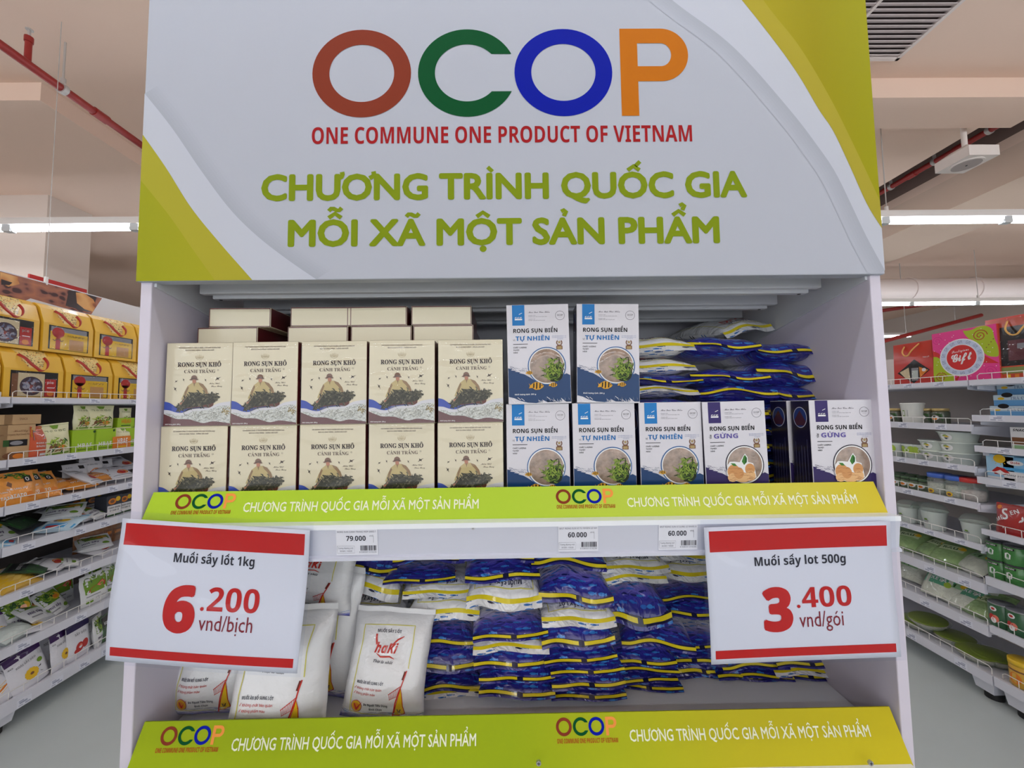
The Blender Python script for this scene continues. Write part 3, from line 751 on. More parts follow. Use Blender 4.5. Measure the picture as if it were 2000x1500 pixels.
# ================================================================== BOXES ON THE UPPER SHELF
def birds(a, W, H, m, pts, layer=2):
    for u, v, s, ang in pts:
        x, z = W * u, H * (1 - v); ca, sa = math.cos(ang), math.sin(ang)
        R = lambda p: (x + (p[0] * ca - p[1] * sa) * s, z + (p[0] * sa + p[1] * ca) * s)
        a.poly([R(p) for p in ((-1, .1), (-.35, .16), (.0, .55), (.14, .1), (1, -.3), (.2, -.18), (.0, -.5), (-.2, -.1))], m, layer)
def leafy(a, rnd, cx, cz, rx, rz, n, mats, l0, l1, w, layer, clip=None, bend=0.6):
    """a heap of small curved fronds"""
    for i in range(n):
        t = rnd.random() * 2 * PI; r = math.sqrt(rnd.random())
        x, z = cx + rx * r * math.cos(t), cz + rz * r * math.sin(t); ang = rnd.uniform(0, 2 * PI); L = rnd.uniform(l0, l1); k = rnd.uniform(-bend, bend)
        pts = []
        for j in range(5):
            pts.append((x, z)); x += L / 4 * math.cos(ang); z += L / 4 * math.sin(ang); ang += k
        if clip and any(not clip(*p) for p in pts): continue
        a.line(pts, w * rnd.uniform(0.6, 1.2), rnd.choice(mats), layer + rnd.random() * 0.6, taper=True)

CW, CD, CH = 0.1095, 0.0355, 0.140
M_CREAM = mat('carton_cream', (224, 215, 186), 0.42, coat=0.5, coat_rough=0.12, bump=(55, 0.05, 0.003))
M_MAROON = mat('carton_maroon', (92, 30, 34), 0.4, coat=0.5, coat_rough=0.12)
M_NOODLE = mat_speck('printed_seaweed_noodles', (196, 200, 196), ((120, 122, 116), (222, 224, 220)), 240, 0.4, 0.4, coat=0.5, stretch=(0.6, 1, 1.4))
def cream_art():
    a = Art(); W, H = CW, CH
    X = lambda u: (u - 0.5) * W
    Z = lambda v: (1 - v) * H
    dk = ink('carton_dark', (52, 34, 34)); md = ink('carton_brown', (88, 66, 56)); gold = ink('carton_gold', (186, 170, 132))
    a.text('CHI NHÁNH CÔNG TY TRÁCH NHIỆM HỮU HẠN THƯƠNG MẠI', 0, Z(.066), H * .013, md, 'bold', W * .63, 'c')
    a.text('DỊCH VỤ CÁNH TRẮNG - XƯỞNG SẢN XUẤT', 0, Z(.096), H * .013, md, 'bold', W * .44, 'c')
    # lotus crest
    for k in range(-3, 4):
        t = k * 0.42; a.line([(0, Z(.19)), (W * .04 * math.sin(t) * 1.3, Z(.19) + H * .030 * math.cos(t)), (W * .065 * math.sin(t), Z(.19) + H * .045 * math.cos(t) * 1.1)], W * .007, gold, 2, True)
    a.ring(0, Z(.165), W * .062, H * .043, W * .056, H * .039, gold, 2, 24, PI * .95, PI * 2.05)
    a.text('RONG SỤN KHÔ', X(.175), Z(.288), H * .052, dk, 'serif', W * .66, res=2, weight=.035)
    a.text('CÁNH TRẮNG', X(.275), Z(.365), H * .040, md, 'serif', W * .475, res=2)
    a.ring(X(.79), Z(.332), W * .012, W * .012, W * .009, W * .009, md, 2, 12)
    birds(a, W, H, ink('bird', (64, 50, 40)), [(-.5 + .165, .463, W * .032, .9), (-.5 + .275, .446, W * .03, -.9), (-.5 + .605, .452, W * .03, -.8), (-.5 + .79, .434, W * .055, .75), (-.5 + .155, .555, W * .045, -.8)])
    a.text('Miền Đất', X(.66), Z(.502), H * .020, md, 'script', W * .16); a.text('Phan Rang', X(.69), Z(.535), H * .020, md, 'script', W * .17)
    # seaweed picker: shirt, arms, hat, basket with the dark heap
    shirt = ink('shirt', (196, 178, 126)); shirt2 = ink('shirt_shade', (150, 122, 90)); skin = ink('skin', (186, 128, 104)); hat = ink('hat', (128, 98, 84)); bas = ink('basket', (104, 58, 48))
    Q = lambda *p: [(X(u), Z(v)) for u, v in p]
    a.poly(Q((.41, .478), (.50, .478), (.57, .50), (.63, .56), (.66, .63), (.58, .66), (.38, .66), (.29, .70), (.25, .68), (.29, .60), (.34, .52)), shirt, 2)
    a.poly(Q((.50, .478), (.57, .50), (.63, .56), (.66, .63), (.63, .63), (.57, .55), (.52, .51)), shirt2, 3)
    a.poly(Q((.34, .52), (.36, .54), (.33, .60), (.31, .66), (.29, .66), (.30, .59)), shirt2, 3)
    a.poly(Q((.29, .655), (.335, .665), (.31, .72), (.25, .745), (.225, .735), (.27, .70)), skin, 3)
    a.poly(Q((.405, .44), (.46, .44), (.465, .475), (.45, .495), (.425, .495), (.41, .475)), skin, 3)
    a.poly(Q((.425, .485), (.45, .485), (.44, .53)), shirt2, 4)
    a.poly(Q((.36, .447), (.385, .435), (.395, .405), (.42, .392), (.45, .393), (.475, .41), (.48, .432), (.50, .447), (.47, .452), (.43, .443), (.39, .455)), hat, 4)
    a.line(Q((.39, .437), (.43, .428), (.478, .435)), W * .012, ink('hat_band', (92, 66, 58)), 5)
    a.poly(Q((.30, .71), (.76, .66), (.735, .76), (.70, .79), (.42, .81), (.30, .80)), bas, 2)
    a.poly(Q((.36, .79), (.62, .775), (.72, .79), (.60, .815), (.40, .835), (.30, .83)), ink('boat', (140, 142, 156)), 3)
    rnd = random.Random(5); sw = [ink('weed_a', (44, 42, 32)), ink('weed_b', (76, 72, 54)), ink('weed_c', (112, 106, 84)), ink('weed_d', (58, 56, 42))]
    a.poly(Q((.20, .79), (.26, .74), (.32, .67), (.40, .61), (.48, .595), (.56, .61), (.62, .655), (.70, .61), (.78, .62), (.80, .66), (.76, .72), (.70, .735), (.5, .765), (.36, .775), (.28, .81), (.18, .83)), sw[3], 4)
    leafy(a, rnd, X(.50), Z(.685), W * .22, H * .085, 170, sw, W * .03, W * .07, W * .016, 5)
    leafy(a, rnd, X(.74), Z(.655), W * .07, H * .045, 60, sw, W * .03, W * .06, W * .014, 5)
    leafy(a, rnd, X(.26), Z(.775), W * .08, H * .035, 50, sw, W * .025, W * .05, W * .013, 5)
    # waves
    wave = lambda pts: [(X(u), Z(v)) for u, v in smooth(pts, 5)]
    e = 0.002
    top = wave(((e, .705), (.08, .72), (.17, .765), (.27, .795), (.40, .785), (.55, .775), (.68, .755), (.80, .72), (1 - e, .685)))
    mid = wave(((e, .81), (.08, .815), (.18, .84), (.28, .845), (.42, .805), (.56, .795), (.68, .79), (.80, .74), (1 - e, .715)))
    nod = wave(((e, .845), (.10, .85), (.20, .872), (.30, .868), (.44, .826), (.56, .818), (.70, .80), (.82, .765), (1 - e, .76)))
    bot = wave(((e, .852), (.08, .878), (.20, .912), (.38, .918), (.48, .94), (.60, .965), (.74, .945), (.88, .958), (1 - e, .972)))
    n = 46; top, mid, nod, bot = [resample(p, n) for p in (top, mid, nod, bot)]
    cut = int(n * 0.60)
    band_strip(a, top[:cut], mid[:cut], ink('wave_blue', (62, 84, 176)), 3)
    band_strip(a, [(x, z + H * .006) for x, z in mid], nod, ink('wave_white', (216, 216, 222)), 4)
    band_strip(a, nod, bot, M_NOODLE, 4)
    rnd = random.Random(9)
    pale = [ink('noodle_a', (226, 228, 224)), ink('noodle_b', (170, 172, 166)), ink('noodle_c', (206, 208, 200)), ink('noodle_d', (146, 146, 136))]
    leafy(a, rnd, X(.66), Z(.875), W * .30, H * .07, 150, pale, W * .05, W * .11, W * .010, 5, clip=lambda x, z: abs(x) < W * .49 and Z(.955) < z < Z(.77) + 0 * x and z < Z(.80) + max(0, x) * .12)
    leafy(a, rnd, X(.93), Z(.82), W * .06, H * .04, 24, [ink('noodle_e', (170, 150, 96)), ink('noodle_f', (136, 122, 84))], W * .03, W * .05, W * .014, 5.6, clip=lambda x, z: abs(x) < W * .49)
    band_strip(a, bot, [(x, 0.0006) for x, z in bot], M_MAROON, 6)
    a.text('Khối lượng tịnh: 200 g', X(.03), Z(.982), H * .013, ink('print_white', (236, 236, 236)), 'bold', W * .23, layer=7)
    return a
CREAM_ART = cream_art()
M_WRAP = mat_film('shrink_wrap', (252, 252, 252), rough=0.09, bump=(60, 0.3, 0.0002), haze=0.0)
def wrap_sheet(t, W, H, seed, base=.0021):
    # glossy shrink wrap over the front: slack, creased, rolling over at the head
    b = MB(); n, m = 14, 48; r = random.Random(seed)
    cr = [(r.uniform(.12, .92), r.uniform(-.35, .35), r.uniform(-.5, .5), r.uniform(.0008, .0014), r.uniform(.035, .06)) for _ in range(3)]
    def f(u, v):
        d = base + .0006 * (1 + noise.noise((u * 3, v * 3, seed * 1.7))) * math.sin(PI * u) * math.sin(PI * v)
        for v0, sl, cv, A, w in cr: d += A * math.exp(-((v - v0 - sl * (u - .5) - cv * (u - .5) ** 2) / w) ** 2) * (.4 + .6 * abs(noise.noise((u * 3 + seed, v0 * 9, 1))) * 2)
        if v > .93: d -= ((v - .93) / .07) ** 2 * .0013
        return -d
    vs = [((i / n - .5) * W, f(i / n, j / m), H * j / m) for j in range(m + 1) for i in range(n + 1)]
    b.add(vs, [(j * (n + 1) + i, j * (n + 1) + i + 1, (j + 1) * (n + 1) + i + 1, (j + 1) * (n + 1) + i) for j in range(m) for i in range(n)], M_WRAP, True)
    b.build('shrink_wrap', t)
CSEED = [0]
def make_cream():
    t = thing('seaweed_box', '', 'food box')
    b = MB(); x = CW / 2; k = 0.0011
    b.rbox(-x, x, 0, CD, 0, CH, 0.0007, M_CREAM)
    b.build('carton', t)
    b = MB()
    for s in (-1, 1):
        b.add([(s * (x + .0002), k, k), (s * (x + .0002), CD - k, k), (s * (x + .0002), CD - k, CH - k), (s * (x + .0002), k, CH - k)], [(0, 1, 2, 3)] if s > 0 else [(3, 2, 1, 0)], M_MAROON)
    b.add([(-x + k, CD + .0002, k), (x - k, CD + .0002, k), (x - k, CD + .0002, CH - k), (-x + k, CD + .0002, CH - k)], [(3, 2, 1, 0)], M_MAROON)
    # maroon edge lines round the cream top end, and the tuck line of its flap
    for y0, y1 in ((k * .4, k * 1.8), (CD - k * 2.2, CD - k * .4)): b.add([(-x + .0006, y0, CH + .0002), (x - .0006, y0, CH + .0002), (x - .0006, y1, CH + .0002), (-x + .0006, y1, CH + .0002)], [(0, 1, 2, 3)], M_MAROON)
    for s in (-1, 1): b.add([(s * (x - .002), .0006, CH + .0002), (s * (x - .0006), .0006, CH + .0002), (s * (x - .0006), CD - .0006, CH + .0002), (s * (x - .002), CD - .0006, CH + .0002)], [(0, 1, 2, 3)], M_MAROON)
    b.build('maroon_sides', t)
    b = MB(); CREAM_ART.emit(b, lambda u, z, h: (u, -h - .0001, z)); b.build('front_print', t)
    CSEED[0] += 1; wrap_sheet(t, CW, CH, CSEED[0])
    return t
class Mixed:
    """deals out several variants in turn"""
    def __init__(s, make, n): s.st = [Stock(make) for _ in range(n)]; s.k = 0
    def put(s, *a, **k): s.k += 1; return s.st[s.k % len(s.st)].put(*a, **k)
cream = Mixed(make_cream, 4)
YC = 0.643
GC = 'cream dried seaweed boxes'
rnd = random.Random(2)
words = ['leftmost', 'second', 'third', 'fourth', 'rightmost']
_colx = [at_y((a_ + b_) / 2, 750, YC).x for a_, b_ in ((318, 447), (449, 576), (579, 712), (716, 852), (855, 985))]
_colx2 = [at_y((a_ + b_) / 2, 890, YC).x for a_, b_ in ((304, 438), (440, 572), (575, 710), (713, 849), (852, 983))]
xs0, xs1 = XI + CW / 2 + 0.0015, at_y(918, 750, YC).x
for i in range(5):
    w = words[i]
    xb = xs0 + (xs1 - xs0) * i / 4
    cream.put((xb, YC, S1), (0, 0, rnd.uniform(-.008, .008)), 'cream seaweed box standing on the shelf, %s in the lower row behind the lime strip' % w, GC)
    cream.put((xb + (0.004 if i == 0 else 0.001), YC - .002 + [0.002, 0, .002, -.002, .002][i], S1 + CH + .0003), ((-.006, 0, 0.006, -.010, 0.0)[i], 0, (0.012, -.01, 0, .012, -.006)[i]), 'cream seaweed box stacked on another one, %s in the upper row' % w, GC)
# boxes standing unseen behind the front row, carrying the lying ones
for i in range(5):
    for k in range(2):
        for yy in (YC + 0.043, YC + 0.115):
            cream.put((XI + 0.062 + i * 0.1135, yy, S1 + CH * k), (0, 0, 0), 'cream seaweed box standing behind the front row of boxes', 'cream boxes behind the front row')
# lying boxes, cream top end to the front
YL = 0.688
lying = [((405, 523), (388, 508)), ((571, 677), (567, 679)), ((687, 791), (690, 796)), ((806, 914), (812, 922))]
for i, (u, l) in enumerate(lying):
    for k, (pa, pb) in enumerate((l, u)):
        x = max(at_y((pa + pb) / 2, 620, YL).x, XI + CW / 2 + 0.004)
        # lying on its back, head end forwards
        cream.put((x, YL + CH, S1 + 2 * CH + CD * k + 0.0005), (PI / 2, 0, (0.03, 0.02, -.02, 0.015)[i] * (1 if k else -.6)),
                  'cream box lying above the standing ones, %s of the %s pair' % ('upper' if k else 'lower', ('leftmost', 'second', 'third', 'rightmost')[i]), 'cream boxes lying on top')

# ------------------------------------------------------------------ white boxes with a round window
BW, BD, BH = 0.106, 0.042, 0.170
M_BOXW = mat('carton_white', (212, 210, 218), 0.4, coat=0.45, coat_rough=0.12, bump=(60, 0.06, 0.003))
M_NAVY = mat('carton_navy', (28, 30, 66), 0.35, coat=0.5, coat_rough=0.1); M_PURP = mat('carton_purple_black', (24, 18, 44), 0.35, coat=0.5, coat_rough=0.1)
M_SEAW = mat('window_seaweed', (146, 124, 108), 0.18, var=0.35, vscale=60, coat=0.9, coat_rough=0.05, bump=(45, 0.7, 0.006))
def fish(a, x, z, s, layer=6, yellow=(214, 160, 52)):
    y = ink('fish_yellow', yellow); k = ink('fish_dark', (34, 26, 24))
    a.poly([(x + s * c, z + s * d) for c, d in ((-1, .1), (-.75, .35), (-.2, .62), (.4, .5), (.85, .15), (1, -.05), (.8, -.3), (.3, -.58), (-.3, -.6), (-.75, -.3), (-1.25, -.35), (-1.1, 0), (-1.25, .4))], y, layer)
    for u, h in ((-.55, .36), (-.1, .5), (.4, .42)): a.poly([(x + s * (u - .1), z - s * h), (x + s * (u + .1), z - s * h * .8), (x + s * (u + .16), z + s * h), (x + s * (u - .04), z + s * h * 1.1)], k, layer + .5)
    a.disc(x + s * .72, z + s * .06, s * .09, s * .09, k, layer + .7, 8)
def white_art(kind):
    a = Art(); W, H = BW, BH; X = lambda u: (u - .5) * W; Z = lambda v: (1 - v) * H
    blue = kind == 'blue'
    band = ink('box_blue', (36, 122, 192)) if blue else ink('box_purple', (56, 44, 104))
    deep = mat_ramp('box_sea', 2, [(0, (22, 58, 104)), (.05, (24, 60, 108)), (.075, (34, 56, 96))], .35, .5) if blue else ink('box_deep_purple', (52, 40, 92))
    ringc = ink('ring_blue', (58, 102, 158)) if blue else ink('ring_dark', (34, 28, 48)); titl = ink('title_blue', (44, 112, 176)) if blue else ink('title_purple', (102, 90, 164))
    k = ink('box_black', (22, 20, 26)); g = ink('box_grey', (96, 94, 106)); w = ink('print_white', (236, 236, 236)); sm = ink('small_blue', (88, 112, 168))
    a.rect(X(.09), X(.29), Z(.212), H - .0007, band, 1)
    a.text('eco', X(.13), Z(.138), H * .026, w, 'script', W * .12); a.line([(X(.20), Z(.10)), (X(.25), Z(.085))], W * .008, w, 2)
    a.rect(X(.13), X(.25), Z(.158), Z(.143), w, 2)
    a.text('Món Quà Của Biển', X(.35), Z(.088), H * .018, g, 'script', W * .35)
    for v, x1 in ((.112, .47), (.126, .65), (.150, .46), (.163, .62)): a.text('THANH LAM SỐ CÁ DUA QUA TRÀ TÂM SẠCH'[:int((x1 - .35) * 90)], X(.35), Z(v + .003), H * .0065, g, 'sans', W * (x1 - .35))
    a.ring(X(.86), Z(.118), W * .076, W * .076, W * .071, W * .071, g, 2, 32); a.text('OCOP', X(.86), Z(.122), H * .016, k, 'sans', W * .095, 'c'); a.text('* * *', X(.86), Z(.142), H * .010, g, 'sans', W * .05, 'c')
    a.text('RONG SỤN BIỂN', X(.095), Z(.286), H * .039, k, 'bold', W * .725, res=2, weight=.012)
    if blue:
        a.text('VỊ', X(.095), Z(.368), H * .016, k, 'sans', W * .035); a.text('TỰ NHIÊN', X(.135), Z(.366), H * .042, titl, 'bold', W * .555, res=2, weight=.02)
    else:
        a.text('TẨM', X(.125), Z(.366), H * .018, k, 'bold', H * .042, res=1, angle=PI / 2); a.text('GỪNG', X(.155), Z(.362), H * .042, titl, 'bold', W * .40, res=2, weight=.02)
    for v, x0, x1 in ((.330, .72, .95), (.345, .72, .95), (.360, .80, .90)): a.text('SẢN PHẨM NÔNG NGHIỆP UY TÍN'[:int((x1 - x0) * 120)], X(x0), Z(v), H * .007, sm, 'sans', W * (x1 - x0))
    a.rect(X(.095), X(.33), Z(.404), Z(.3985), k, 2)
    for body, v, wd in (('CHẤT LƯỢNG', .442, .215), ('TUYỆT', .468, .10), ('HẢO', .493, .072)): a.text(body, X(.095), Z(v), H * .0125, k, 'bold', W * wd)
    # award stamp
    br = ink('stamp_brown', (122, 88, 66)); go = ink('stamp_gold', (172, 150, 104))
    a.rect(X(.785), X(.885), Z(.462), Z(.425), br, 2); a.rect(X(.80), X(.87), Z(.457), Z(.432), go, 3); a.rect(X(.80), X(.87), Z(.425), Z(.413), br, 2)
    for s_ in (-1, 1): a.ring(X(.835), Z(.393), W * .05, W * .05, W * .033, W * .033, br, 2, 12, *((-.9, .9) if s_ > 0 else (PI - .9, PI + .9)))
    a.poly([(X(.835) + W * (.034 if q % 2 == 0 else .015) * math.sin(q * PI / 5), Z(.39) + W * (.034 if q % 2 == 0 else .015) * math.cos(q * PI / 5)) for q in range(10)], go, 3)
    # brushed sea
    rnd = random.Random(4); e = .0007
    cx, cz, rw = X(.625), Z(.625), W * .272
    left = [(X(0) + e, Z(.640)), (X(.07), Z(.652)), (X(.05), Z(.662)), (X(.14), Z(.668)), (X(.11), Z(.675)), (X(.20), Z(.684)), (X(.18), Z(.690)), (X(.26), Z(.703)), (X(.33), Z(.728)), (X(.42), Z(.765)), (X(.55), Z(.80)), (X(.7), Z(.80)), (X(.83), Z(.76)), (X(.88), Z(.715)), (X(.94), Z(.705)), (X(.91), Z(.70)), (X(1) - e, Z(.722))]
    low = [(X(1) - e, Z(.985))]; x = .98
    while x > .45: low += [(X(x - .02), Z(rnd.uniform(.955, .985))), (X(x - .03), Z(rnd.uniform(.93, .955))), (X(x - .005), Z(.985))]; x -= .06
    low += [(X(.44), Z(.992)), (X(.30), Z(.985)), (X(.18), Z(.965)), (X(.10), Z(.94)), (X(0) + e, Z(.925))]
    a.poly(left + low, deep, 2)
    for i in range(26):
        u = rnd.uniform(.02, .36); v = .655 + u * .12 - rnd.uniform(.01, .05); a.line([(X(u), Z(v)), (X(min(.38, u + rnd.uniform(.02, .07))), Z(v + .012))], W * rnd.uniform(.003, .007), deep, 2, True)
    for i in range(18):
        u = rnd.uniform(.02, .9); v = rnd.uniform(.93, .985); a.line([(X(u), Z(v)), (X(u) + W * .05, Z(min(.99, v + .025)))], W * rnd.uniform(.004, .012), w, 3, True)
    a.ring(cx, cz, W * .305, W * .305, rw * 1.06, rw * 1.06, ringc, 3, 48); a.ring(cx, cz, rw * 1.07, rw * 1.07, rw, rw, w, 3, 48)
    a.text('Khối lượng tịnh: 200 g', X(.10), Z(.910), H * .0125, w, 'bold', W * .34, layer=3)
    f = Art()                                     # what is printed over the window
    if blue:
        gr = [ink('weed_g1', (72, 98, 34)), ink('weed_g2', (108, 136, 46)), ink('weed_g3', (42, 60, 26)), ink('weed_g4', (138, 158, 66)), ink('weed_g5', (28, 40, 22))]
        f.disc(cx + W * .12, cz - W * .12, W * .135, W * .14, gr[4], 5, 18)
        leafy(f, rnd, cx + W * .115, cz - W * .08, W * .15, W * .16, 95, gr[:4], W * .06, W * .13, W * .019, 5.3, bend=.5, clip=lambda x_, z_: (x_ - cx) ** 2 + (z_ - cz) ** 2 < (rw * 1.1) ** 2)
        fish(f, X(.345), Z(.69), W * .05); fish(f, X(.46), Z(.822), W * .105); fish(f, X(.72), Z(.815), W * .062)
    else:
        gi = ink('ginger_a', (206, 150, 96)); gi2 = ink('ginger_b', (226, 182, 130)); gi3 = ink('ginger_c', (170, 110, 66)); lf = ink('leaf_a', (64, 124, 52)); lf2 = ink('leaf_b', (36, 88, 40))
        O = lambda pts, c=(0, 0), s=1: [(cx - W * .02 + W * 1.12 * (c[0] + p * s), cz + W * .02 + W * 1.12 * (c[1] + q * s)) for p, q in pts]
        halo = [(-.235, -.02), (-.20, .03), (-.13, .03), (-.06, .02), (-.01, .10), (.02, .14), (.055, .09), (.06, .02), (.13, .0), (.15, -.08), (.165, -.19), (.10, -.24), (-.22, -.24), (-.25, -.12)]
        f.poly(O(halo), ink('print_white', (236, 236, 236)), 5)
        f.poly(O([(-.19, .01), (-.13, .005), (-.10, -.03), (-.15, -.03)]), lf, 6); f.poly(O([(-.03, .03), (.0, .10), (.02, .12), (.045, .08), (.04, .02), (.0, -.02)]), lf, 6); f.poly(O([(.01, -.01), (.022, .10), (.045, .07), (.04, .02)]), lf2, 6.4)
        gz = 0
        for c, r1, r2, mm in (((-.15, -.11), .090, .10, gi), ((.08, -.08), .070, .080, gi), ((-.03, -.19), .11, .07, gi2), ((-.17, -.19), .07, .06, gi2), ((.085, -.17), .070, .070, gi2), ((-.08, -.13), .07, .08, gi)): gz += .11; f.disc(cx - W * .02 + W * 1.12 * c[0], cz + W * .02 + W * 1.12 * c[1], W * r1 * 1.12, W * r2 * 1.12, mm, 5.4 + gz, 18)
        for i in range(30):
            c = (rnd.uniform(-.21, .13), rnd.uniform(-.23, -.04)); f.line(O([(-.03, .0), (0, .008), (.03, .0)], c), W * .006, gi3, 6.3 + i * .02, True)
    return a, f, (cx, cz, rw)
def make_white(kind):
    art, over, (cx, cz, rw) = white_art(kind)
    def make():
        t = thing('seaweed_box', '', 'food box'); x = BW / 2; k = .0009
        b = MB(); b.rbox(-x, x, 0, BD, 0, BH, .0007, M_BOXW); b.build('carton', t)
        dk = M_NAVY if kind == 'blue' else M_PURP; b = MB(); d = .0002
        for s in (-1, 1): b.add([(s * (x + d), k, k), (s * (x + d), BD - k, k), (s * (x + d), BD - k, BH - k), (s * (x + d), k, BH - k)], [(0, 1, 2, 3)], dk)
        b.add([(-x + k, BD + d, k), (x - k, BD + d, k), (x - k, BD + d, BH - k), (-x + k, BD + d, BH - k)], [(3, 2, 1, 0)], dk)
        bx = [ink('box_blue', (36, 122, 192)) if kind == 'blue' else ink('box_purple', (56, 44, 104))][0]
        b.add([(-x + BW * .09, k, BH + d), (-x + BW * .29, k, BH + d), (-x + BW * .29, BD * .9, BH + d), (-x + BW * .09, BD * .9, BH + d)], [(0, 1, 2, 3)], bx)
        side = Art(); wl = ink('side_line', (92, 92, 124)); so = ink('side_picture', (40, 60, 120) if kind == 'blue' else (52, 60, 110))
        side.disc(BD * .5, BH * .83, BD * .36, BH * .105, ink('side_ring', (190, 192, 206)), 1, 28); side.disc(BD * .5, BH * .83, BD * .33, BH * .098, so, 2, 28)
        side.poly([(BD * .2, BH * .80), (BD * .5, BH * .90), (BD * .8, BH * .79), (BD * .7, BH * .75), (BD * .3, BH * .75)], ink('side_shell', (74, 40, 56)), 3)
        for q in range(5): side.line([(BD * (.2 + .15 * q), BH * .10), (BD * (.2 + .15 * q), BH * rnd.uniform(.45, .68))], BD * .02, wl, 1)
        side.emit(b, lambda u, z, h: (-x - d - h, BD - u, z)); side.emit(b, lambda u, z, h: (x + d + h, u, z)); b.build('dark_sides', t)
        b = MB(); n = 40; rr = [(1, .0), (.97, .0012), (.6, .0028), (0, .0034)]
        vs = []; fs = []
        for i, (r_, h_) in enumerate(rr[:-1]): vs += [(cx + rw * r_ * math.cos(2 * PI * q / n), -.0005 - h_ * .3, cz + rw * r_ * math.sin(2 * PI * q / n)) for q in range(n)]
        vs.append((cx, -.0005 - rr[-1][1] * .3, cz))
        for i in range(2): fs += [(i * n + q, i * n + (q + 1) % n, (i + 1) * n + (q + 1) % n, (i + 1) * n + q) for q in range(n)]
        fs += [(2 * n + q, 2 * n + (q + 1) % n, 3 * n) for q in range(n)]
        b.add(vs, fs, M_SEAW, True); win = b.build('window', t); win['label'] = 'round clear window onto brown seaweed'
        b = MB(); art.emit(b, lambda u, z, h: (u, -h - .0001, z)); b.build('front_print', t)
        b = MB(); over.emit(b, lambda u, z, h: (u, -h - .0012, z)); b.build('window_print', t)
        return t
    return make
bluebox = Stock(make_white('blue')); purpbox = Stock(make_white('purple'))
GB = 'white boxes with a round window'
YW = 0.645
for i, (pa, pb, w) in enumerate(((989, 1113, 'first'), (1117, 1244, 'second'), (1247, 1375, 'third'))):
    bluebox.put((at_y((pa + pb) / 2, 870, YW).x, YW, S1), (0, 0, (0, .01, -.005)[i]), 'white and blue seaweed box on the shelf, %s of three beside the cream boxes' % w, GB)
bluebox.put((at_y(1053, 690, YW).x, YW - .004, S1 + BH), (-.01, -.012, .0), 'white and blue seaweed box stacked on top, the one next to the cream boxes', GB)
bluebox.put((at_y(1185, 692, YW).x, YW - .002, S1 + BH), (-.005, .02, -.03), 'white and blue seaweed box stacked on top, the one nearer the salt bags', GB)
purpbox.put((at_y(1436, 870, YW).x - .0005, YW - .004, S1), (0, -.012, .0), 'white and purple ginger seaweed box facing out beside the blue boxes', GB)
purpbox.put((at_y(1647, 870, .630).x, .630, S1), (0, 0, 0.0), 'white and purple ginger seaweed box facing out next to the side wall', GB)
xl = at_y(1540, 870, .676).x
purpbox.put((xl + BW / 2, .676, S1), (0, 0, 0.02), 'ginger seaweed box with dark side, close behind the one next to the side wall', GB)

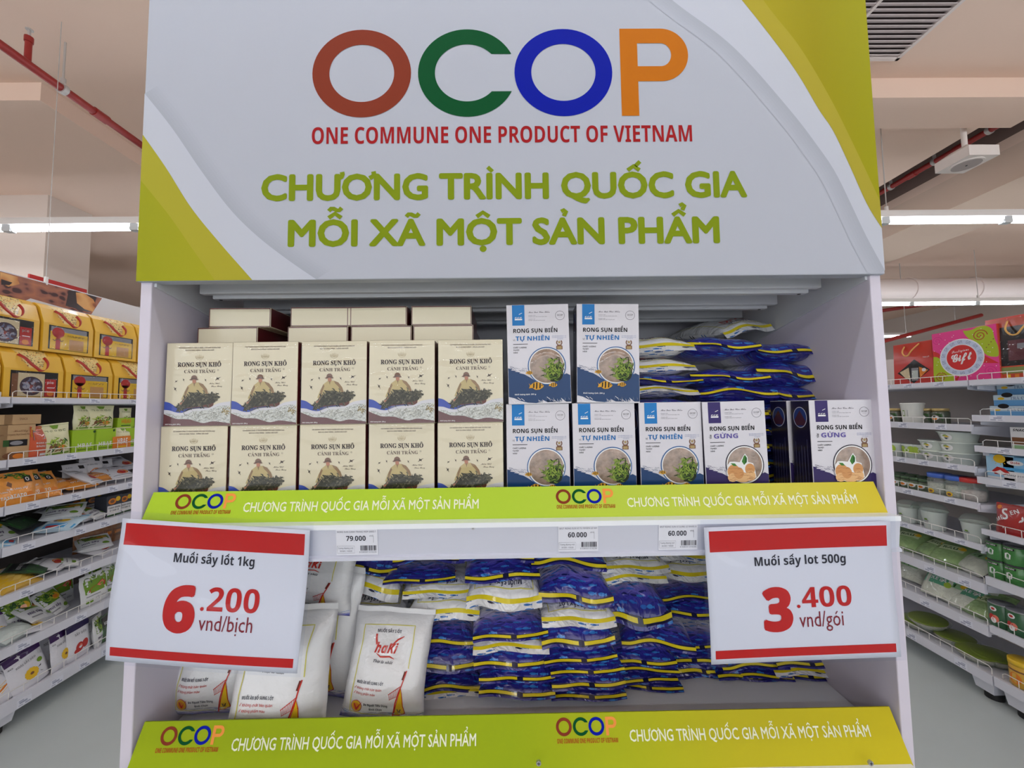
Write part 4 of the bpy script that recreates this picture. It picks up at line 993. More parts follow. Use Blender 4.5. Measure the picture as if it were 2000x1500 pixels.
# ================================================================== SALT BAGS
def mat_fish(name, blue):
    """bag film: printed shoal of fish, on white or on a blue that fades to white along the bag (UV in m x 10)"""
    m, nt, b = _new(name)
    b.inputs['Roughness'].default_value = 0.28; b.inputs['Coat Weight'].default_value = 0.8; b.inputs['Coat Roughness'].default_value = 0.06
    N = nt.nodes.new; L = nt.links.new
    uv = N('ShaderNodeUVMap'); uv.uv_map = 'UVMap'
    sc = N('ShaderNodeMapping'); sc.inputs['Scale'].default_value = (5.2, 11.5, 1); sc.inputs['Rotation'].default_value = (0, 0, 0.08)
    L(uv.outputs[0], sc.inputs[0])
    vo = N('ShaderNodeTexVoronoi'); vo.voronoi_dimensions = '2D'; vo.inputs['Scale'].default_value = 1.0; vo.inputs['Randomness'].default_value = 0.75
    L(sc.outputs[0], vo.inputs['Vector'])
    d = N('ShaderNodeVectorMath'); d.operation = 'SUBTRACT'; L(sc.outputs[0], d.inputs[0]); L(vo.outputs['Position'], d.inputs[1])
    sp = N('ShaderNodeSeparateXYZ'); L(d.outputs[0], sp.inputs[0])
    def M(op, a, b_=None):
        n = N('ShaderNodeMath'); n.operation = op
        for i, q in enumerate((a, b_)):
            if q is None: continue
            if isinstance(q, (int, float)): n.inputs[i].default_value = q
            else: L(q, n.inputs[i])
        return n.outputs[0]
    x, y = sp.outputs[0], sp.outputs[1]
    body = M('LESS_THAN', M('ADD', M('POWER', M('DIVIDE', M('ABSOLUTE', x), 0.34), 2), M('POWER', M('DIVIDE', M('ABSOLUTE', y), 0.19), 1.5)), 1.0)
    tail = M('MULTIPLY', M('LESS_THAN', M('ABSOLUTE', y), M('MULTIPLY', M('SUBTRACT', x, 0.24), 0.8)), M('LESS_THAN', x, 0.46))
    msk = M('MAXIMUM', body, tail)
    cs = N('ShaderNodeSeparateColor'); L(vo.outputs['Color'], cs.inputs[0])
    msk = M('MULTIPLY', msk, M('LESS_THAN', cs.outputs[1], 0.72))
    fc = N('ShaderNodeValToRGB'); fc.color_ramp.interpolation = 'CONSTANT'
    cols = [(0, (44, 110, 186)), (.45, (52, 92, 160)), (.75, (24, 30, 66))] if not blue else [(0, (52, 128, 206)), (.4, (40, 100, 190)), (.8, (28, 34, 104))]
    while len(fc.color_ramp.elements) < 3: fc.color_ramp.elements.new(.5)
    for e, (p, c) in zip(fc.color_ramp.elements, cols): e.position = p; e.color = rgb(c)
    L(cs.outputs[0], fc.inputs[0])
    su = N('ShaderNodeSeparateXYZ'); L(uv.outputs[0], su.inputs[0])
    base = N('ShaderNodeValToRGB')
    mr = N('ShaderNodeMapRange'); L(su.outputs[1], mr.inputs[0]); mr.inputs[1].default_value = -1.0; mr.inputs[2].default_value = 2.0
    if blue: st = [(.0, (226, 226, 232)), (.12, (150, 140, 205)), (.22, (50, 46, 156)), (.30, (34, 32, 128)), (.345, (34, 34, 128)), (.385, (58, 54, 168)), (.43, (122, 112, 196)), (.48, (196, 190, 222)), (.53, (228, 228, 232))]
    else: st = [(0, (228, 228, 230)), (1, (228, 228, 230))]
    while len(base.color_ramp.elements) < len(st): base.color_ramp.elements.new(.5)
    for e, (p, c) in zip(base.color_ramp.elements, st): e.position = p; e.color = rgb(c)
    L(mr.outputs[0], base.inputs[0])
    # fish only near the printed end
    near = M('LESS_THAN', M('ABSOLUTE', su.outputs[1]), 0.75) if blue else M('LESS_THAN', su.outputs[1], -0.01)
    mx = N('ShaderNodeMixRGB'); L(M('MULTIPLY', msk, near), mx.inputs[0]); L(base.outputs[0], mx.inputs[1]); L(fc.outputs[0], mx.inputs[2]); L(mx.outputs[0], b.inputs['Base Color'])
    # crinkled film
    tc = N('ShaderNodeTexCoord'); n1 = N('ShaderNodeTexNoise'); n1.inputs['Scale'].default_value = 34; n1.inputs['Detail'].default_value = 2.5; n1.inputs['Distortion'].default_value = 1.2
    bp = N('ShaderNodeBump'); bp.inputs['Strength'].default_value = 0.9; bp.inputs['Distance'].default_value = 0.008
    L(tc.outputs['Object'], n1.inputs['Vector']); L(n1.outputs['Fac'], bp.inputs['Height']); L(bp.outputs['Normal'], b.inputs['Normal']); L(bp.outputs['Normal'], b.inputs['Coat Normal'])
    MATS[name] = m; return m
M_FBLUE = mat_fish('salt_bag_blue_end', True); M_FWHITE = mat_fish('salt_bag_white_end', False)
I_YEL = ink('bag_yellow', (226, 206, 34), 0.25, coat=0.7); I_BNAVY = ink('bag_navy_line', (22, 22, 60), 0.25, coat=0.7); I_FRAME = ink('bag_frame_yellow', (214, 206, 96), 0.3, coat=0.5)
I_BRED = ink('bag_red', (200, 46, 36), 0.3, coat=0.5); I_BDK = ink('bag_ink', (34, 36, 60), 0.3, coat=0.5)
SW, SLEN, STH = 0.134, 0.185, 0.040       # a half-kilo bag

class Pillow:
    """a filled film bag: a lies across (-1..1), v runs along it (0 = sealed end at the front)"""
    def __init__(s, W, L, T, seed, sag=0.6): s.W, s.L, s.T, s.k, s.sag = W, L, T, seed, sag
    def mid(s, a, v):
        e0 = math.exp(-v * 9); r = noise.noise((a * 1.3 + s.k * 7.1, s.k * 3.7, 0.5))
        return e0 * (0.0042 * r * 2 + 0.003 * math.sin(a * 2.2 + s.k * 1.7))
    def half(s, a, v):
        q = (1 - abs(a) ** 3.2) ; p = (1 - abs(2 * v - 1) ** (3.0 if s.sag > .5 else 4.5))
        return max(0.0, q) ** 0.55 * max(0.0, p) ** (0.62 if s.sag > .5 else .48)
    def at(s, a, v, top, lift=0.0):
        h = s.half(a, v); n = 1 + 0.16 * noise.noise((a * 2.1 + s.k, v * 3.3, s.k * 2.0)) + 0.07 * noise.noise((a * 6 + s.k, v * 8, 4.0))
        wid = s.W * (0.5 - 0.012 * (1 - abs(2 * v - 1) ** 6) * abs(a)) 
        z = s.T * (1 - s.sag) + s.mid(a, v) + (s.T * s.sag * h * n if top else -s.T * (1 - s.sag) * h) + (lift if top else -lift)
        x = a * wid + 0.002 * noise.noise((v * 4, s.k * 1.1, 9.0)); y = v * s.L + 0.0025 * noise.noise((a * 2, s.k * 5.0, 2.0))
        return Vector((x, y, z))
    def edge(s, a, t):
        """the flat fin in front of the seal: t metres forwards and down"""
        p = s.at(a, 0, True); dr = 0.9 + 0.35 * noise.noise((a * 1.6 + s.k * 2.3, 1.0, s.k))
        return p + Vector((0.0, -t * math.cos(dr), -t * math.sin(dr)))
    def build(s, name, m, fin, na=22, nv=22, parent=None):
        b = MB(); uv = []
        A = [-1 + 2 * i / na for i in range(na + 1)]; A = [math.copysign(abs(a) ** 0.8, a) for a in A]
        V = [0.5 - 0.5 * math.cos(PI * j / nv) for j in range(nv + 1)]
        vs = []
        for top in (True, False):
            for v in V:
                for a in A: vs.append(s.at(a, v, top)); uv.append((a * s.W * 5 + s.k * .37, (v * s.L * 10) * (1 if top else -1)))
        n = (na + 1) * (nv + 1); fs = []
        for j in range(nv):
            for i in range(na):
                q = j * (na + 1) + i; fs.append((q, q + 1, q + na + 2, q + na + 1)); fs.append((n + q, n + q + na + 1, n + q + na + 2, n + q + 1))
        for j in range(nv):
            q = j * (na + 1); fs.append((q, q + na + 1, n + q + na + 1, n + q)); q += na; fs.append((q, n + q, n + q + na + 1, q + na + 1))
        k = len(vs); T = [0, fin * .35, fin * .7, fin]
        for t in T:
            for a in A: vs.append(s.edge(a, t)); uv.append((a * s.W * 5 + s.k * .37, -t * 10 - .02))
        for j in range(3):
            for i in range(na): q = k + j * (na + 1) + i; fs.append((q, q + na + 1, q + na + 2, q + 1))
        b.add(vs, fs, m, True); b.uv = uv
        return b.build(name, parent)
    def art(s, ar, fn, name, parent):
        b = MB(); ar.emit(b, fn); b.smooth = [True] * len(b.smooth); return b.build(name, parent)
def make_salt(kind, seed, sag=.6):
    def make():
        t = thing('salt_bag', '', 'salt bag'); p = Pillow(SW, SLEN, STH, seed, sag)
        fin = 0.011 if kind == 'blue' else 0.016
        p.build('film', M_FBLUE if kind == 'blue' else M_FWHITE, fin, parent=t)
        b = MB(); A = [-1 + 2 * i / 26 for i in range(27)]
        def ribbon(t0, t1, m, skip=None, up=.0005):
            for i in range(26):
                if skip and skip(i): continue
                q = [p.edge(A[i], t0), p.edge(A[i + 1], t0), p.edge(A[i + 1], t1), p.edge(A[i], t1)]
                b.add([v + Vector((0, -up, up)) for v in q], [(3, 2, 1, 0)], m, True)
        if kind == 'blue':
            ribbon(-.0028, .0072, I_BNAVY, up=.0004); ribbon(-.0002, .0050, I_YEL, lambda i: i in (13, 14) and seed % 3 != 1, .0009)
        else: ribbon(-.001, .0058, I_YEL, None, .0006)
        b.build('seal_band', t)
        if kind == 'white':
            a = Art(); W, L = SW, SLEN
            a.line([(-W * .40, L * .95), (-W * .40, L * .045), (W * .40, L * .045), (W * .40, L * .95)], .0014, I_FRAME, 2, sub=14)
            a.text('MUỐI SẤY I-ỐT', 0, L * .115, .0075, I_BDK, 'bold', W * .50, 'c', flip=True)
            a.text('haKi', 0, L * .26, .022, I_BRED, 'ital', W * .50, 'c', flip=True, res=2)
            fn = lambda x, y, h: p.at(x / (W * .5), y / L, True, h + .0006)
            p.art(a, fn, 'front_print', t)
        return t
    return make
SALT = {(k, i): Stock(make_salt(k, i)) for k in ('blue', 'white') for i in range(4)}
FULL = {(k, i): Stock(make_salt(k, i, .42)) for k in ('blue', 'white') for i in range(4)}      # fuller underneath, seen from below

def stack(name, depth, deck, bags, group, lean=0.0, pool=None, sx=1.0, belly=0.40):
    """bags: bottom to top (centre px, seal px, kind, yaw); name says which stack"""
    seams = []
    for cx, sy, kind, yaw in bags:
        q = at_y(cx, sy, depth); seams.append(q)
    n = len(bags); ords = ['bottom', 'second', 'third', 'fourth', 'fifth', 'sixth', 'seventh', 'eighth', 'ninth']
    zt = deck
    for i, ((cx, sy, kind, yaw), q) in enumerate(zip(bags, seams)):
        nxt = seams[i + 1].z if i + 1 < n else q.z + 0.034
        low = max(0.006, q.z - zt)                              # room below the seam
        T = max(0.022, min(0.080, (nxt - q.z) / 0.78, low / 0.36 if low > .008 else .03))
        zs = T / STH
        w = 'topmost' if i == n - 1 and n > 1 else ords[min(i, 8)] + (' from the bottom' if i else '')
        tone = 'blue-ended salt bag' if kind == 'blue' else 'white-ended salt bag'
        var = (i * 5 + int(cx)) % 4
        (pool or SALT)[(kind, var)].put((q.x + lean * i, depth, max(deck, q.z - T * belly)), (0, 0, math.radians(yaw)), '%s, %s in %s' % (tone, w, name), group, (sx, 1, zs))
        zt = q.z + T * 0.5
G5 = 'half-kilo salt bags piled on the lower shelf'
B, Wt = 'blue', 'white'
stack('the stack behind the kilo bags', 0.775, S2, [(700, 1372, B, 6), (690, 1330, B, -4), (672, 1290, Wt, 8), (668, 1250, B, 5), (735, 1222, Wt, -3), (725, 1193, Wt, 6), (715, 1150, Wt, -4), (712, 1106, B, -6)], G5)
stack('the stack beside the free-standing kilo bag', 0.745, S2, [(880, 1352, Wt, 3), (876, 1349, B, 4), (872, 1296, B, 8), (858, 1257, B, 6), (868, 1190, Wt, -3), (858, 1153, Wt, 8), (820, 1130, B, 7), (838, 1089, B, 6)], G5)
stack('the third stack on the lower shelf', 0.700, S2, [(1010, 1350, B, -2), (1010, 1322, B, 4), (1000, 1292, B, 3), (998, 1262, Wt, 0), (998, 1238, B, 7), (985, 1165, Wt, 2), (982, 1122, B, 6), (970, 1084, B, -3)], G5)
stack('the middle stack on the lower shelf', 0.705, S2, [(1150, 1356, B, 1), (1150, 1334, B, 6), (1148, 1308, B, 4), (1135, 1285, B, 7), (1130, 1248, B, 6), (1130, 1206, Wt, 4), (1125, 1163, B, -1), (1110, 1099, B, -6)], G5)
stack('the stack right of the middle one', 0.745, S2, [(1262, 1338, B, -6), (1255, 1326, B, 2), (1255, 1308, B, -3), (1252, 1290, B, 0), (1285, 1258, B, -9), (1245, 1200, B, 4), (1235, 1128, Wt, 5), (1240, 1105, Wt, 5)], G5)
stack('the tall stack beside the 3.400 card', 0.775, S2, [(1360, 1352, B, 3), (1370, 1320, B, 4), (1350, 1287, B, -6), (1365, 1262, B, 0), (1350, 1195, B, -3), (1352, 1168, B, 2), (1340, 1115, Wt, 3), (1340, 1082, Wt, 2)], G5)
stack('the low stack under the 3.400 card', 0.765, S2, [(1470, 1346, B, 0), (1480, 1322, B, -3), (1475, 1300, B, 3)], G5)
stack('the low stack nearest the side wall', 0.765, S2, [(1578, 1332, B, -2), (1580, 1310, Wt, -4), (1580, 1292, B, 3)], G5)
G6 = 'half-kilo salt bags on the upper shelf'
for nm, cx, d, top in (('left', 1300, 0.72, ((1292, 762, Wt, 7), (1300, 741, B, 4), (1285, 712, Wt, 5), (1280, 672, Wt, 0))),
                       ('middle', 1425, 0.725, ((1440, 767, B, -3), (1425, 734, B, -5), (1408, 672, B, -4))),
                       ('right', 1545, 0.745, ((1545, 768, B, 6), (1545, 726, B, 4), (1545, 683, B, 6)))):
    base = [(cx, y, B, 0) for y in ((940, 905, 870, 838, 805) if nm != 'left' else (940, 900, 865, 830, 795))]
    stack('the %s stack on the upper shelf' % nm, d, S1, base + list(top), G6, 0, FULL, 1.10, 0.58)
SALT[('white', 1)].put((at_y(1455, 655, .84).x, .83, E + .150), (0.12, -0.2, math.radians(14)), 'white-ended salt bag lying slanted on top of the piles on the upper shelf', G6)

# ------------------------------------------------------------------ one-kilo bags standing at the left of the lower shelf
KW, KL, KT = 0.150, 0.215, 0.058
M_KILO = mat('kilo_bag_film', (232, 232, 234), 0.3, coat=0.7, bump=(46, 0.55, 0.005), var=0.02, vscale=30)
def kilo_art(p):
    W, L = KW, KL; a = Art(); X = lambda u: (u - .5) * W; Z = lambda v: (1 - v) * L
    fr = I_FRAME; dk = I_BDK; red = I_BRED; yel = ink('kilo_yellow', (228, 186, 40), .3, coat=.5); ora = ink('kilo_orange', (228, 140, 40), .3, coat=.5)
    a.line([(X(.14), Z(.91)), (X(.17), Z(.12)), (X(.80), Z(.105)), (X(.79), Z(.50))], W * .011, fr, 2, sub=14); a.line([(X(.14), Z(.91)), (X(.62), Z(.935))], W * .010, fr, 2, sub=10)
    a.text('MUỐI SẤY I-ỐT', X(.485), Z(.185), L * .028, dk, 'bold', W * .30, 'c', res=2)
    a.text('haKi', X(.34), Z(.37), L * .085, red, 'ital', W * .27, res=2, weight=.02)
    a.line([(X(.335), Z(.20)), (X(.335), Z(.24)), (X(.35), Z(.30))], W * .022, red, 2, sub=3); a.line([(X(.52), Z(.31)), (X(.60), Z(.245)), (X(.68), Z(.21))], W * .022, red, 3, True, sub=4)
    a.line([(X(.37), Z(.375)), (X(.43), Z(.405)), (X(.54), Z(.40)), (X(.60), Z(.42))], W * .020, red, 2, True, sub=4)
    a.text('Thật là nhất', X(.35), Z(.455), L * .026, dk, 'sital', W * .24, angle=-.06)
    a.text('MUỐI ĂN BỔ SUNG I-ỐT', X(.19), Z(.650), L * .024, dk, 'bold', W * .33, angle=-.02)
    for v, t in ((.700, 'Không chất bảo quản'), (.745, 'Không phẩm màu')): a.line([(X(.175), Z(v - .010)), (X(.18), Z(v)), (X(.195), Z(v - .025))], W * .005, red, 2); a.text(t, X(.205), Z(v), L * .019, red, 'sans', W * (.31 if v < .72 else .24), angle=-.03, weight=.02)
    # round V badge
    cx, cz = X(.225), Z(.855); a.ring(cx, cz, W * .068, L * .055, W * .062, L * .050, I_BRED, 2, 28); a.disc(cx, cz, W * .060, L * .048, yel, 2, 24); a.disc(cx, cz - L * .004, W * .045, L * .034, ora, 3, 20)
    a.poly([(cx - W * .035, cz + L * .026), (cx - W * .018, cz + L * .026), (cx + W * .002, cz - L * .012), (cx + W * .075, cz + L * .045), (cx + W * .010, cz - L * .035), (cx - W * .008, cz - L * .035)], red, 4)
    a.text('Do Người Tiêu Dùng', X(.455), Z(.845), L * .020, dk, 'bold', W * .28, 'c', angle=-.02); a.text('Bình Chọn', X(.455), Z(.885), L * .020, dk, 'bold', W * .15, 'c')
    # yellow pennant on its red pole, over a small wicker basket
    a.poly([(X(.735), Z(.67)), (X(.76), Z(.74)), (X(.775), Z(.83)), (X(.80), Z(.90)), (X(.73), Z(.925)), (X(.655), Z(.93)), (X(.685), Z(.83)), (X(.715), Z(.74))], I_BRED, 2)
    a.poly([(X(.735), Z(.68)), (X(.752), Z(.74)), (X(.767), Z(.83)), (X(.790), Z(.894)), (X(.73), Z(.915)), (X(.667), Z(.922)), (X(.693), Z(.83)), (X(.72), Z(.74))], yel, 3)
    a.line([(X(.775), Z(.52)), (X(.735), Z(.66)), (X(.685), Z(.80)), (X(.645), Z(.95))], W * .014, red, 4, sub=4); a.line([(X(.762), Z(.525)), (X(.74), Z(.60))], W * .026, ink('pole_brown', (112, 44, 34)), 4)
    for i in range(7): a.line([(X(.60 + .02 * i), Z(.73 - .012 * i)), (X(.615 + .014 * i), Z(.775 - .006 * i))], W * .004, red, 2)
    a.line([(X(.595), Z(.735)), (X(.73), Z(.655))], W * .008, red, 2, sub=3); a.line([(X(.61), Z(.78)), (X(.70), Z(.745))], W * .006, red, 2, sub=3)
    a.line([(X(.705), Z(.86)), (X(.712), Z(.885)), (X(.725), Z(.875)), (X(.728), Z(.888)), (X(.745), Z(.86))], W * .010, dk, 4); a.line([(X(.705), Z(.893)), (X(.745), Z(.887))], W * .005, dk, 4)
    return a
class KiloPillow(Pillow):
    def at(s, a, v, top, lift=0.0):
        """stands up: v = 0 is the foot, 1 the head; top means the printed face (towards -y)"""
        h = s.half(a, v); n = 1 + .10 * noise.noise((a * 1.8 + s.k, v * 2.6, s.k)) + .05 * noise.noise((a * 7 + s.k, v * 9, 1.0))
        fat = 1.15 - .45 * v; y = (-1 if top else 1) * (s.T * .5 * h * n * fat + lift)
        return Vector((a * s.W * (.5 - .03 * math.sin(PI * v) * abs(a)) + .003 * noise.noise((v * 5, s.k, 3)), y + .006 * noise.noise((a * 1.5, v * 2, s.k * 2)), v * s.L + (.003 * noise.noise((a * 2, s.k, 8.0)) if v > .9 else 0)))
    def edge(s, a, t):
        p = s.at(a, 1, True); return p + Vector((0, -.25 * t, t))
def make_kilo(seed):
    def make():
        t = thing('salt_bag', '', 'salt bag'); p = KiloPillow(KW, KL, KT, seed)
        b = MB(); na, nv = 20, 24; A = [math.copysign(abs(-1 + 2 * i / na) ** .8, -1 + 2 * i / na) for i in range(na + 1)]; V = [.5 - .5 * math.cos(PI * j / nv) for j in range(nv + 1)]
        vs = [p.at(a, v, top) for top in (True, False) for v in V for a in A]; n = (na + 1) * (nv + 1); fs = []
        for j in range(nv):
            for i in range(na): q = j * (na + 1) + i; fs += [(q, q + 1, q + na + 2, q + na + 1), (n + q, n + q + na + 1, n + q + na + 2, n + q + 1)]
            for q in (j * (na + 1), j * (na + 1) + na): fs.append((q, q + na + 1, n + q + na + 1, n + q))
        k = len(vs)
        vs += [p.edge(a, t_) for t_ in (0, .006, .012) for a in A]; fs += [(k + j * (na + 1) + i, k + j * (na + 1) + i + 1, k + (j + 1) * (na + 1) + i + 1, k + (j + 1) * (na + 1) + i) for j in range(2) for i in range(na)]
        b.add(vs, fs, M_KILO, True); b.build('film', t)
        # printed blue foot with fish, a band of its own
        b = MB(); vs = []; uv = []; nb = 8
        for j in range(nb + 1):
            v = .003 + .095 * j / nb
            for a in A: vs.append(p.at(a * .995, v, True, .0006)); uv.append((a * KW * 5, .05 + v * KL * 10 * 3.2))
        b.add(vs, [(j * (na + 1) + i, j * (na + 1) + i + 1, (j + 1) * (na + 1) + i + 1, (j + 1) * (na + 1) + i) for j in range(nb) for i in range(na)], M_FBLUE, True); b.uv = uv; b.build('blue_foot', t)
        b = MB(); ar = kilo_art(p); ar.emit(b, lambda x, z, h: p.at(x / (KW * .5), z / KL, True, h + .0007)); b.smooth = [True] * len(b.smooth); b.build('front_print', t)
        return t
    return make
K = [Stock(make_kilo(i)) for i in range(3)]
GK = 'one-kilo salt bags standing upright'
def kilo(i, cx, foot, d, lean, roll, yaw, label, s=(1, 1, 1), z=None):
    q = at_y(cx, foot, d); K[i].put((q.x, d, S2 + .002 if z is None else z), (math.radians(-lean), math.radians(roll), math.radians(yaw)), label, GK, s)
kilo(0, 744, 1388, 0.690, 19, 3.5, -2, 'white one-kilo salt bag standing free at the front of the lower shelf', (.98, 1, .74))
kilo(1, 538, 1405, 0.662, 10, 2.0, 4, 'white one-kilo salt bag standing in front, its logo half covered by the 6.200 card', (1.06, 1, .86))
kilo(2, 412, 1390, 0.712, 8, 2.5, 6, 'white one-kilo salt bag standing leftmost, close to the side panel', (.92, 1, .84))
kilo(1, 622, 1390, 0.755, 5, 3.0, -12, 'white one-kilo salt bag standing behind, between the two front ones', (.95, 1, 1.02))
kilo(0, 470, 1390, 0.775, 6, 0.0, 0, 'white one-kilo salt bag standing hidden at the back behind the 6.200 card')
kilo(2, 610, 1240, 0.745, 3, 8.0, -10, 'white one-kilo salt bag in the upper tier, showing right of the 6.200 card', (1, 1, .62), z=E - .375)
kilo(0, 440, 1240, 0.775, 4, 0.0, 0, 'white one-kilo salt bag in the upper tier wholly behind the 6.200 card', z=E - .318)

# ================================================================== SIDE SHELF UNITS
GX = 2.20                       # distance of their shelf fronts from the viewer's axis
M_SHW = mat('gondola_enamel', (216, 217, 226), 0.4, coat=0.1); M_WIRE = mat('guard_wire', (240, 238, 234), 0.4)
M_GBACK = mat('gondola_back', (206, 198, 192), 0.6); M_GSHADE = mat('gondola_back_shaded', (74, 68, 66), 0.7); I_TAGD = ink('tag_print', (164, 168, 188)); M_FOOT = mat('foot_rubber', (26, 26, 28), 0.6); M_TAGP = mat('tag_paper', (226, 228, 238), 0.4)  # left back panel darkened: its colour carries the shade behind the packs
def gondola(side, y0, y1, levels, label, tags, guards=True, seed=1):
    """side -1 left, +1 right; levels: (lip top, lip foot) heights over the eye, top to bottom"""
    o = thing('shelf_unit', label, 'shelf unit', (side * GX, (y0 + y1) / 2, 0)); oy = (y0 + y1) / 2; r = random.Random(seed)
    X = lambda d: side * d
    def bx(b, d0, d1, ya, yb, za, zb, m): b.box(min(X(d0), X(d1)), max(X(d0), X(d1)), ya - oy, yb - oy, za, zb, m)
    b = MB(); bx(b, 0.42, 0.44, y0, y1, 0.08, E + levels[0][0] + 0.19, M_GSHADE if side < 0 else M_GBACK); b.build('back_panel', o)
    for y in (y0 + .012, y1 - .012):
        b = MB(); bx(b, 0.40, 0.46, y - .011, y + .011, 0.0, E + levels[0][0] + 0.20, M_SHW); b.build('upright', o)
    for k, (zt, zb) in enumerate(levels):
        zt, zb = E + zt, E + zb; base = k == len(levels) - 1
        b = MB(); bx(b, 0.012, 0.42, y0 + .003, y1 - .003, zt - .030, zt - .010, M_SHW); bx(b, 0.0, 0.014, y0 + .003, y1 - .003, zb, zt, M_SHW)
        if base: bx(b, 0.014, 0.42, y0 + .003, y1 - .003, zb + .01, zt - .030, M_SHW)
        sh = b.build('shelf', o)
        for yv in (y0 + .02, y1 - .02):
            if base: continue
            b = MB(); vs = [(X(d), yv + q - oy, z) for q in (-.002, .002) for d, z in ((.02, zt - .03), (.40, zt - .03), (.40, zt - .085), (.02, zt - .045))]
            b.add(vs, [(0, 1, 2, 3), (7, 6, 5, 4), (0, 4, 5, 1), (1, 5, 6, 2), (2, 6, 7, 3), (3, 7, 4, 0)], M_SHW); b.build('bracket', sh)
        if guards:
            b = MB(); h = .028; ya, yb = y0 + .02 - oy, y1 - .02 - oy; d = X(.022)
            b.tube([(d, ya, zt - .008), (d, ya, zt + h - .008), (d, ya + .01, zt + h), (d, yb - .01, zt + h), (d, yb, zt + h - .008), (d, yb, zt - .008)], .0019, M_WIRE, 5)
            n = int((yb - ya) / .052)
            for i in range(1, n): y = ya + (yb - ya) * i / n; b.tube([(d, y, zt - .008), (d, y, zt + h)], .0016, M_WIRE, 4)
            b.build('wire_guard', sh)
        if tags:
            y = y0 + r.uniform(.05, .15)
            while y < y1 - .1:
                b = MB(); yy = y - oy; f = -side * .0006; q = zb + .004; H = min(.03, zt - zb - .006)
                b.box(min(0, 2 * f), max(0, 2 * f), yy, yy + .052, q, q + H, M_TAGP)
                for u0, u1, v0, v1 in ((.1, .45, .72, .86), (.15, .7, .40, .66), (.1, .4, .12, .24), (.55, .92, .10, .30)):
                    a0, a1 = yy + .052 * u0, yy + .052 * u1
                    b.add([(2.4 * f, a0, q + H * v0), (2.4 * f, a1, q + H * v0), (2.4 * f, a1, q + H * v1), (2.4 * f, a0, q + H * v1)], [(0, 1, 2, 3)], I_TAGD)
                b.build('price_tag', sh); y += r.uniform(.10, .24)
    for y in (y0 + .06, y1 - .06):
        b = MB(); z = E + levels[-1][1] + .01
        vs = [(X(d), y + e_ * w - oy, zz) for zz, w, d0 in ((z, .045, .02), (.035, .035, .03)) for e_ in (-1, 1) for d in (d0, .40)]
        b.add(vs, [(0, 1, 3, 2), (4, 6, 7, 5), (0, 4, 5, 1), (2, 3, 7, 6), (0, 2, 6, 4), (1, 5, 7, 3)], M_SHW); ft = b.build('foot', o)
        b = MB(); b.cyl((X(.075), y - oy, 0), (X(.075), y - oy, .034), .032, M_FOOT, 16); b.build('foot_pad', ft)
    return o
LV_L = [(.071, .044), (-.205, -.238), (-.408, -.445), (-.585, -.625), (-.794, -.833), (-1.022, -1.064), (-1.258, -1.314)]
LV_R = [(.098, .072), (-.115, -.148), (-.312, -.342), (-.482, -.513), (-.675, -.703), (-.853, -.899), (-1.043, -1.090), (-1.262, -1.307)]
LV_N = [(.098, .072), (-.068, -.097), (-.212, -.241), (-.356, -.387), (-.596, -.621), (-.812, -.850), (-1.032, -1.064), (-1.259, -1.301)]
gondola(-1, 0.52, 1.705, LV_L, 'white shelf unit at the very edge of the left aisle', True, seed=3)
gondola(-1, 1.705, 2.90, LV_L, 'white shelf unit stocked with dried fruit pouches in the left aisle', True, seed=5)
gondola(1, 0.62, 1.802, LV_N, 'white shelf unit at the very edge of the right aisle, with red pouches', True, seed=7)
gondola(1, 1.802, 3.00, LV_R, 'white shelf unit stocked with cups and tubs in the right aisle', True, seed=9)
deckL = lambda k: E + LV_L[k][0] - .010
deckR = lambda k: E + LV_R[k][0] - .010
deckN = lambda k: E + LV_N[k][0] - .010
RL, RR = PI / 2, -PI / 2        # turned to face the left / right aisle
def yl(px, py, d=.04): return at_x(px, py, -(GX + d)).y
def yr(px, py, d=.04): return at_x(px, py, GX + d).y

# ------------------------------------------------------------------ generic packs
def draw(a, W, H, spec):
    X = lambda u: (u - .5) * W; Z = lambda v: v * H
    for it in spec:
        k = it[0]
        if k == 'rect': a.rect(X(it[1]), X(it[2]), Z(it[3]), Z(it[4]), it[5], it[6] if len(it) > 6 else 1, 4, 4)
        elif k == 'disc': a.disc(X(it[1]), Z(it[2]), W * it[3], H * it[4], it[5], it[6] if len(it) > 6 else 2, 18)
        elif k == 'poly': a.poly([(X(u), Z(v)) for u, v in it[1]], it[2], it[3] if len(it) > 3 else 2)
        elif k == 'text': a.text(it[1], X(it[2]), Z(it[3]), H * it[4], it[5], it[6], W * it[7], it[8] if len(it) > 8 else 'l', 3, angle=it[9] if len(it) > 9 else 0)
        elif k == 'leaves': leafy(a, random.Random(it[7]), X(it[1]), Z(it[2]), W * it[3], H * it[4], it[6], it[5], W * .10, W * .22, W * .05, 4, clip=lambda x, z: abs(x) < W * .46 and 0.03 * H < z < .97 * H)
        elif k == 'petals':
            for i in range(it[5]): t = 2 * PI * i / it[5]; a.disc(X(it[1]) + W * it[3] * math.cos(t), Z(it[2]) + W * it[3] * math.sin(t), W * it[3] * .42, W * it[3] * .42, it[4], 3, 8)
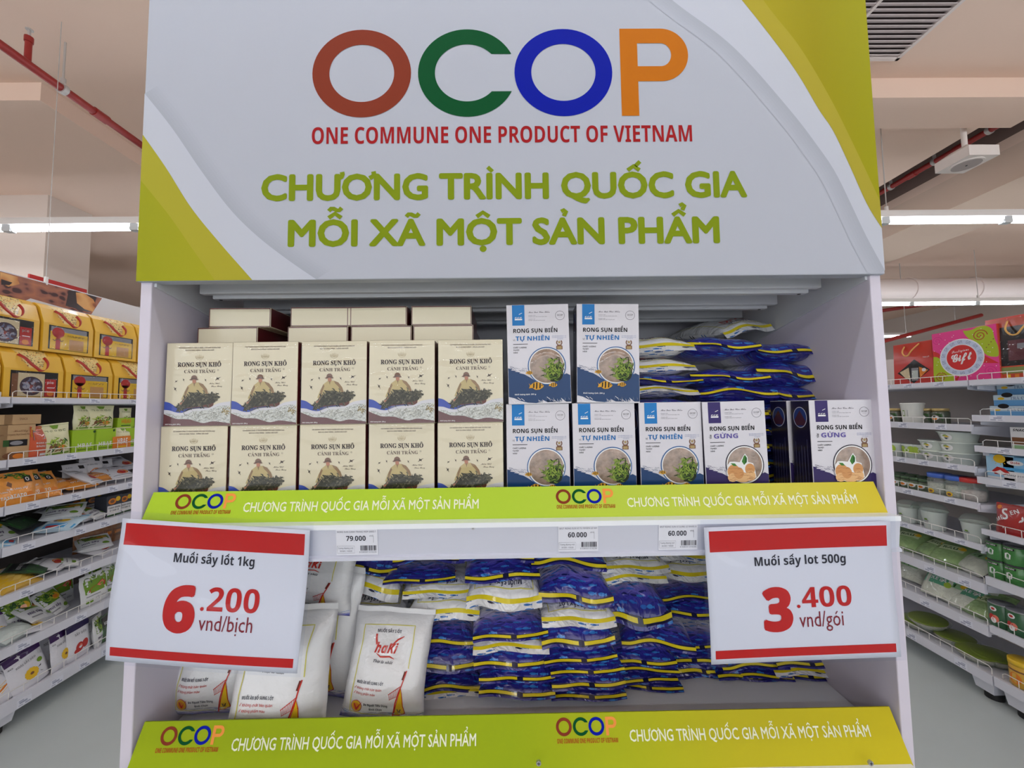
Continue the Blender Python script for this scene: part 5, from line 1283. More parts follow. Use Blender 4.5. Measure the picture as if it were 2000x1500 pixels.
def pouch_maker(name, cat, W, H, D, body, spec, foil=None, seed=1, puff=1.0):
    """stand-up film pouch: full at the foot, sealed flat at the head"""
    def make():
        t = thing(name, '', cat); b = MB(); na, nv = 10, 14
        def S(u, v, s):
            # u -.5.., v 0..1
            g = (1 - abs(2 * u) ** 2.6) ** .6 if abs(2 * u) < 1 else 0
            th = D * .5 * puff * g * (math.sin(PI * min(1, v * .9 + .17)) ** .8 if v < .92 else .06)
            n = .0022 * noise.noise((u * 4, v * 5, seed * 3.1))
            return Vector((u * W * (1 + .02 * math.sin(v * 9 + seed)), -s * th + n, v * H + .002 * noise.noise((u * 5, v, seed))))
        for s in (1, -1):
            vs = [S(i / na - .5, j / nv, s) for j in range(nv + 1) for i in range(na + 1)]
            fs = [(j * (na + 1) + i, j * (na + 1) + i + 1, (j + 1) * (na + 1) + i + 1, (j + 1) * (na + 1) + i) for j in range(nv) for i in range(na)]
            b.add(vs, fs if s > 0 else [f[::-1] for f in fs], body, True)
        k0 = [S(i / na - .5, 0, 1) for i in range(na + 1)] + [S(i / na - .5, 0, -1) for i in range(na + 1)]
        b.add(k0, [(i, na + 1 + i, na + 2 + i, i + 1) for i in range(na)], body, True)
        b.build('film', t)
        a = Art(); draw(a, W, H, spec); b = MB(); a.emit(b, lambda x, z, h: S(max(-.5, min(.5, x / W)), z / H, 1) + Vector((0, -h - .0006, 0))); b.smooth = [True] * len(b.smooth); b.build('front_print', t)
        # welded head seam
        b = MB(); vs = []
        for i in range(na + 1):
            for s, z in ((1, .945), (1, .995), (-1, .995), (-1, .945)): p = S(i / na - .5, z, s); vs.append(p + Vector((0, -s * .0009, 0)))
        b.add(vs, [(i * 4 + q, i * 4 + q + 4, i * 4 + (q + 1) % 4 + 4, i * 4 + (q + 1) % 4) for i in range(na) for q in range(4)], foil or body, True); b.build('head_seam', t)
        return t
    return Stock(make)
def carton_maker(name, cat, W, H, D, body, spec, side=None, top=None):
    def make():
        t = thing(name, '', cat); b = MB(); b.rbox(-W / 2, W / 2, 0, D, 0, H, .0015, body); b.build('carton', t)
        if spec:
            a = Art(); draw(a, W, H, spec); b = MB(); a.emit(b, lambda x, z, h: (x, -h - .0004, z)); b.build('front_print', t)
        b = MB(); b.box(-W / 2 + .002, W / 2 - .002, D * .49, D * .51, H, H + .0006, top or body); b.build('flap_seam', t)
        return t
    return Stock(make)
GLO = dict(coat=.6, coat_rough=.08)
pm = lambda n, c, bump=(50, .5, .004): mat('pack_' + n, c, .35, bump=bump, **GLO)
cm = lambda n, c: mat('card_' + n, c, .5, bump=(40, .05, .002))
IK = lambda n, c: ink('pk_' + n, c, .35, .4)
k_w, k_k, k_g, k_dg, k_y, k_o, k_r, k_br, k_p, k_b, k_gr, k_lg = IK('white', (232, 232, 232)), IK('black', (30, 28, 30)), IK('green', (110, 150, 40)), IK('dgreen', (48, 84, 40)), IK('yellow', (230, 186, 40)), IK('orange', (224, 130, 44)), IK('red', (184, 40, 36)), IK('brown', (126, 84, 56)), IK('purple', (64, 34, 92)), IK('blue', (84, 164, 214)), IK('grey', (140, 140, 146)), IK('lgreen', (164, 190, 70))
ORANGE = pouch_maker('snack_pouch', 'snack pouch', .135, .150, .040, pm('orange', (232, 150, 46)), [('leaves', .5, .90, .40, .05, [k_dg, k_g], 34, 1), ('rect', .66, .88, .62, .84, k_k, 2), ('text', 'O', .70, .66, .12, k_w, 'bold', .12), ('text', 'KHOAI LANG SẤY', .08, .44, .05, k_w, 'bold', .62), ('text', 'POTATO', .10, .20, .10, k_w, 'bold', .55), ('disc', .75, .22, .11, .10, k_o, 3), ('poly', [(.2, .60), (.30, .52), (.34, .64), (.26, .72)], k_br)], seed=2)
WHITEP = pouch_maker('snack_pouch', 'snack pouch', .125, .155, .035, pm('white', (222, 222, 226)), [('rect', .58, .80, .72, .88, k_k, 2), ('text', 'CAO', .10, .80, .05, k_gr, 'bold', .25), ('text', 'mứt dừa sấy', .12, .56, .05, k_gr, 'bold', .55), ('disc', .60, .28, .22, .14, k_o), ('disc', .50, .24, .18, .10, k_r, 3), ('rect', .08, .9, .07, .10, k_gr)], seed=4)
NUTP = pouch_maker('snack_pouch', 'nut pouch', .115, .150, .040, pm('nut_cream', (224, 222, 176)), [('poly', [(.35, .95), (.65, .95), (.58, .84), (.44, .84)], k_g), ('text', '구운아몬드', .12, .70, .10, k_dg, 'reg', .76), ('leaves', .5, .36, .34, .22, [k_g, k_br, k_dg, k_lg], 46, 3), ('disc', .38, .30, .14, .09, k_br, 5), ('disc', .62, .25, .13, .08, k_o, 5), ('rect', .10, .90, .05, .10, k_g)], seed=5)
REDP = pouch_maker('snack_pouch', 'snack pouch', .120, .150, .040, pm('orange_red', (206, 84, 44)), [('poly', [(.03, .97), (.97, .97), (.97, .70), (.6, .78), (.03, .66)], k_y), ('poly', [(.08, .86), (.60, .78), (.50, .60), (.08, .56)], k_gr, 3), ('text', 'RONG BIỂN', .14, .44, .05, k_w, 'bold', .6), ('text', 'SNACK', .14, .34, .05, k_w, 'bold', .5), ('rect', .12, .8, .22, .25, k_w), ('rect', .3, .8, .07, .14, k_w)], seed=6)
BLUEP = pouch_maker('snack_pouch', 'fruit pouch', .130, .165, .036, pm('pale_blue', (190, 214, 226)), [('rect', .03, .97, .03, .26, k_b), ('disc', .5, .48, .30, .17, k_w), ('disc', .56, .46, .18, .10, k_y, 3), ('disc', .40, .48, .12, .08, k_br, 4), ('rect', .30, .60, .05, .15, k_r, 3), ('text', 'DỪA SẤY', .15, .74, .08, k_dg, 'bold', .7), ('rect', .03, .97, .88, .94, k_b)], seed=7)
GREENW = pouch_maker('snack_pouch', 'fruit pouch', .145, .170, .038, pm('white_green', (224, 226, 226)), [('rect', .10, .90, .38, .80, k_g, 2), ('leaves', .5, .86, .40, .06, [k_g, k_dg, k_lg], 26, 4), ('poly', [(.18, .44), (.30, .56), (.52, .60), (.72, .70), (.84, .62), (.80, .50), (.60, .44), (.35, .40)], k_r, 4), ('poly', [(.5, .58), (.72, .68), (.78, .60), (.6, .52)], IK('pale_red', (224, 120, 100)), 5), ('rect', .12, .34, .08, .18, k_g, 2), ('text', 'sấy dẻo', .42, .14, .06, k_gr, 'bold', .4), ('rect', .12, .60, .28, .31, k_gr)], seed=8)
GREENY = pouch_maker('snack_pouch', 'fruit pouch', .145, .170, .038, pm('white_green', (224, 226, 226)), [('rect', .08, .92, .44, .86, k_g, 2), ('leaves', .40, .70, .32, .14, [k_dg, k_lg, k_g], 46, 5), ('disc', .68, .62, .20, .13, k_y, 5), ('disc', .66, .60, .10, .07, k_o, 6), ('disc', .80, .16, .11, .07, k_g, 2), ('text', 'mít sấy', .12, .24, .09, k_p, 'bold', .5), ('rect', .12, .5, .12, .16, k_gr)], seed=9)
MANGO = pouch_maker('snack_pouch', 'fruit pouch', .170, .185, .045, pm('mango', (228, 184, 72)), [('rect', .02, .98, .76, .97, k_w, 2), ('rect', .05, .95, .70, .755, k_g, 3)] + [('poly', [(u - .13, v - .03), (u, v + .05), (u + .14, v + .02), (u + .05, v - .05)], m_, 4 + .3 * (i % 3)) for i, (u, v, m_) in enumerate([(.2 + .3 * (i % 3) + .08 * (i // 3 % 2), .10 + .085 * (i // 3) + .02 * (i % 2), (k_y, IK('mango_pale', (240, 206, 110)), IK('mango_deep', (206, 150, 48)))[(i * 7) % 3]) for i in range(21)])], seed=10)
PURPW = pouch_maker('snack_pouch', 'fruit pouch', .150, .190, .030, pm('white_purple', (224, 224, 230)), [('rect', .02, .98, .80, .97, k_p, 2), ('text', 'XOÀI SẤY DẺO', .20, .62, .05, k_gr, 'bold', .55, 'l', .05), ('petals', .50, .32, .13, k_y, 12), ('disc', .50, .32, .10, .08, k_y, 3), ('disc', .50, .32, .05, .035, k_br, 4), ('disc', .80, .52, .08, .06, k_g, 3), ('poly', [(.66, .36), (.78, .40), (.76, .36)], k_k), ('poly', [(.70, .26), (.80, .20), (.74, .22)], k_k), ('text', 'eco', .06, .70, .05, k_gr, 'bold', .12)], foil=pm('purple_foil', (64, 34, 92)), seed=11)
PURPR = pouch_maker('snack_pouch', 'fruit pouch', .130, .190, .030, pm('white_purple', (224, 224, 230)), [('rect', .02, .98, .80, .97, IK('navy', (44, 34, 84)), 2), ('text', 'SẤY DẺO', .28, .64, .06, k_gr, 'bold', .5, 'l', -.05), ('disc', .42, .30, .16, .13, k_r, 3), ('disc', .66, .33, .15, .12, k_r, 3), ('disc', .32, .22, .12, .07, k_r, 3), ('disc', .46, .34, .05, .03, IK('pale_red', (224, 120, 100)), 4)], foil=pm('navy_foil', (44, 34, 84)), seed=12)
PURPM = pouch_maker('snack_pouch', 'fruit pouch', .150, .190, .030, pm('white_purple', (224, 224, 230)), [('rect', .02, .98, .84, .97, k_p, 2), ('poly', [(.08, .20), (.35, .40), (.72, .50), (.90, .44), (.82, .36), (.5, .26), (.2, .12)], k_y, 3), ('poly', [(.2, .22), (.5, .36), (.8, .44), (.5, .30)], k_o, 4), ('text', 'MÍT SẤY', .2, .66, .07, k_gr, 'bold', .5)], foil=pm('purple_foil', (64, 34, 92)), seed=13)
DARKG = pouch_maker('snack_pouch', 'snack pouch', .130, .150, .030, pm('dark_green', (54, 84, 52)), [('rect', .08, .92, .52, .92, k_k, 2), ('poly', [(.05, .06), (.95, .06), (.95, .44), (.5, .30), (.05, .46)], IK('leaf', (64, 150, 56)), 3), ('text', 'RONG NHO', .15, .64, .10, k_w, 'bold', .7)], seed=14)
KRAFT = carton_maker('food_carton', 'carton', .130, .160, .10, cm('kraft', (190, 156, 112)), [('text', 'Healthy', .38, .80, .06, k_br, 'script', .40), ('text', 'Organic Nut Snack Bars', .22, .70, .05, k_br, 'sans', .66), ('rect', .12, .78, .40, .58, k_k, 2), ('rect', .12, .28, .40, .58, k_dg, 3), ('disc', .48, .49, .18, .06, k_gr, 4), ('disc', .42, .14, .30, .10, k_br), ('disc', .55, .12, .16, .07, k_o, 3)])
KRAFTL = carton_maker('food_carton', 'carton', .135, .045, .10, cm('kraft', (190, 156, 112)), [('text', 'SNACK', .40, .45, .22, k_br, 'sans', .22)])
LIMEB = carton_maker('snack_carton', 'carton', .115, .120, .14, cm('lime', (158, 196, 32)), [('poly', [(.83, .93), (.93, .98), (.95, .88), (.87, .84)], k_dg), ('text', 'HBAF', .20, .24, .17, k_w, 'bold', .62), ('text', 'Natural Snack', .22, .12, .06, k_dg, 'bold', .6)])
ORB = carton_maker('snack_carton', 'carton', .10, .055, .06, cm('orange_tray', (222, 128, 40)), [('text', 'HBAF', .2, .42, .42, k_w, 'bold', .6), ('rect', .2, .75, .15, .25, k_y)])
GRB = carton_maker('snack_carton', 'carton', .10, .055, .06, cm('lime', (158, 196, 32)), [('text', 'HBAF', .2, .42, .42, k_o, 'bold', .6), ('rect', .2, .75, .15, .25, k_dg)])

# ------------------------------------------------------------------ left aisle, top shelf: yellow window gift bags
GW, GH, GD = .226, .238, .115
M_GY = mat('gift_yellow', (232, 182, 48), .45, coat=.4, coat_rough=.15); M_GC = mat('gift_cream_print', (238, 212, 136), .45, coat=.3); M_RIB = mat('ribbon_red', (172, 44, 24), .4)
M_GWIN = mat_film('gift_window_film', (250, 250, 250), rough=.04, bump=(18, 1.0, .02))
def gift_maker(var):
    def make():
        t = thing('gift_bag', '', 'gift bag'); W, H, D = GW, GH, GD; b = MB(); s = .60 * H; rx, r0 = .5 * D, W / 2
        # body with a gabled head leaning back to the ridge
        prof = [(0, 0), (0, s), (.022, s + .30 * H), (D * .42, H), (D * .58, H), (D - .022, s + .3 * H), (D, s), (D, 0)]
        n = len(prof); vs = [(x, y, z) for x in (-r0, r0) for y, z in prof]
        b.add(vs, [(i, n + i, n + i + 1, i + 1) for i in range(n - 1)] + [tuple(range(n)), tuple(range(2 * n - 1, n - 1, -1)), (0, n - 1, 2 * n - 1, n)], M_GY); b.build('bag', t)
        fy = lambda z: 0 if z < s else (z - s) / (.3 * H) * .022 if z < s + .3 * H else .022 + (z - s - .3 * H) / (.10 * H) * (D * .42 - .022)
        a = Art(); U = lambda u: (u - .5) * W
        lft = lambda v: .22 + (.985 - v) * .50; rgt = lambda v: .78 - (.985 - v) * .46
        for i in range(20):
            v0, v1 = .63 + .0178 * i, .63 + .0178 * (i + 1)
            a.raw([(U(lft(v0)), H * v0), (U(rgt(v0)), H * v0), (U(rgt(v1)), H * v1), (U(lft(v1)), H * v1)], [(0, 1, 2, 3)], M_GC, 1)
        rn = random.Random(3)
        for i in range(150):
            u, v = rn.uniform(.18, .84), rn.uniform(.65, .98)
            if not lft(v) - .03 < u < rgt(v) + .03: continue
            a.disc(U(u), H * v, W * .009, H * .009, (k_br, k_dg, k_o)[i % 3], 2, 6)
        # fold line and window opening with what lies behind it
        a.rect(U(.10), U(.90), H * .06, H * .56, k_k, 1)
        if var == 0:
            a.rect(U(.12), U(.22), H * .07, H * .50, k_br, 2); a.rect(U(.22), U(.66), H * .07, H * .52, IK('beige', (214, 198, 160)), 2); a.disc(U(.44), H * .27, W * .19, H * .185, IK('plum', (66, 52, 66)), 3, 24)
            leafy(a, random.Random(8), U(.44), H * .26, W * .13, H * .12, 44, [IK('jelly_a', (150, 74, 66)), IK('jelly_b', (104, 108, 136)), IK('jelly_c', (160, 160, 176)), IK('jelly_d', (86, 60, 72))], W * .06, W * .12, W * .05, 4)
            a.rect(U(.67), U(.87), H * .07, H * .42, k_r, 2); a.text('pie', U(.70), H * .33, H * .05, k_w, 'bold', W * .13); a.rect(U(.71), U(.84), H * .24, H * .255, k_w, 3); a.disc(U(.77), H * .13, W * .06, H * .05, k_o, 3)
        else:
            a.rect(U(.13), U(.88), H * .07, H * .44, k_y, 2); a.rect(U(.14), U(.86), H * .44, H * .54, k_gr, 2); a.disc(U(.28), H * .42, W * .12, H * .11, k_r, 3); a.poly([(U(.18), H * .38), (U(.38), H * .38), (U(.28), H * .27)], k_r, 3); a.rect(U(.235), U(.325), H * .07, H * .30, k_r, 3)
            for q in (-1, 1): a.line([(U(.28), H * .29), (U(.28 + q * .07), H * .24), (U(.28 + q * .10), H * .27)], W * .02, k_br, 4)
            a.rect(U(.50), U(.80), H * .08, H * .31, IK('cracker', (196, 146, 84)), 3); a.text('HAPPY', U(.45), H * .36, H * .035, k_br, 'bold', W * .36)
        b = MB(); a.emit(b, lambda x, z, h: (x, fy(z) - h - .0003, z)); b.build('printed_panel', t)
        b = MB(); nx = 10; vs = [(U(.105 + .79 * i / nx), -.0045 - .002 * math.sin(i * 1.7 + j), H * (.065 + .49 * j / 6)) for j in range(7) for i in range(nx + 1)]
        b.add(vs, [(j * (nx + 1) + i, j * (nx + 1) + i + 1, (j + 1) * (nx + 1) + i + 1, (j + 1) * (nx + 1) + i) for j in range(6) for i in range(nx)], M_GWIN, True); b.build('window_film', t)
        pts = [(U(.26), fy(H * .88) - .001, H * .88), (U(.30), -.006, H * .80), (U(.37), -.014, H * .70), (U(.45), -.020, H * .62), (U(.50), -.022, H * .575), (U(.57), -.022, H * .59), (U(.64), -.017, H * .66), (U(.66), -.010, H * .76), (U(.69), fy(H * .86) - .001, H * .86)]
        b = MB(); b.strap(smooth3(pts), (.010, 0, .009), .0008, M_RIB); b.build('handle', t)
        pts = [(U(.40), D * .62, H * .97), (U(.44), D * .70, H * 1.02), (U(.56), D * .70, H * 1.02), (U(.60), D * .62, H * .97)]
        b = MB(); b.strap(pts, (0, .012, .004), .0008, M_RIB); b.build('handle', t)
        return t
    return make
def smooth3(pts):
    xs = smooth([(p[0], p[1]) for p in pts], 3); zs = smooth([(p[2], p[2]) for p in pts], 3)
    return [(a_[0], a_[1], z_[0]) for a_, z_ in zip(xs, zs)]
GIFT = [Stock(gift_maker(0)), Stock(gift_maker(1))]
GGI = 'yellow window gift bags'
ys = [yl(5, 740, .03) + .119 + i * .237 for i in range(-2, 5)]
lowl = ['', 'yellow gift bag in the lower row, cut by the photo edge', 'yellow gift bag in the lower row showing a dark round jelly window', 'yellow gift bag in the lower row with a red bow and cracker', 'yellow gift bag in the lower row half hidden by the cabinet', 'yellow gift bag in the lower row behind the cabinet, near end', 'yellow gift bag in the lower row behind the cabinet, far end']
upl = ['', 'yellow gift bag in the upper row, outermost', 'yellow gift bag in the upper row above the round jelly window bag', 'yellow gift bag in the upper row left of a red ribbon gap', 'yellow gift bag in the upper row just left of the cabinet', 'yellow gift bag in the upper row behind the cabinet, near end', 'yellow gift bag in the upper row behind the cabinet, far end']
for i, y in enumerate(ys):
    if i == 0: continue
    v = 0 if i in (1, 2) else 1
    GIFT[v].put((-(GX + .034), y, deckL(0)), (0, 0, RL), lowl[i], GGI)
    yu = y - .085
    GIFT[0 if i in (2,) else 1 - v if i == 1 else 1].put((-(GX + .060), yu, deckL(0) + GH + .001), (0, 0, RL + (.02, -.03, .03)[i % 3]), upl[i], GGI)
# food picture board hanging above the yellow bags
o = thing('picture_board', 'hanging board with a brown dried food picture above the yellow gift bags', 'sign', (-(GX + .20), 1.75, E + .40), (0, 0, RL), None)
BWID, BHT = 2.3, .277
b = MB(); b.rbox(-BWID / 2, BWID / 2, 0, .012, 0, BHT, .002, mat('board_white', (226, 226, 230), .5)); b.build('board', o)
a = Art(); M_DRIED = mat_speck('dried_food_picture', (148, 92, 76), ((70, 34, 34), (190, 120, 84)), 22, .45, .5, stretch=(1, 1, 1.6)); M_DRIED2 = mat_speck('dried_apricot_picture', (202, 132, 70), ((150, 84, 48), (230, 176, 110)), 16, .3, .5)
def bu(px, py): q = at_x(px, py, -(GX + .20)); return (q.y - 1.75, q.z - E - .40)
p = [bu(x, y) for x, y in ((0, 527), (120, 557), (199, 583), (178, 611), (120, 593), (60, 575), (20, 556), (0, 535))]
L0 = -BWID / 2 + .01; top = BHT - .006
a.poly([(L0, top), (p[2][0], top), (p[3][0], p[3][1] - .01), (p[4][0], p[4][1] - .02), (p[5][0], p[5][1] - .02), (p[6][0] - .05, .06), (L0, .06)], M_DRIED, 1)
a.poly([bu(x, y) for x, y in ((134, 567), (146, 568), (188, 580), (182, 608), (170, 609), (128, 597))], IK('dark_gap', (62, 52, 54)), 2)
a.poly([bu(x, y) for x, y in ((148, 571), (165, 573), (182, 585), (188, 597), (181, 609), (165, 604), (150, 592))], M_DRIED2, 3)
a.poly([bu(x, y) for x, y in ((0, 531), (34, 541), (38, 555), (16, 560), (0, 552))], M_DRIED2, 3)
a.poly([bu(x, y) for x, y in ((2, 545), (24, 552), (18, 557), (2, 556))], IK('dark_gap', (62, 52, 54)), 4)
b = MB(); a.emit(b, lambda x, z, h: (x, -h - .0004, z)); b.build('picture_print', o)
for px in (92,):
    q = at_x(px, 548, -(GX + .20)); b = MB(); b.cyl((q.y - 1.75, .006, BHT - .01), (q.y - 1.75, .006, CEIL - E - .40), .0018, m_gal, 6); b.cyl((q.y - 1.75, .006, BHT - .012), (q.y - 1.75, .006, BHT + .03), .008, M_WIRE, 8); b.build('hanger_rod', o)
b = MB(); b.cyl((-.9, .006, BHT - .01), (-.9, .006, CEIL - E - .40), .0018, m_gal, 6); b.build('hanger_rod', o)
# far banner and the striped panel behind
q0, q1 = at_y(58, 540, 3.3), at_y(170, 556, 3.3)
o = thing('banner', 'plain red banner strip behind the hanging picture board', 'banner', (-3.75, 3.2, 0), (0, 0, RL))
ba, bb = at_x(58, 538, -3.75), at_x(170, 563, -3.75); b = MB(); b.box(ba.y - 3.2, bb.y - 3.2, 0, .015, bb.z - .16, (ba.z + bb.z) / 2, mat('banner_red', (176, 26, 22), .5)); b.build('cloth', o)
for x in (ba.y - 3.15, bb.y - 3.25):
    b = MB(); b.cyl((x, .03, 0), (x, .03, bb.z - .02), .015, m_gal, 8); b.build('stand_pole', o)
o = thing('strip_curtain', 'grey strip curtain with pale vertical bars far beyond the left aisle', 'curtain', (-5.4, 7.6, 0))
b = MB(); b.box(-1.3, 1.6, 0, .02, 0, E + 1.72, mat('curtain_grey', (150, 132, 122), .35, coat=.3, bump=(3, .4, .03))); b.build('backing', o)
for i in range(9):
    b = MB(); x = -1.15 + i * .30; b.box(x, x + .05, -.012, 0, 0, E + 1.70, mat('curtain_bar', (196, 176, 160), .3)); b.build('bar', o)

# ------------------------------------------------------------------ left aisle, the shelves below
def lput(st, k, px, label, grp, py=None, d=.06, rx=0.0, ry=0.0, yaw=0.0, dz=0.0, sc=None):
    """stand (or, with rx, lay) a pack on left shelf k where the photograph shows it"""
    y = yl(px, py or (900, 905, 1000, 1060, 1130, 1230, 1330)[k], d)
    return st.put((-(GX + d), y, deckL(k) + .0015 + dz), (rx, ry, RL + yaw), label, grp, sc)
LAY = -1.35
g2, g3, g4, g5, g6, g7 = ('packs on the second left shelf', 'pouches on the third left shelf', 'pouches on the fourth left shelf', 'pouches on the fifth left shelf', 'pouches on the sixth left shelf', 'pouches on the bottom left shelf')
lput(KRAFT, 1, 31, 'brown kraft carton with a picture strip beside the orange pouch', g2, d=.03)
lput(KRAFT, 1, -27, 'brown kraft carton cut by the left photo edge', g2, d=.03)
lput(KRAFTL, 1, 40, 'flat brown kraft carton lying on the larger one, whole in view', g2, d=.035, dz=.161)
lput(KRAFTL, 1, -20, 'flat brown kraft carton lying on the larger one, cut by the photo edge', g2, d=.035, dz=.161)
lput(REDP, 1, 75, 'orange and yellow snack pouch between the kraft carton and a cream pouch', g2, d=.05, yaw=.35)
lput(NUTP, 1, 108, 'cream nut pouch leaning beside the lime green cartons', g2, d=.045, ry=-.10, yaw=-.1, sc=(1, 1, 1.06))
lput(LIMEB, 1, 163, 'lime green snack carton, left one of two', g2, d=.035)
lput(LIMEB, 1, 203, 'lime green snack carton, right one of two', g2, d=.035)
lput(NUTP, 1, 155, 'narrow pale green nut pouch standing on the lime green cartons', g2, d=.06, dz=.121, sc=(.72, 1, .86))
lput(NUTP, 1, 190, 'wide pale green nut pouch standing on the lime green cartons', g2, d=.055, dz=.121, sc=(1.25, 1, .86))
lput(ORB, 1, 237, 'orange display tray holding a cream nut pouch', g2, d=.03, sc=(1, 1, 1.3))
lput(NUTP, 1, 236, 'cream nut pouch standing in the lower orange tray', g2, d=.055, sc=(.85, .7, .80), dz=.002)
lput(ORB, 1, 222, 'orange display tray on the upper level beside the wide pouch', g2, d=.11, dz=.121)
lput(GRB, 1, 243, 'lime display tray on the upper level with a small pouch', g2, d=.055, dz=.121)
lput(NUTP, 1, 240, 'small green nut pouch standing in the lime tray', g2, d=.082, dz=.123, sc=(.62, .6, .75))
lput(LIMEB, 1, 262, 'lime green snack carton half hidden by the cabinet', g2, d=.05, sc=(1, 1, .98))
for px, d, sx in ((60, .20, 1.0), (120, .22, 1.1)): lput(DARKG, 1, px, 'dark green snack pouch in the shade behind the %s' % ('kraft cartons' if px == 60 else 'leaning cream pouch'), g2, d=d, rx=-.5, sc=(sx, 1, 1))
# third shelf: orange and white pouches
for i, (px, d, rx, yaw, dz, sz, where) in enumerate(((10, .05, -.30, .05, 0, .86, 'cut by the photo edge'), (36, .05, -.25, -.05, 0, 1.0, 'second from the photo edge'), (64, .06, -.35, .15, 0, 1.0, 'with a label square, third from the photo edge'), (88, .07, -.55, -.1, 0, .95, 'leaning back behind the wire, fourth from the photo edge'),
                                     (128, .09, -1.1, .3, .03, .9, 'lying back near the white pouches'), (160, .07, -1.15, -.25, .02, .8, 'lying in front of the white pouches'), (203, .10, -1.1, .2, .03, .7, 'lying among the white pouches'))):
    lput(ORANGE, 2, px, 'orange snack pouch %s' % where, g3, d=d, rx=rx, yaw=yaw, dz=dz, sc=(1, 1, sz))
for i, (px, d, rx, ry, yaw, dz, sz, where) in enumerate(((104, .18, -.9, 0, .1, .02, .9, 'lying in the shade behind the orange ones'), (147, .17, -.15, 0, 0, .02, .75, 'standing square behind the orange ones'), (174, .19, -.10, .05, 0, .04, .85, 'standing tallest at the back'), (188, .06, -1.05, .1, .45, .03, 1.0, 'lying slanted at the front wire'),
                                     (196, .20, -.3, 0, -.2, .03, .7, 'standing right of the tallest one'), (222, .12, -1.1, 0, .3, .04, .9, 'lying with its red picture up'), (240, .08, -1.1, 0, -.1, .03, .9, 'lying at the wire beside the cabinet'), (212, .22, -1.0, 0, .2, .05, 1.0, 'heaped at the back'), (248, .20, -1.05, 0, 0, .06, .9, 'heaped at the back beside the cabinet'))):
    lput(WHITEP, 2, px, 'white snack pouch %s on the third left shelf' % where, g3, d=d, rx=rx, ry=ry, yaw=yaw, dz=dz, sc=(1, 1, sz))
# fourth shelf
for st, px, d, rx, yaw, dz, sx, where in ((BLUEP, 30, .05, -1.40, .9, .0, 1.0, 'pale blue fruit pouch lying at the wire near the photo edge'), (BLUEP, 100, .05, -1.30, -1.25, .015, 1.15, 'pale blue fruit pouch lying lengthwise along the wire'), (GREENY, 115, .10, -1.25, -.9, .055, 1.0, 'white and green fruit pouch lying on the blue one'), (WHITEP, 140, .16, -1.3, .6, .05, 1.0, 'white snack pouch lying behind the green one on the fourth left shelf'),
                                      (WHITEP, 174, .07, -1.25, .1, .02, 1.05, 'white snack pouch lying flat beside the tall box, fourth left shelf'), (GREENY, 196, .06, -1.15, .3, .015, .7, 'small white fruit pouch lying beside the printed carton, fourth left shelf'), (DARKG, 60, .20, -1.1, .4, .03, 1.1, 'dark green snack pouch lying in the shade, fourth left shelf'), (GREENY, 8, .16, -.9, .2, .0, 1.0, 'white and green fruit pouch leaning in the corner by the photo edge')):
    lput(st, 3, px, where, g4, d=d, rx=rx, yaw=yaw, dz=dz, sc=(sx, 1, .85))
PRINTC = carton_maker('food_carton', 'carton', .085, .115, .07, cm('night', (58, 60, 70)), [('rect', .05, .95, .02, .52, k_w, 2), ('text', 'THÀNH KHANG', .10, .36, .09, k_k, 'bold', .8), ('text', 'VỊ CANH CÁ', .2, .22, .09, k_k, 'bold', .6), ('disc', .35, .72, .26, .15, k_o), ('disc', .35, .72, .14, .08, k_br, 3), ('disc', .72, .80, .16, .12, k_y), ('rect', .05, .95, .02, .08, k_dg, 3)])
lput(PRINTC, 3, 220, 'dark carton with a white text panel standing beside the cabinet', g4, d=.07)
lput(PRINTC, 3, 243, 'dark carton with a white text panel half hidden by the cabinet', g4, d=.08, sc=(.9, 1, .95))
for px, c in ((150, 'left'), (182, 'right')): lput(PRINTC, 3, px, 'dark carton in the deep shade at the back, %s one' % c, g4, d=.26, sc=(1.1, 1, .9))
# fifth shelf
for st, px, d, rx, yaw, dz, sx, where in ((MANGO, 4, .06, -1.25, .15, 0, 1.0, 'yellow mango pouch lying at the photo edge'), (MANGO, 48, .05, -1.15, .1, 0, 1.0, 'yellow mango pouch lying whole in view with a white head'), (GREENY, 78, .10, -1.35, .5, .0, .9, 'white fruit pouch lying half under the dark green one'), (DARKG, 92, .09, -1.25, .75, .03, 1.1, 'dark green pouch with a bright leaf lying beside the mango pouch'),
                                      (WHITEP, 126, .08, -1.25, .5, .02, 1.1, 'white snack pouch lying beside the dark green one, fifth left shelf'), (GREENW, 150, .09, -1.3, .9, .01, .9, 'green picture pouch lying right of the white one, fifth left shelf'), (GREENY, 185, .12, -1.3, -.6, .04, .95, 'green and white pouch lying on top at the far end, fifth left shelf'), (WHITEP, 212, .10, -1.3, .3, .0, 1.0, 'white snack pouch lying at the far end, fifth left shelf')):
    lput(st, 4, px, where, g5, d=d, rx=rx, yaw=yaw, dz=dz, sc=(sx, 1, .9))
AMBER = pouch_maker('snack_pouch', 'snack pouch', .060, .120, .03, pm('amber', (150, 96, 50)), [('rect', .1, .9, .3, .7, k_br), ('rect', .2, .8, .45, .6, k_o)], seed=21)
for i, px in enumerate((150, 168, 186, 204, 222)): lput(AMBER, 4, px, 'amber snack pouch at the shaded back of the fifth left shelf, %s from near' % ('first', 'second', 'third', 'fourth', 'fifth')[i], g5, d=.27, sc=(1, 1, .95 + .05 * (i % 2)))
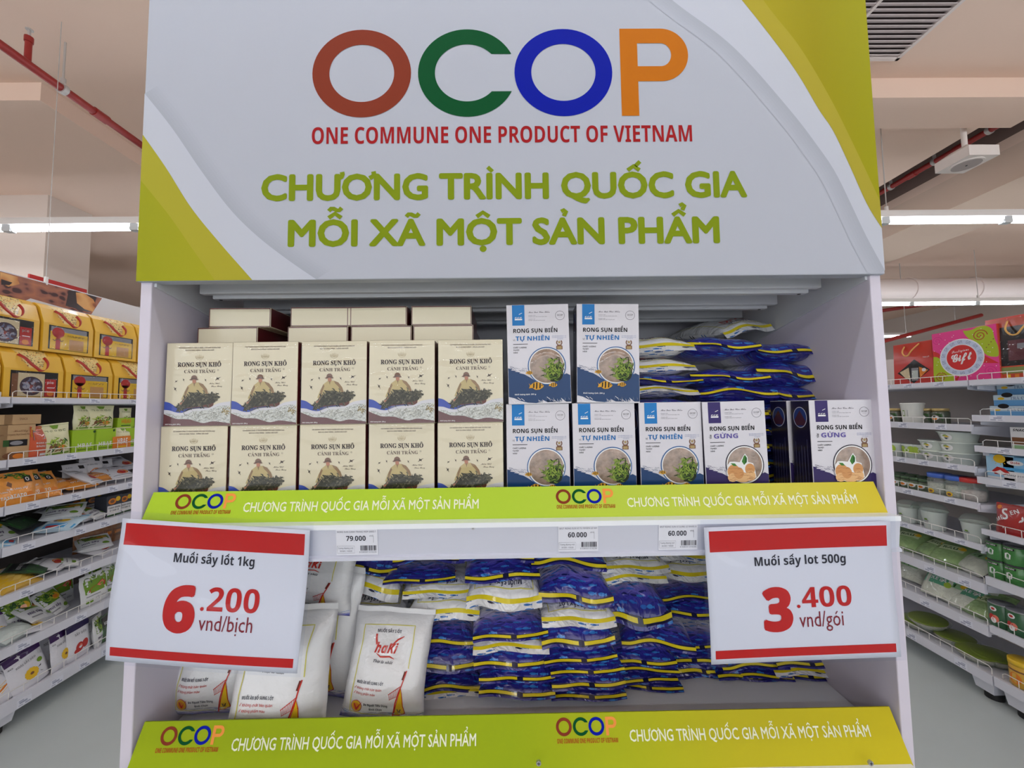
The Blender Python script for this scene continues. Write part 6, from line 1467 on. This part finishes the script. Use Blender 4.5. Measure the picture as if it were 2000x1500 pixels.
# sixth shelf
for st, px, d, rx, ry, yaw, dz, sx, sz, where in ((GREENY, 36, .14, -.25, 0, .1, 0, 1.0, .95, 'white and green fruit pouch standing behind the crumpled white bag'), (GREENY, 85, .09, -.95, .25, .35, .02, 1.1, 1.0, 'white and green fruit pouch lying slanted with yellow fruit'), (GREENY, 115, .13, -.55, -.12, .2, 0, .8, .85, 'white and green fruit pouch leaning behind the slanted one'), (GREENW, 115, .22, -.1, 0, 0, .0, .9, 1.0, 'white and green fruit pouch standing in the shade at the back'),
                                              (GREENW, 183, .06, -.12, 0, .05, 0, 1.0, .92, 'white fruit pouch with red fruit standing alone at the front'), (GREENW, 218, .09, -.1, 0, 0, 0, .8, .95, 'white fruit pouch with red fruit next to the cabinet'), (GREENW, 190, .15, -.1, 0, .1, .0, 1.0, 1.02, 'white fruit pouch close behind the one with red fruit'), (PURPM, -6, .08, -.5, .1, .1, 0, .9, .8, 'white fruit pouch with yellow fruit leaning at the photo edge'), (PURPW, 98, .06, -1.42, .0, 1.2, 0, .9, .8, 'purple-headed pouch lying flat under the slanted green one')):
    lput(st, 5, px, where, g6, d=d, rx=rx, ry=ry, yaw=yaw, dz=dz, sc=(sx, 1, sz))
CRUMP = pouch_maker('snack_pouch', 'plastic bag', .15, .10, .06, pm('milky', (204, 214, 208), bump=(35, 1.0, .01)), [('rect', .1, .2, .1, .2, IK('milky_fold', (190, 200, 194)))], seed=31, puff=1.2)
lput(CRUMP, 5, 42, 'crumpled milky white plastic bag lying at the wire', g6, d=.05, rx=-.9, ry=.15, yaw=.3)
# bottom shelf
for st, px, d, rx, ry, yaw, sx, where in ((PURPM, 12, .035, -.30, -.12, .1, 1.0, 'white pouch with yellow jackfruit strip at the photo edge'), (PURPW, 64, .035, -.25, -.10, .15, 1.05, 'purple-headed white pouch with a yellow fruit ring, leaning, nearest whole one'), (PURPW, 122, .05, -.12, 0, .25, .85, 'purple-headed white pouch with a yellow fruit ring standing second'), (PURPR, 152, .05, -.10, 0, .15, .95, 'navy-headed white pouch with red dates'),
                                      (PURPM, 100, .10, -.15, 0, .1, .8, 'purple-headed pouch standing behind the fruit ring ones'), (GREENY, 190, .06, -.10, 0, .5, .75, 'white pouch with orange fruit standing turned beside the dates'), (DARKG, 207, .06, -.10, 0, .3, .75, 'dark green pouch standing next to the price card, bottom left shelf'), (WHITEP, 176, .09, -.10, 0, .4, .8, 'white snack pouch standing behind the dates, bottom left shelf'), (PURPR, 135, .16, -.1, 0, 0, 1.0, 'navy-headed pouch in the shade at the back, bottom left shelf')):
    lput(st, 6, px, where, g7, d=d, rx=rx, ry=ry, yaw=yaw, sc=(sx, 1, .92))

# ------------------------------------------------------------------ right aisle
M_RED = mat('gift_red', (190, 44, 34), .35, coat=.5); M_RED2 = mat('gift_red_gloss', (206, 60, 44), .3, coat=.6)
def paperbag(name, W, H, D, body, spec, film=None, loops=True, label=None):
    def make():
        t = thing(name, '', 'gift bag'); b = MB(); k = .10 * D
        vs = [(-W / 2, 0, 0), (W / 2, 0, 0), (W / 2, D, 0), (-W / 2, D, 0), (-W / 2, k, H), (W / 2, k, H), (W / 2, D - k, H), (-W / 2, D - k, H)]
        b.add(vs, [(0, 1, 5, 4), (1, 2, 6, 5), (2, 3, 7, 6), (3, 0, 4, 7), (0, 3, 2, 1)], body); bag = b.build('bag', t)
        md = bag.modifiers.new('paper', 'SOLIDIFY'); md.thickness = .0012
        a = Art(); draw(a, W, H, spec); b = MB(); a.emit(b, lambda x, z, h: (x, k * z / H - h - .0009, z)); b.build('front_print', t)
        if film:
            b = MB(); n = 8; pts = film; q = [((u - .5) * W, -.004 - .003 * (i % 2) + k * v, v * H) for i, (u, v) in enumerate(pts)]
            b.add(q + [(sum(p[0] for p in q) / len(q), -.010 + k * .5, sum(p[2] for p in q) / len(q))], [(i, (i + 1) % len(q), len(q)) for i in range(len(q))], M_GWIN, True); b.build('window_film', t)
        if loops:
            b = MB(); b.tube(smooth3([(-W * .18, k - .004, H * .93), (-W * .17, -.012, H * .80), (-W * .09, -.018, H * .70), (0, -.018, H * .70), (W * .08, -.016, H * .80), (W * .20, k - .004, H * .96)]), .0035, mat('rope_gold', (222, 170, 92), .6), 6); b.build('handle', t)
        return t
    return Stock(make)
DIA = [(.55, .60), (.92, .33), (.52, .04), (.10, .30)]
REDBAG = paperbag('gift_bag', .205, .235, .09, M_RED, [('rect', .02, .98, .60, .98, IK('deep_red', (188, 50, 30)), 1), ('poly', DIA, k_k, 2), ('poly', [(.16, .32), (.40, .42), (.44, .12), (.30, .18)], IK('beige', (214, 198, 160)), 3), ('rect', .47, .64, .10, .40, k_gr, 3), ('rect', .48, .63, .14, .34, IK('milky_fold', (190, 200, 194)), 4), ('poly', [(.66, .42), (.88, .33), (.68, .16)], k_o, 3), ('disc', .78, .34, .05, .04, k_w, 4), ('text', 'happy gift', .76, .62, .03, k_w, 'sans', .16)], DIA)
def rput(st, deck, z0, px, py, label, grp, d=.06, rx=0.0, ry=0.0, yaw=0.0, dz=0.0, sc=None):
    return st.put((GX + d, yr(px, py, d), deck + .0015 + dz), (rx, ry, RR + yaw), label, grp, sc)
gt, r2, r3, r4, r5, r6, r7, r8 = ['things on the %s right shelf' % w for w in ('top', 'second', 'third', 'fourth', 'fifth', 'sixth', 'seventh', 'bottom')]
rput(REDBAG, deckR(0), 0, 1780, 700, 'red paper gift bag with a diamond window and rope handle next to the cabinet', gt, d=.035)
k_pk, k_li, k_lr, k_lb = IK('pink', (226, 68, 140)), IK('lime', (168, 188, 44)), IK('bright_red', (204, 52, 52)), IK('pale_lilac', (196, 206, 228))
def gift_box():
    t = thing('gift_box', '', 'gift box'); W, H, D = .268, .262, .10; b = MB(); b.rbox(-W / 2, W / 2, 0, D, 0, H, .002, M_RED2); b.build('carton', t)
    a = Art(); X = lambda u: (u - .5) * W; Z = lambda v: v * H
    a.rect(X(.004), X(.996), Z(.004), Z(.996), k_pk, 1)
    a.poly([(X(.996), Z(.30)), (X(.70), Z(.34)), (X(.40), Z(.10)), (X(.36), Z(.004)), (X(.30), Z(.004)), (X(.30), Z(.30)), (X(.10), Z(.60)), (X(.004), Z(.66)), (X(.004), Z(.52)), (X(.16), Z(.40)), (X(.30), Z(.06)), (X(.5), Z(.2)), (X(.76), Z(.5))], k_lr, 1.5)
    a.poly([(X(u), Z(v)) for u, v in smooth([(.52, .97), (.54, .90), (.60, .80), (.66, .76), (.76, .58), (.84, .46), (.94, .42), (.995, .44), (.995, .60), (.96, .74), (.94, .90), (.86, .985), (.74, .99), (.66, .96), (.58, .955), (.52, .97)], 4)], k_li, 2)
    a.poly([(X(u), Z(v)) for u, v in smooth([(.005, .54), (.08, .52), (.16, .42), (.20, .30), (.30, .18), (.32, .08), (.28, .005), (.005, .005), (.005, .54)], 4)], k_li, 2)
    for cx, cy, r0 in ((.76, .83, .11), (.11, .12, .10)):
        a.line([(X(cx + r0 * (1 - i / 34) * math.cos(i * .42)), Z(cy + r0 * (1 - i / 34) * math.sin(i * .42))) for i in range(33)], W * .016, IK('spiral', (170, 84, 40)), 3)
    for cx, cy, m_ in ((.09, .84, IK('pink_deep', (208, 50, 128))), (.86, .18, IK('pink_deep', (208, 50, 128)))): a.line([(X(cx + .09 * (1 - i / 30) * math.cos(i * .42)), Z(cy + .09 * (1 - i / 30) * math.sin(i * .42))) for i in range(29)], W * .010, m_, 3)
    rn = random.Random(6)
    for i in range(46): a.disc(X(rn.uniform(.03, .97)), Z(rn.uniform(.03, .97)), W * .007, W * .007, k_w, 3, 6)
    for i in range(4): a.disc(X(.84 + .035 * i), Z(.60 + .045 * i), W * .012, W * .009, k_br, 3, 6)
    cx, cz, r = X(.46), Z(.47), W * .345
    a.disc(cx, cz, r, r, k_w, 4, 40); a.ring(cx, cz, r * .95, r * .95, r * .70, r * .70, k_lb, 5, 40); a.disc(cx, cz, r * .67, r * .67, k_lr, 5, 36)
    for i in range(14): t_ = 2 * PI * i / 14; a.text('Gift', cx + r * .76 * math.sin(t_), cz + r * .76 * math.cos(t_), r * .15, IK('lilac_ink', (110, 116, 150)), 'sans', r * .22, 'c', 6, angle=-t_)
    a.text('Prestigious', cx - r * .42, cz + r * .26, r * .15, k_w, 'script', r * .80, 'l', 6, angle=.10); a.text('Gift', cx - r * .48, cz - r * .22, r * .42, k_w, 'script', r * .98, 'l', 6, res=2, weight=.05, angle=.10)
    b = MB(); a.emit(b, lambda x, z, h: (x, -h - .0004, z)); b.build('front_print', t)
    a = Art(); a.rect(D * .1, D * .9, H * .3, H * .5, k_br, 1); b = MB(); a.emit(b, lambda y, z, h: (-W / 2 - h - .0004, y, z)); b.build('side_print', t)
    return t
rput(Stock(gift_box), deckR(0), 0, 1882, 690, 'pink and lime gift box with a round white and red badge', gt, d=.035)
WINB = [(.16, .97), (.98, .97), (.98, .22), (.16, .22)]
REDBAG2 = paperbag('gift_bag', .26, .285, .10, M_RED2, [('rect', .03, .97, .03, .97, IK('orange_red', (196, 78, 52)), 1), ('rect', .16, .98, .22, .84, k_k, 2), ('rect', .30, .95, .30, .62, IK('plum2', (96, 50, 58)), 3), ('rect', .42, .95, .48, .56, k_gr, 4), ('rect', .03, .97, .10, .20, IK('sage', (128, 140, 80)), 3)] + [('rect', .04 + .11 * i, .095 + .11 * i, .035, .085, (k_y, k_o)[i % 2], 3) for i in range(8)] + [('disc', .06, .40 + .12 * i, .035, .03, (k_o, k_y)[i % 2]) for i in range(4)], WINB)
rput(REDBAG2, deckN(0), 0, 1998, 680, 'red and orange gift bag with a dark window cut by the right photo edge', gt, d=.04)

M_CLEAR = mat_film('clear_plastic', (240, 246, 242), rough=.05, bump=(30, .4, .01), haze=.12); M_CLEARG = mat_film('clear_glass', (226, 236, 230), rough=.03, bump=(20, .2, .01), haze=.06)
M_MILK = mat('milky_tub', (214, 222, 214), .35, coat=.4); M_CUPW = mat('cup_white', (226, 226, 218), .4, coat=.3)
def round_pot(name, cat, prof, body, lid=None, lidm=None, fill=None, fillm=None, label=None):
    def make():
        t = thing(name, '', cat); b = MB(); b.lathe(prof, body, 28); b.build('body', t)
        if fill: b = MB(); b.lathe(fill, fillm, 24); b.build('contents', t)
        if lid: b = MB(); b.lathe(lid, lidm, 28); b.build('lid', t)
        if label:
            r, z0, z1, half, spec = label; a = Art(); draw(a, 1.0, 1.0, spec); b = MB()
            if half >= 0: a.emit(b, lambda x, z, h: ((r(z0 + z * (z1 - z0)) + h * 2 + .0006) * math.sin(x * half * 2), -(r(z0 + z * (z1 - z0)) + h * 2 + .0006) * math.cos(x * half * 2), z0 + z * (z1 - z0)))
            b.build('label_print', t)
        return t
    return Stock(make)
spread = lambda c, n=8: [('rect', .0, 1.0, .0, 1.0, c, 0.5)]
def lab(bg, extra): return [('poly', [(u, 0) for u in [i / 14 for i in range(15)]] + [(1 - i / 14, 1) for i in range(15)], bg, 1)] + extra
JARD = round_pot('glass_jar', 'jar', [(0, 0), (.032, 0), (.035, .004), (.035, .062), (.030, .070), (0, .070)], mat('jar_dark', (86, 92, 76), .15, coat=.8), [(0, .084), (.032, .084), (.033, .082), (.033, .070), (0, .070)], mat('lid_gold', (206, 180, 120), .3, .4), label=(lambda z: .035, .012, .056, .9, lab(k_dg, [('disc', .5, .5, .28, .3, k_w, 2), ('disc', .5, .4, .18, .16, k_o, 3)])))
CUP = round_pot('paper_cup', 'cup', [(0, 0), (.036, 0), (.037, .002), (.042, .098), (.0435, .100), (.0435, .104), (0, .104)], M_CUPW, [(0, .110), (.040, .110), (.0445, .108), (.0445, .101), (0, .101)], M_CUPW, label=(lambda z: .0375 + z * .045, .03, .075, .5, [('rect', .30, .52, .2, .9, k_g, 2), ('rect', .34, .48, .3, .8, k_w, 3), ('rect', .8, .83, .05, .95, k_gr, 2)]))
LIMET = round_pot('plastic_tub', 'tub', [(0, 0), (.040, 0), (.046, .075), (.0485, .078), (.0485, .083), (0, .083)], M_MILK, label=(lambda z: .041 + z * .08, .030, .074, 1.2, [('disc', .25, .5, .16, .5, k_lg, 2), ('disc', .62, .5, .16, .5, k_lg, 2), ('disc', .44, .45, .10, .3, k_w, 2), ('poly', [(.40, .3), (.48, .3), (.44, .7)], k_g, 3)]))
TUB = round_pot('plastic_tub', 'tub', [(0, 0), (.062, 0), (.064, .002), (.080, .062), (.086, .064), (.086, .069), (0, .069)], M_MILK, label=(lambda z: .064 + z * .26, .018, .060, .62, [('disc', .5, .5, .30, .5, k_w, 2), ('poly', [(.30, .62), (.50, .82), (.72, .60), (.52, .5)], k_lg, 3), ('poly', [(.42, .60), (.60, .66), (.70, .50), (.5, .46)], k_y, 4), ('poly', [(.40, .36), (.62, .36), (.5, .2)], k_k, 3)]))
JARB = round_pot('plastic_jar', 'jar', [(0, 0), (.044, 0), (.048, .006), (.050, .045), (.046, .078), (.042, .086), (.042, .094)], M_CLEAR, [(0, .112), (.043, .112), (.046, .110), (.046, .090), (.043, .090)], mat('lid_blue', (64, 106, 200), .35, coat=.4), [(0, .004), (.042, .004), (.045, .03), (.044, .060), (0, .064)], mat('jar_contents', (196, 192, 182), .6, var=.25, vscale=120), (lambda z: .0505, .010, .034, .45, [('disc', .5, .5, .30, .48, k_y, 2), ('disc', .5, .45, .18, .25, k_br, 3)]))
JARR = round_pot('plastic_jar', 'jar', [(0, 0), (.044, 0), (.048, .006), (.050, .045), (.046, .078), (.042, .086), (.042, .094)], M_CLEAR, [(0, .112), (.043, .112), (.046, .110), (.046, .090), (.043, .090)], mat('lid_red', (206, 44, 40), .35, coat=.4), [(0, .004), (.042, .004), (.045, .03), (.044, .050), (0, .054)], mat('jar_contents_pink', (206, 186, 184), .6, var=.2, vscale=100))
SJAR = round_pot('glass_jar', 'jar', [(0, 0), (.028, 0), (.031, .004), (.031, .046), (.027, .052)], M_CLEARG, [(0, .066), (.028, .066), (.029, .064), (.029, .052), (0, .052)], mat('lid_green', (70, 98, 66), .4, coat=.3), [(0, .004), (.028, .004), (.028, .044), (0, .044)], mat('pickle_fill', (128, 140, 104), .5, var=.4, vscale=90), (lambda z: .0315, .012, .040, .9, [('disc', .5, .5, .34, .42, k_w, 2), ('disc', .5, .45, .2, .22, k_o, 3), ('disc', .2, .5, .12, .4, k_g, 2)]))
DOME = round_pot('dessert_cup', 'cup', [(0, 0), (.034, 0), (.036, .003), (.046, .085), (.049, .087)], M_MILK, [(.049, .086), (.050, .090), (.046, .098), (.040, .110), (.028, .120), (0, .124)], M_CLEAR, [(0, .005), (.034, .005), (.044, .075), (0, .080)], mat('cup_filling', (206, 204, 196), .6), (lambda z: .0365 + z * .118, .024, .052, .55, [('rect', .28, .72, .55, .7, k_gr, 2), ('rect', .32, .68, .30, .42, k_gr, 2), ('disc', .5, .85, .16, .12, k_g, 2)]))
PLATE = round_pot('food_tray', 'tray', [(0, 0), (.058, 0), (.062, .003), (.084, .032), (.090, .034), (.090, .037)], M_CLEAR, [(0, .040), (.070, .040), (.078, .038), (.078, .036), (0, .036)], mat('tray_label_green', (116, 136, 44), .35, coat=.5), [(0, .004), (.058, .004), (.078, .030), (0, .032)], mat('glass_noodles', (196, 190, 178), .5, var=.18, vscale=120, bump=(160, .8, .004)), (lambda z: .0, .0, .0, -1, []))
CAN = round_pot('food_can', 'can', [(0, 0), (.045, 0), (.047, .003), (.047, .105), (.045, .108), (0, .108)], mat('can_green', (58, 126, 56), .3, coat=.6), [(0, .118), (.041, .118), (.046, .116), (.046, .107), (0, .107)], mat('can_lid', (40, 42, 46), .3, coat=.4), label=(lambda z: .0472, .012, .104, .8, [('poly', [(.30, .24), (.62, .24), (.66, .54), (.5, .66), (.32, .58)], k_w, 2), ('poly', [(.36, .20), (.55, .20), (.46, .4)], IK('can_pale', (196, 214, 196)), 3), ('rect', .16, .84, .84, .97, k_k, 2), ('text', 'DỪA XIÊM', .22, .87, .07, k_w, 'bold', .55)]))
CANR = round_pot('food_can', 'can', [(0, 0), (.045, 0), (.047, .003), (.047, .105), (.045, .108), (0, .108)], mat('can_dark_green', (46, 96, 60), .3, coat=.6), [(0, .112), (.044, .112), (.046, .110), (.046, .106), (0, .106)], mat('can_rim', (150, 152, 156), .3, .6), label=(lambda z: .0472, .012, .104, .8, [('disc', .5, .80, .18, .12, k_w, 2), ('disc', .5, .80, .10, .06, k_r, 3), ('disc', .40, .34, .16, .18, k_r, 2), ('disc', .60, .32, .16, .18, IK('pale_red', (224, 120, 100)), 3), ('disc', .5, .22, .14, .14, k_w, 4)]))
YJAR = round_pot('food_jar', 'jar', [(0, 0), (.040, 0), (.043, .004), (.043, .088), (.040, .092), (0, .092)], mat('jar_yellow', (216, 170, 60), .35, coat=.5), [(0, .114), (.042, .114), (.045, .112), (.045, .092), (0, .092)], mat('jar_lid_yellow', (232, 190, 30), .35, coat=.4), label=(lambda z: .0432, .010, .080, .8, [('disc', .5, .4, .30, .34, k_o, 2), ('rect', .05, .95, .82, .92, k_br, 2)]))
ordn = ('first', 'second', 'third', 'fourth')
rput(JARD, deckR(1), 0, 1750, 815, 'small dark jar with a gold lid between the cabinet and the white cup', r2, d=.07)
rput(CUP, deckR(1), 0, 1783, 812, 'large plain white paper cup on the second right shelf', r2, d=.065, sc=(1.15, 1.15, 1.05))
rput(JARD, deckR(1), 0, 1812, 815, 'small dark jar with a gold lid just right of the white cup', r2, d=.11)
rput(JARD, deckR(1), 0, 1838, 815, 'small dark jar with a gold lid standing farthest right of the white cup', r2, d=.11)
for i, px in enumerate((1752, 1783, 1804)): rput(LIMET, deckR(2), 0, px, 880, 'pale tub with lime green label, %s one right of the cabinet' % ordn[i], r3, d=.065 + .01 * i, yaw=.3 * i, sc=(.95, .95, .95))
for px, n, where in ((1835, 2, 'left pile'), (1875, 3, 'right pile')):
    for k in range(n): rput(TUB, deckR(2), 0, px, 880, 'milky tapered tub with an oval label, %s in the %s' % (('bottom one', 'second one' if n > 2 else 'upper one', 'top one')[k], where), r3, d=.095, dz=.052 * k, sc=(.92, .92, .86))
for i, px in enumerate((1756, 1773, 1790, 1808)): rput(SJAR, deckR(3), 0, px, 940, 'small pickle jar with a green lid, %s in the row from the cabinet' % ordn[i], r4, d=.07)
for i, px in enumerate((1760, 1782, 1804)): rput(SJAR, deckR(3), 0, px, 925, 'small pickle jar in the shaded second row, %s from the cabinet' % ordn[i], r4, d=.15, dz=.0)
rput(JARB, deckR(3), 0, 1836, 945, 'clear plastic jar with a blue lid, left one', r4, d=.065)
rput(JARB, deckR(3), 0, 1872, 945, 'clear plastic jar with a blue lid, right one', r4, d=.065)
rput(JARR, deckR(3), 0, 1899, 950, 'clear plastic jar with a red lid half behind the nearer shelf', r4, d=.075)
for px, d, sc, where in ((1774, .065, 1, 'dome-lidded dessert cup nearest the cabinet'), (1803, .12, .95, 'dome-lidded dessert cup in shade behind the tall one'), (1825, .075, 1.12, 'tallest dome-lidded dessert cup in the middle of the shelf'), (1903, .07, 1.05, 'dome-lidded dessert cup at the near end of the shelf')):
    rput(DOME, deckR(4), 0, px, 1010, where, r5, d=d, sc=(sc, sc, sc))
CLEARP = pouch_maker('food_pouch', 'food pouch', .16, .19, .05, mat('film_glassy', (206, 212, 196), .2, coat=.9, coat_rough=.04, bump=(28, 1.0, .012), var=.15, vscale=25), [('rect', .22, .78, .45, .66, IK('mint', (150, 190, 140)), 2), ('disc', .70, .58, .09, .07, k_y, 3), ('poly', [(.28, .5), (.5, .62), (.5, .48)], k_dg, 3)], seed=41, puff=1.1)
GREENP = pouch_maker('food_pouch', 'food pouch', .16, .19, .05, mat('film_green', (142, 172, 112), .2, coat=.9, coat_rough=.04, bump=(26, 1.0, .012), var=.2, vscale=22), [('rect', .2, .8, .42, .66, IK('pale_leaf', (190, 206, 160)), 2), ('disc', .72, .60, .10, .08, k_y, 3), ('text', 'RAU', .26, .48, .10, k_dg, 'bold', .4)], seed=42, puff=1.1)
for px, st, d, yaw, where in ((1766, GREENP, .07, .3, 'green film food pouch lying nearest the cabinet, sixth right shelf'), (1806, GREENP, .08, -.2, 'green film food pouch with white lettering, sixth right shelf'), (1846, GREENP, .07, .25, 'green film food pouch with a yellow spot, sixth right shelf'), (1887, CLEARP, .08, -.2, 'clear film food pouch at the near end, sixth right shelf')):
    rput(st, deckR(5), 0, px, 1100, where, r6, d=d, rx=-1.0, yaw=yaw, dz=.015, sc=(.95, 1, .9))
for i, px in enumerate((1790, 1840)): rput(GREENP, deckR(5), 0, px, 1085, 'green film food pouch heaped at the back, %s from the cabinet' % ordn[i], r6, d=.20, rx=-.9, dz=.02)
KETA = pouch_maker('food_pouch', 'food pouch', .15, .18, .05, mat('film_glassy', (206, 212, 196), .2, coat=.9, coat_rough=.04, bump=(28, 1.0, .012), var=.15, vscale=25), [('rect', .05, .95, .42, .80, IK('teal', (96, 164, 130)), 2), ('text', 'KETA', .25, .56, .12, k_w, 'bold', .5), ('disc', .8, .5, .1, .1, k_lg, 3)], seed=43, puff=1.0)
for px, st, d, rx, where in ((1775, CLEARP, .12, -.6, 'clear film food pouch in shade next to the cabinet, seventh right shelf'), (1828, KETA, .06, -.55, 'food pouch with a teal band, left of two on the seventh right shelf'), (1858, CLEARP, .07, -.7, 'clear film food pouch between the two teal band ones'), (1884, KETA, .06, -.8, 'food pouch with a teal band, right of two on the seventh right shelf'), (1912, GREENP, .06, -.9, 'green film food pouch at the near end, seventh right shelf')):
    rput(st, deckR(6), 0, px, 1180, where, r7, d=d, rx=rx, dz=.01, sc=(.9, 1, .85), yaw=.15)
for px, d, dz, tl, where in ((1818, .10, .035, .10, 'round clear food tray with a green label, tilted on others near the cabinet'), (1800, .10, 0, 0, 'round clear food tray supporting the tilted one'), (1866, .13, 0, 0, 'round clear food tray with a green label in the middle, half hidden'), (1912, .10, 0.0, .05, 'round clear food tray with a green label at the near end'), (1938, .14, 0, 0, 'round clear food tray in the corner beside the yellow jar')):
    rput(PLATE, deckR(7), 0, px, 1270, where, r8, d=d, rx=tl, dz=dz)
# nearer bay
BTRAY = carton_maker('food_carton', 'carton', .20, .050, .13, cm('sky', (96, 160, 210)), [('rect', .0, 1.0, .52, .99, IK('pale_sky', (196, 214, 222)), 1), ('disc', .25, .98, .10, .22, k_k, 2), ('disc', .70, .98, .10, .22, k_k, 2), ('text', 'TRÀ CHANH SẢ', .30, .56, .26, IK('steel', (120, 140, 170)), 'serif', .6), ('disc', .14, .66, .06, .12, k_y, 2)])
for k in range(3): rput(BTRAY, deckN(1), 0, 1988 + 9 * k, 790, 'blue and white printed carton, %s of the pile of three' % ('bottom', 'middle', 'top')[k], r2, d=.06 + .02 * k, dz=.0505 * k)
SNB = carton_maker('food_carton', 'carton', .10, .10, .06, cm('white_card', (222, 222, 222)), [('text', 'SNACK', .1, .82, .10, k_k, 'ital', .5), ('rect', .05, .95, .25, .55, k_br), ('rect', .05, .95, .03, .2, IK('mint', (150, 190, 140)))])
rput(SNB, deckN(2), 0, 2003, 855, 'white snack carton with a brown picture at the right photo edge', r3, d=.05)
SUNB = carton_maker('food_carton', 'carton', .10, .115, .08, cm('pale_blue_card', (164, 206, 232)), [('disc', .5, .84, .22, .17, k_y, 2)] + [('poly', [(.5 + .25 * math.cos(t) - .02, .84 + .2 * math.sin(t)), (.5 + .25 * math.cos(t) + .03, .84 + .2 * math.sin(t)), (.5 + .33 * math.cos(t), .84 + .26 * math.sin(t))], k_y, 2) for t in [i * .6 for i in range(11)]] + [('poly', [(.2, .34), (.4, .52), (.65, .48), (.85, .30), (.6, .22), (.3, .22)], k_r, 3), ('poly', [(.3, .30), (.5, .40), (.7, .28), (.5, .2)], k_w, 4), ('rect', .02, .98, .04, .12, k_w, 2)])
DOLEB = carton_maker('food_carton', 'carton', .11, .110, .08, cm('sky_card', (126, 184, 222)), [('disc', .40, .76, .26, .10, k_w, 2), ('text', 'Dole', .25, .73, .08, k_r, 'bold', .3), ('rect', .02, .98, .44, .56, k_b, 2), ('rect', .02, .98, .02, .40, k_w, 2), ('text', 'SMOOTHIE', .1, .22, .08, k_gr, 'bold', .7)])
rput(SUNB, deckN(3), 0, 1953, 910, 'pale blue carton with a yellow sun picture', r4, d=.045)
rput(DOLEB, deckN(3), 0, 1990, 915, 'blue and white carton with an oval badge beside the sun carton', r4, d=.045)
MESEN = pouch_maker('snack_pouch', 'snack pouch', .105, .135, .04, pm('deep_red', (164, 36, 34)), [('text', 'MÈ', .10, .36, .13, k_w, 'bold', .34, 'l', .5), ('text', 'S', .36, .46, .34, k_w, 'ital', .24, 'l', .4), ('text', 'EN', .58, .66, .13, k_w, 'bold', .30, 'l', .6), ('poly', [(.34, .22), (.86, .52), (.86, .48), (.36, .18)], k_w), ('disc', .14, .86, .08, .07, k_o)], seed=51)
rput(MESEN, deckN(4), 0, 1974, 1030, 'red snack pouch with slanted white lettering, whole one', r5, d=.045, rx=-.1)
rput(MESEN, deckN(4), 0, 2004, 1032, 'red snack pouch with slanted white lettering, cut by the photo edge', r5, d=.05, rx=-.12)
for px, w in ((1953, 'left'), (1986, 'right')):
    for k in range(2): rput(CAN, deckN(5), 0, px, 1100, 'green can with a black lid, %s one of the %s pile' % (('lower', 'upper')[k], w), r6, d=.065, dz=.119 * k * .72, sc=(.8, .8, .72))
for px, w in ((1957, 'whole in view'), (1992, 'cut by the photo edge')): rput(CANR, deckN(6), 0, px, 1190, 'dark green can with red fruit picture, %s' % w, r7, d=.065, sc=(.9, .9, .95))
rput(YJAR, deckN(7), 0, 1996, 1265, 'yellow lidded jar on the bottom shelf at the right photo edge', r8, d=.07)
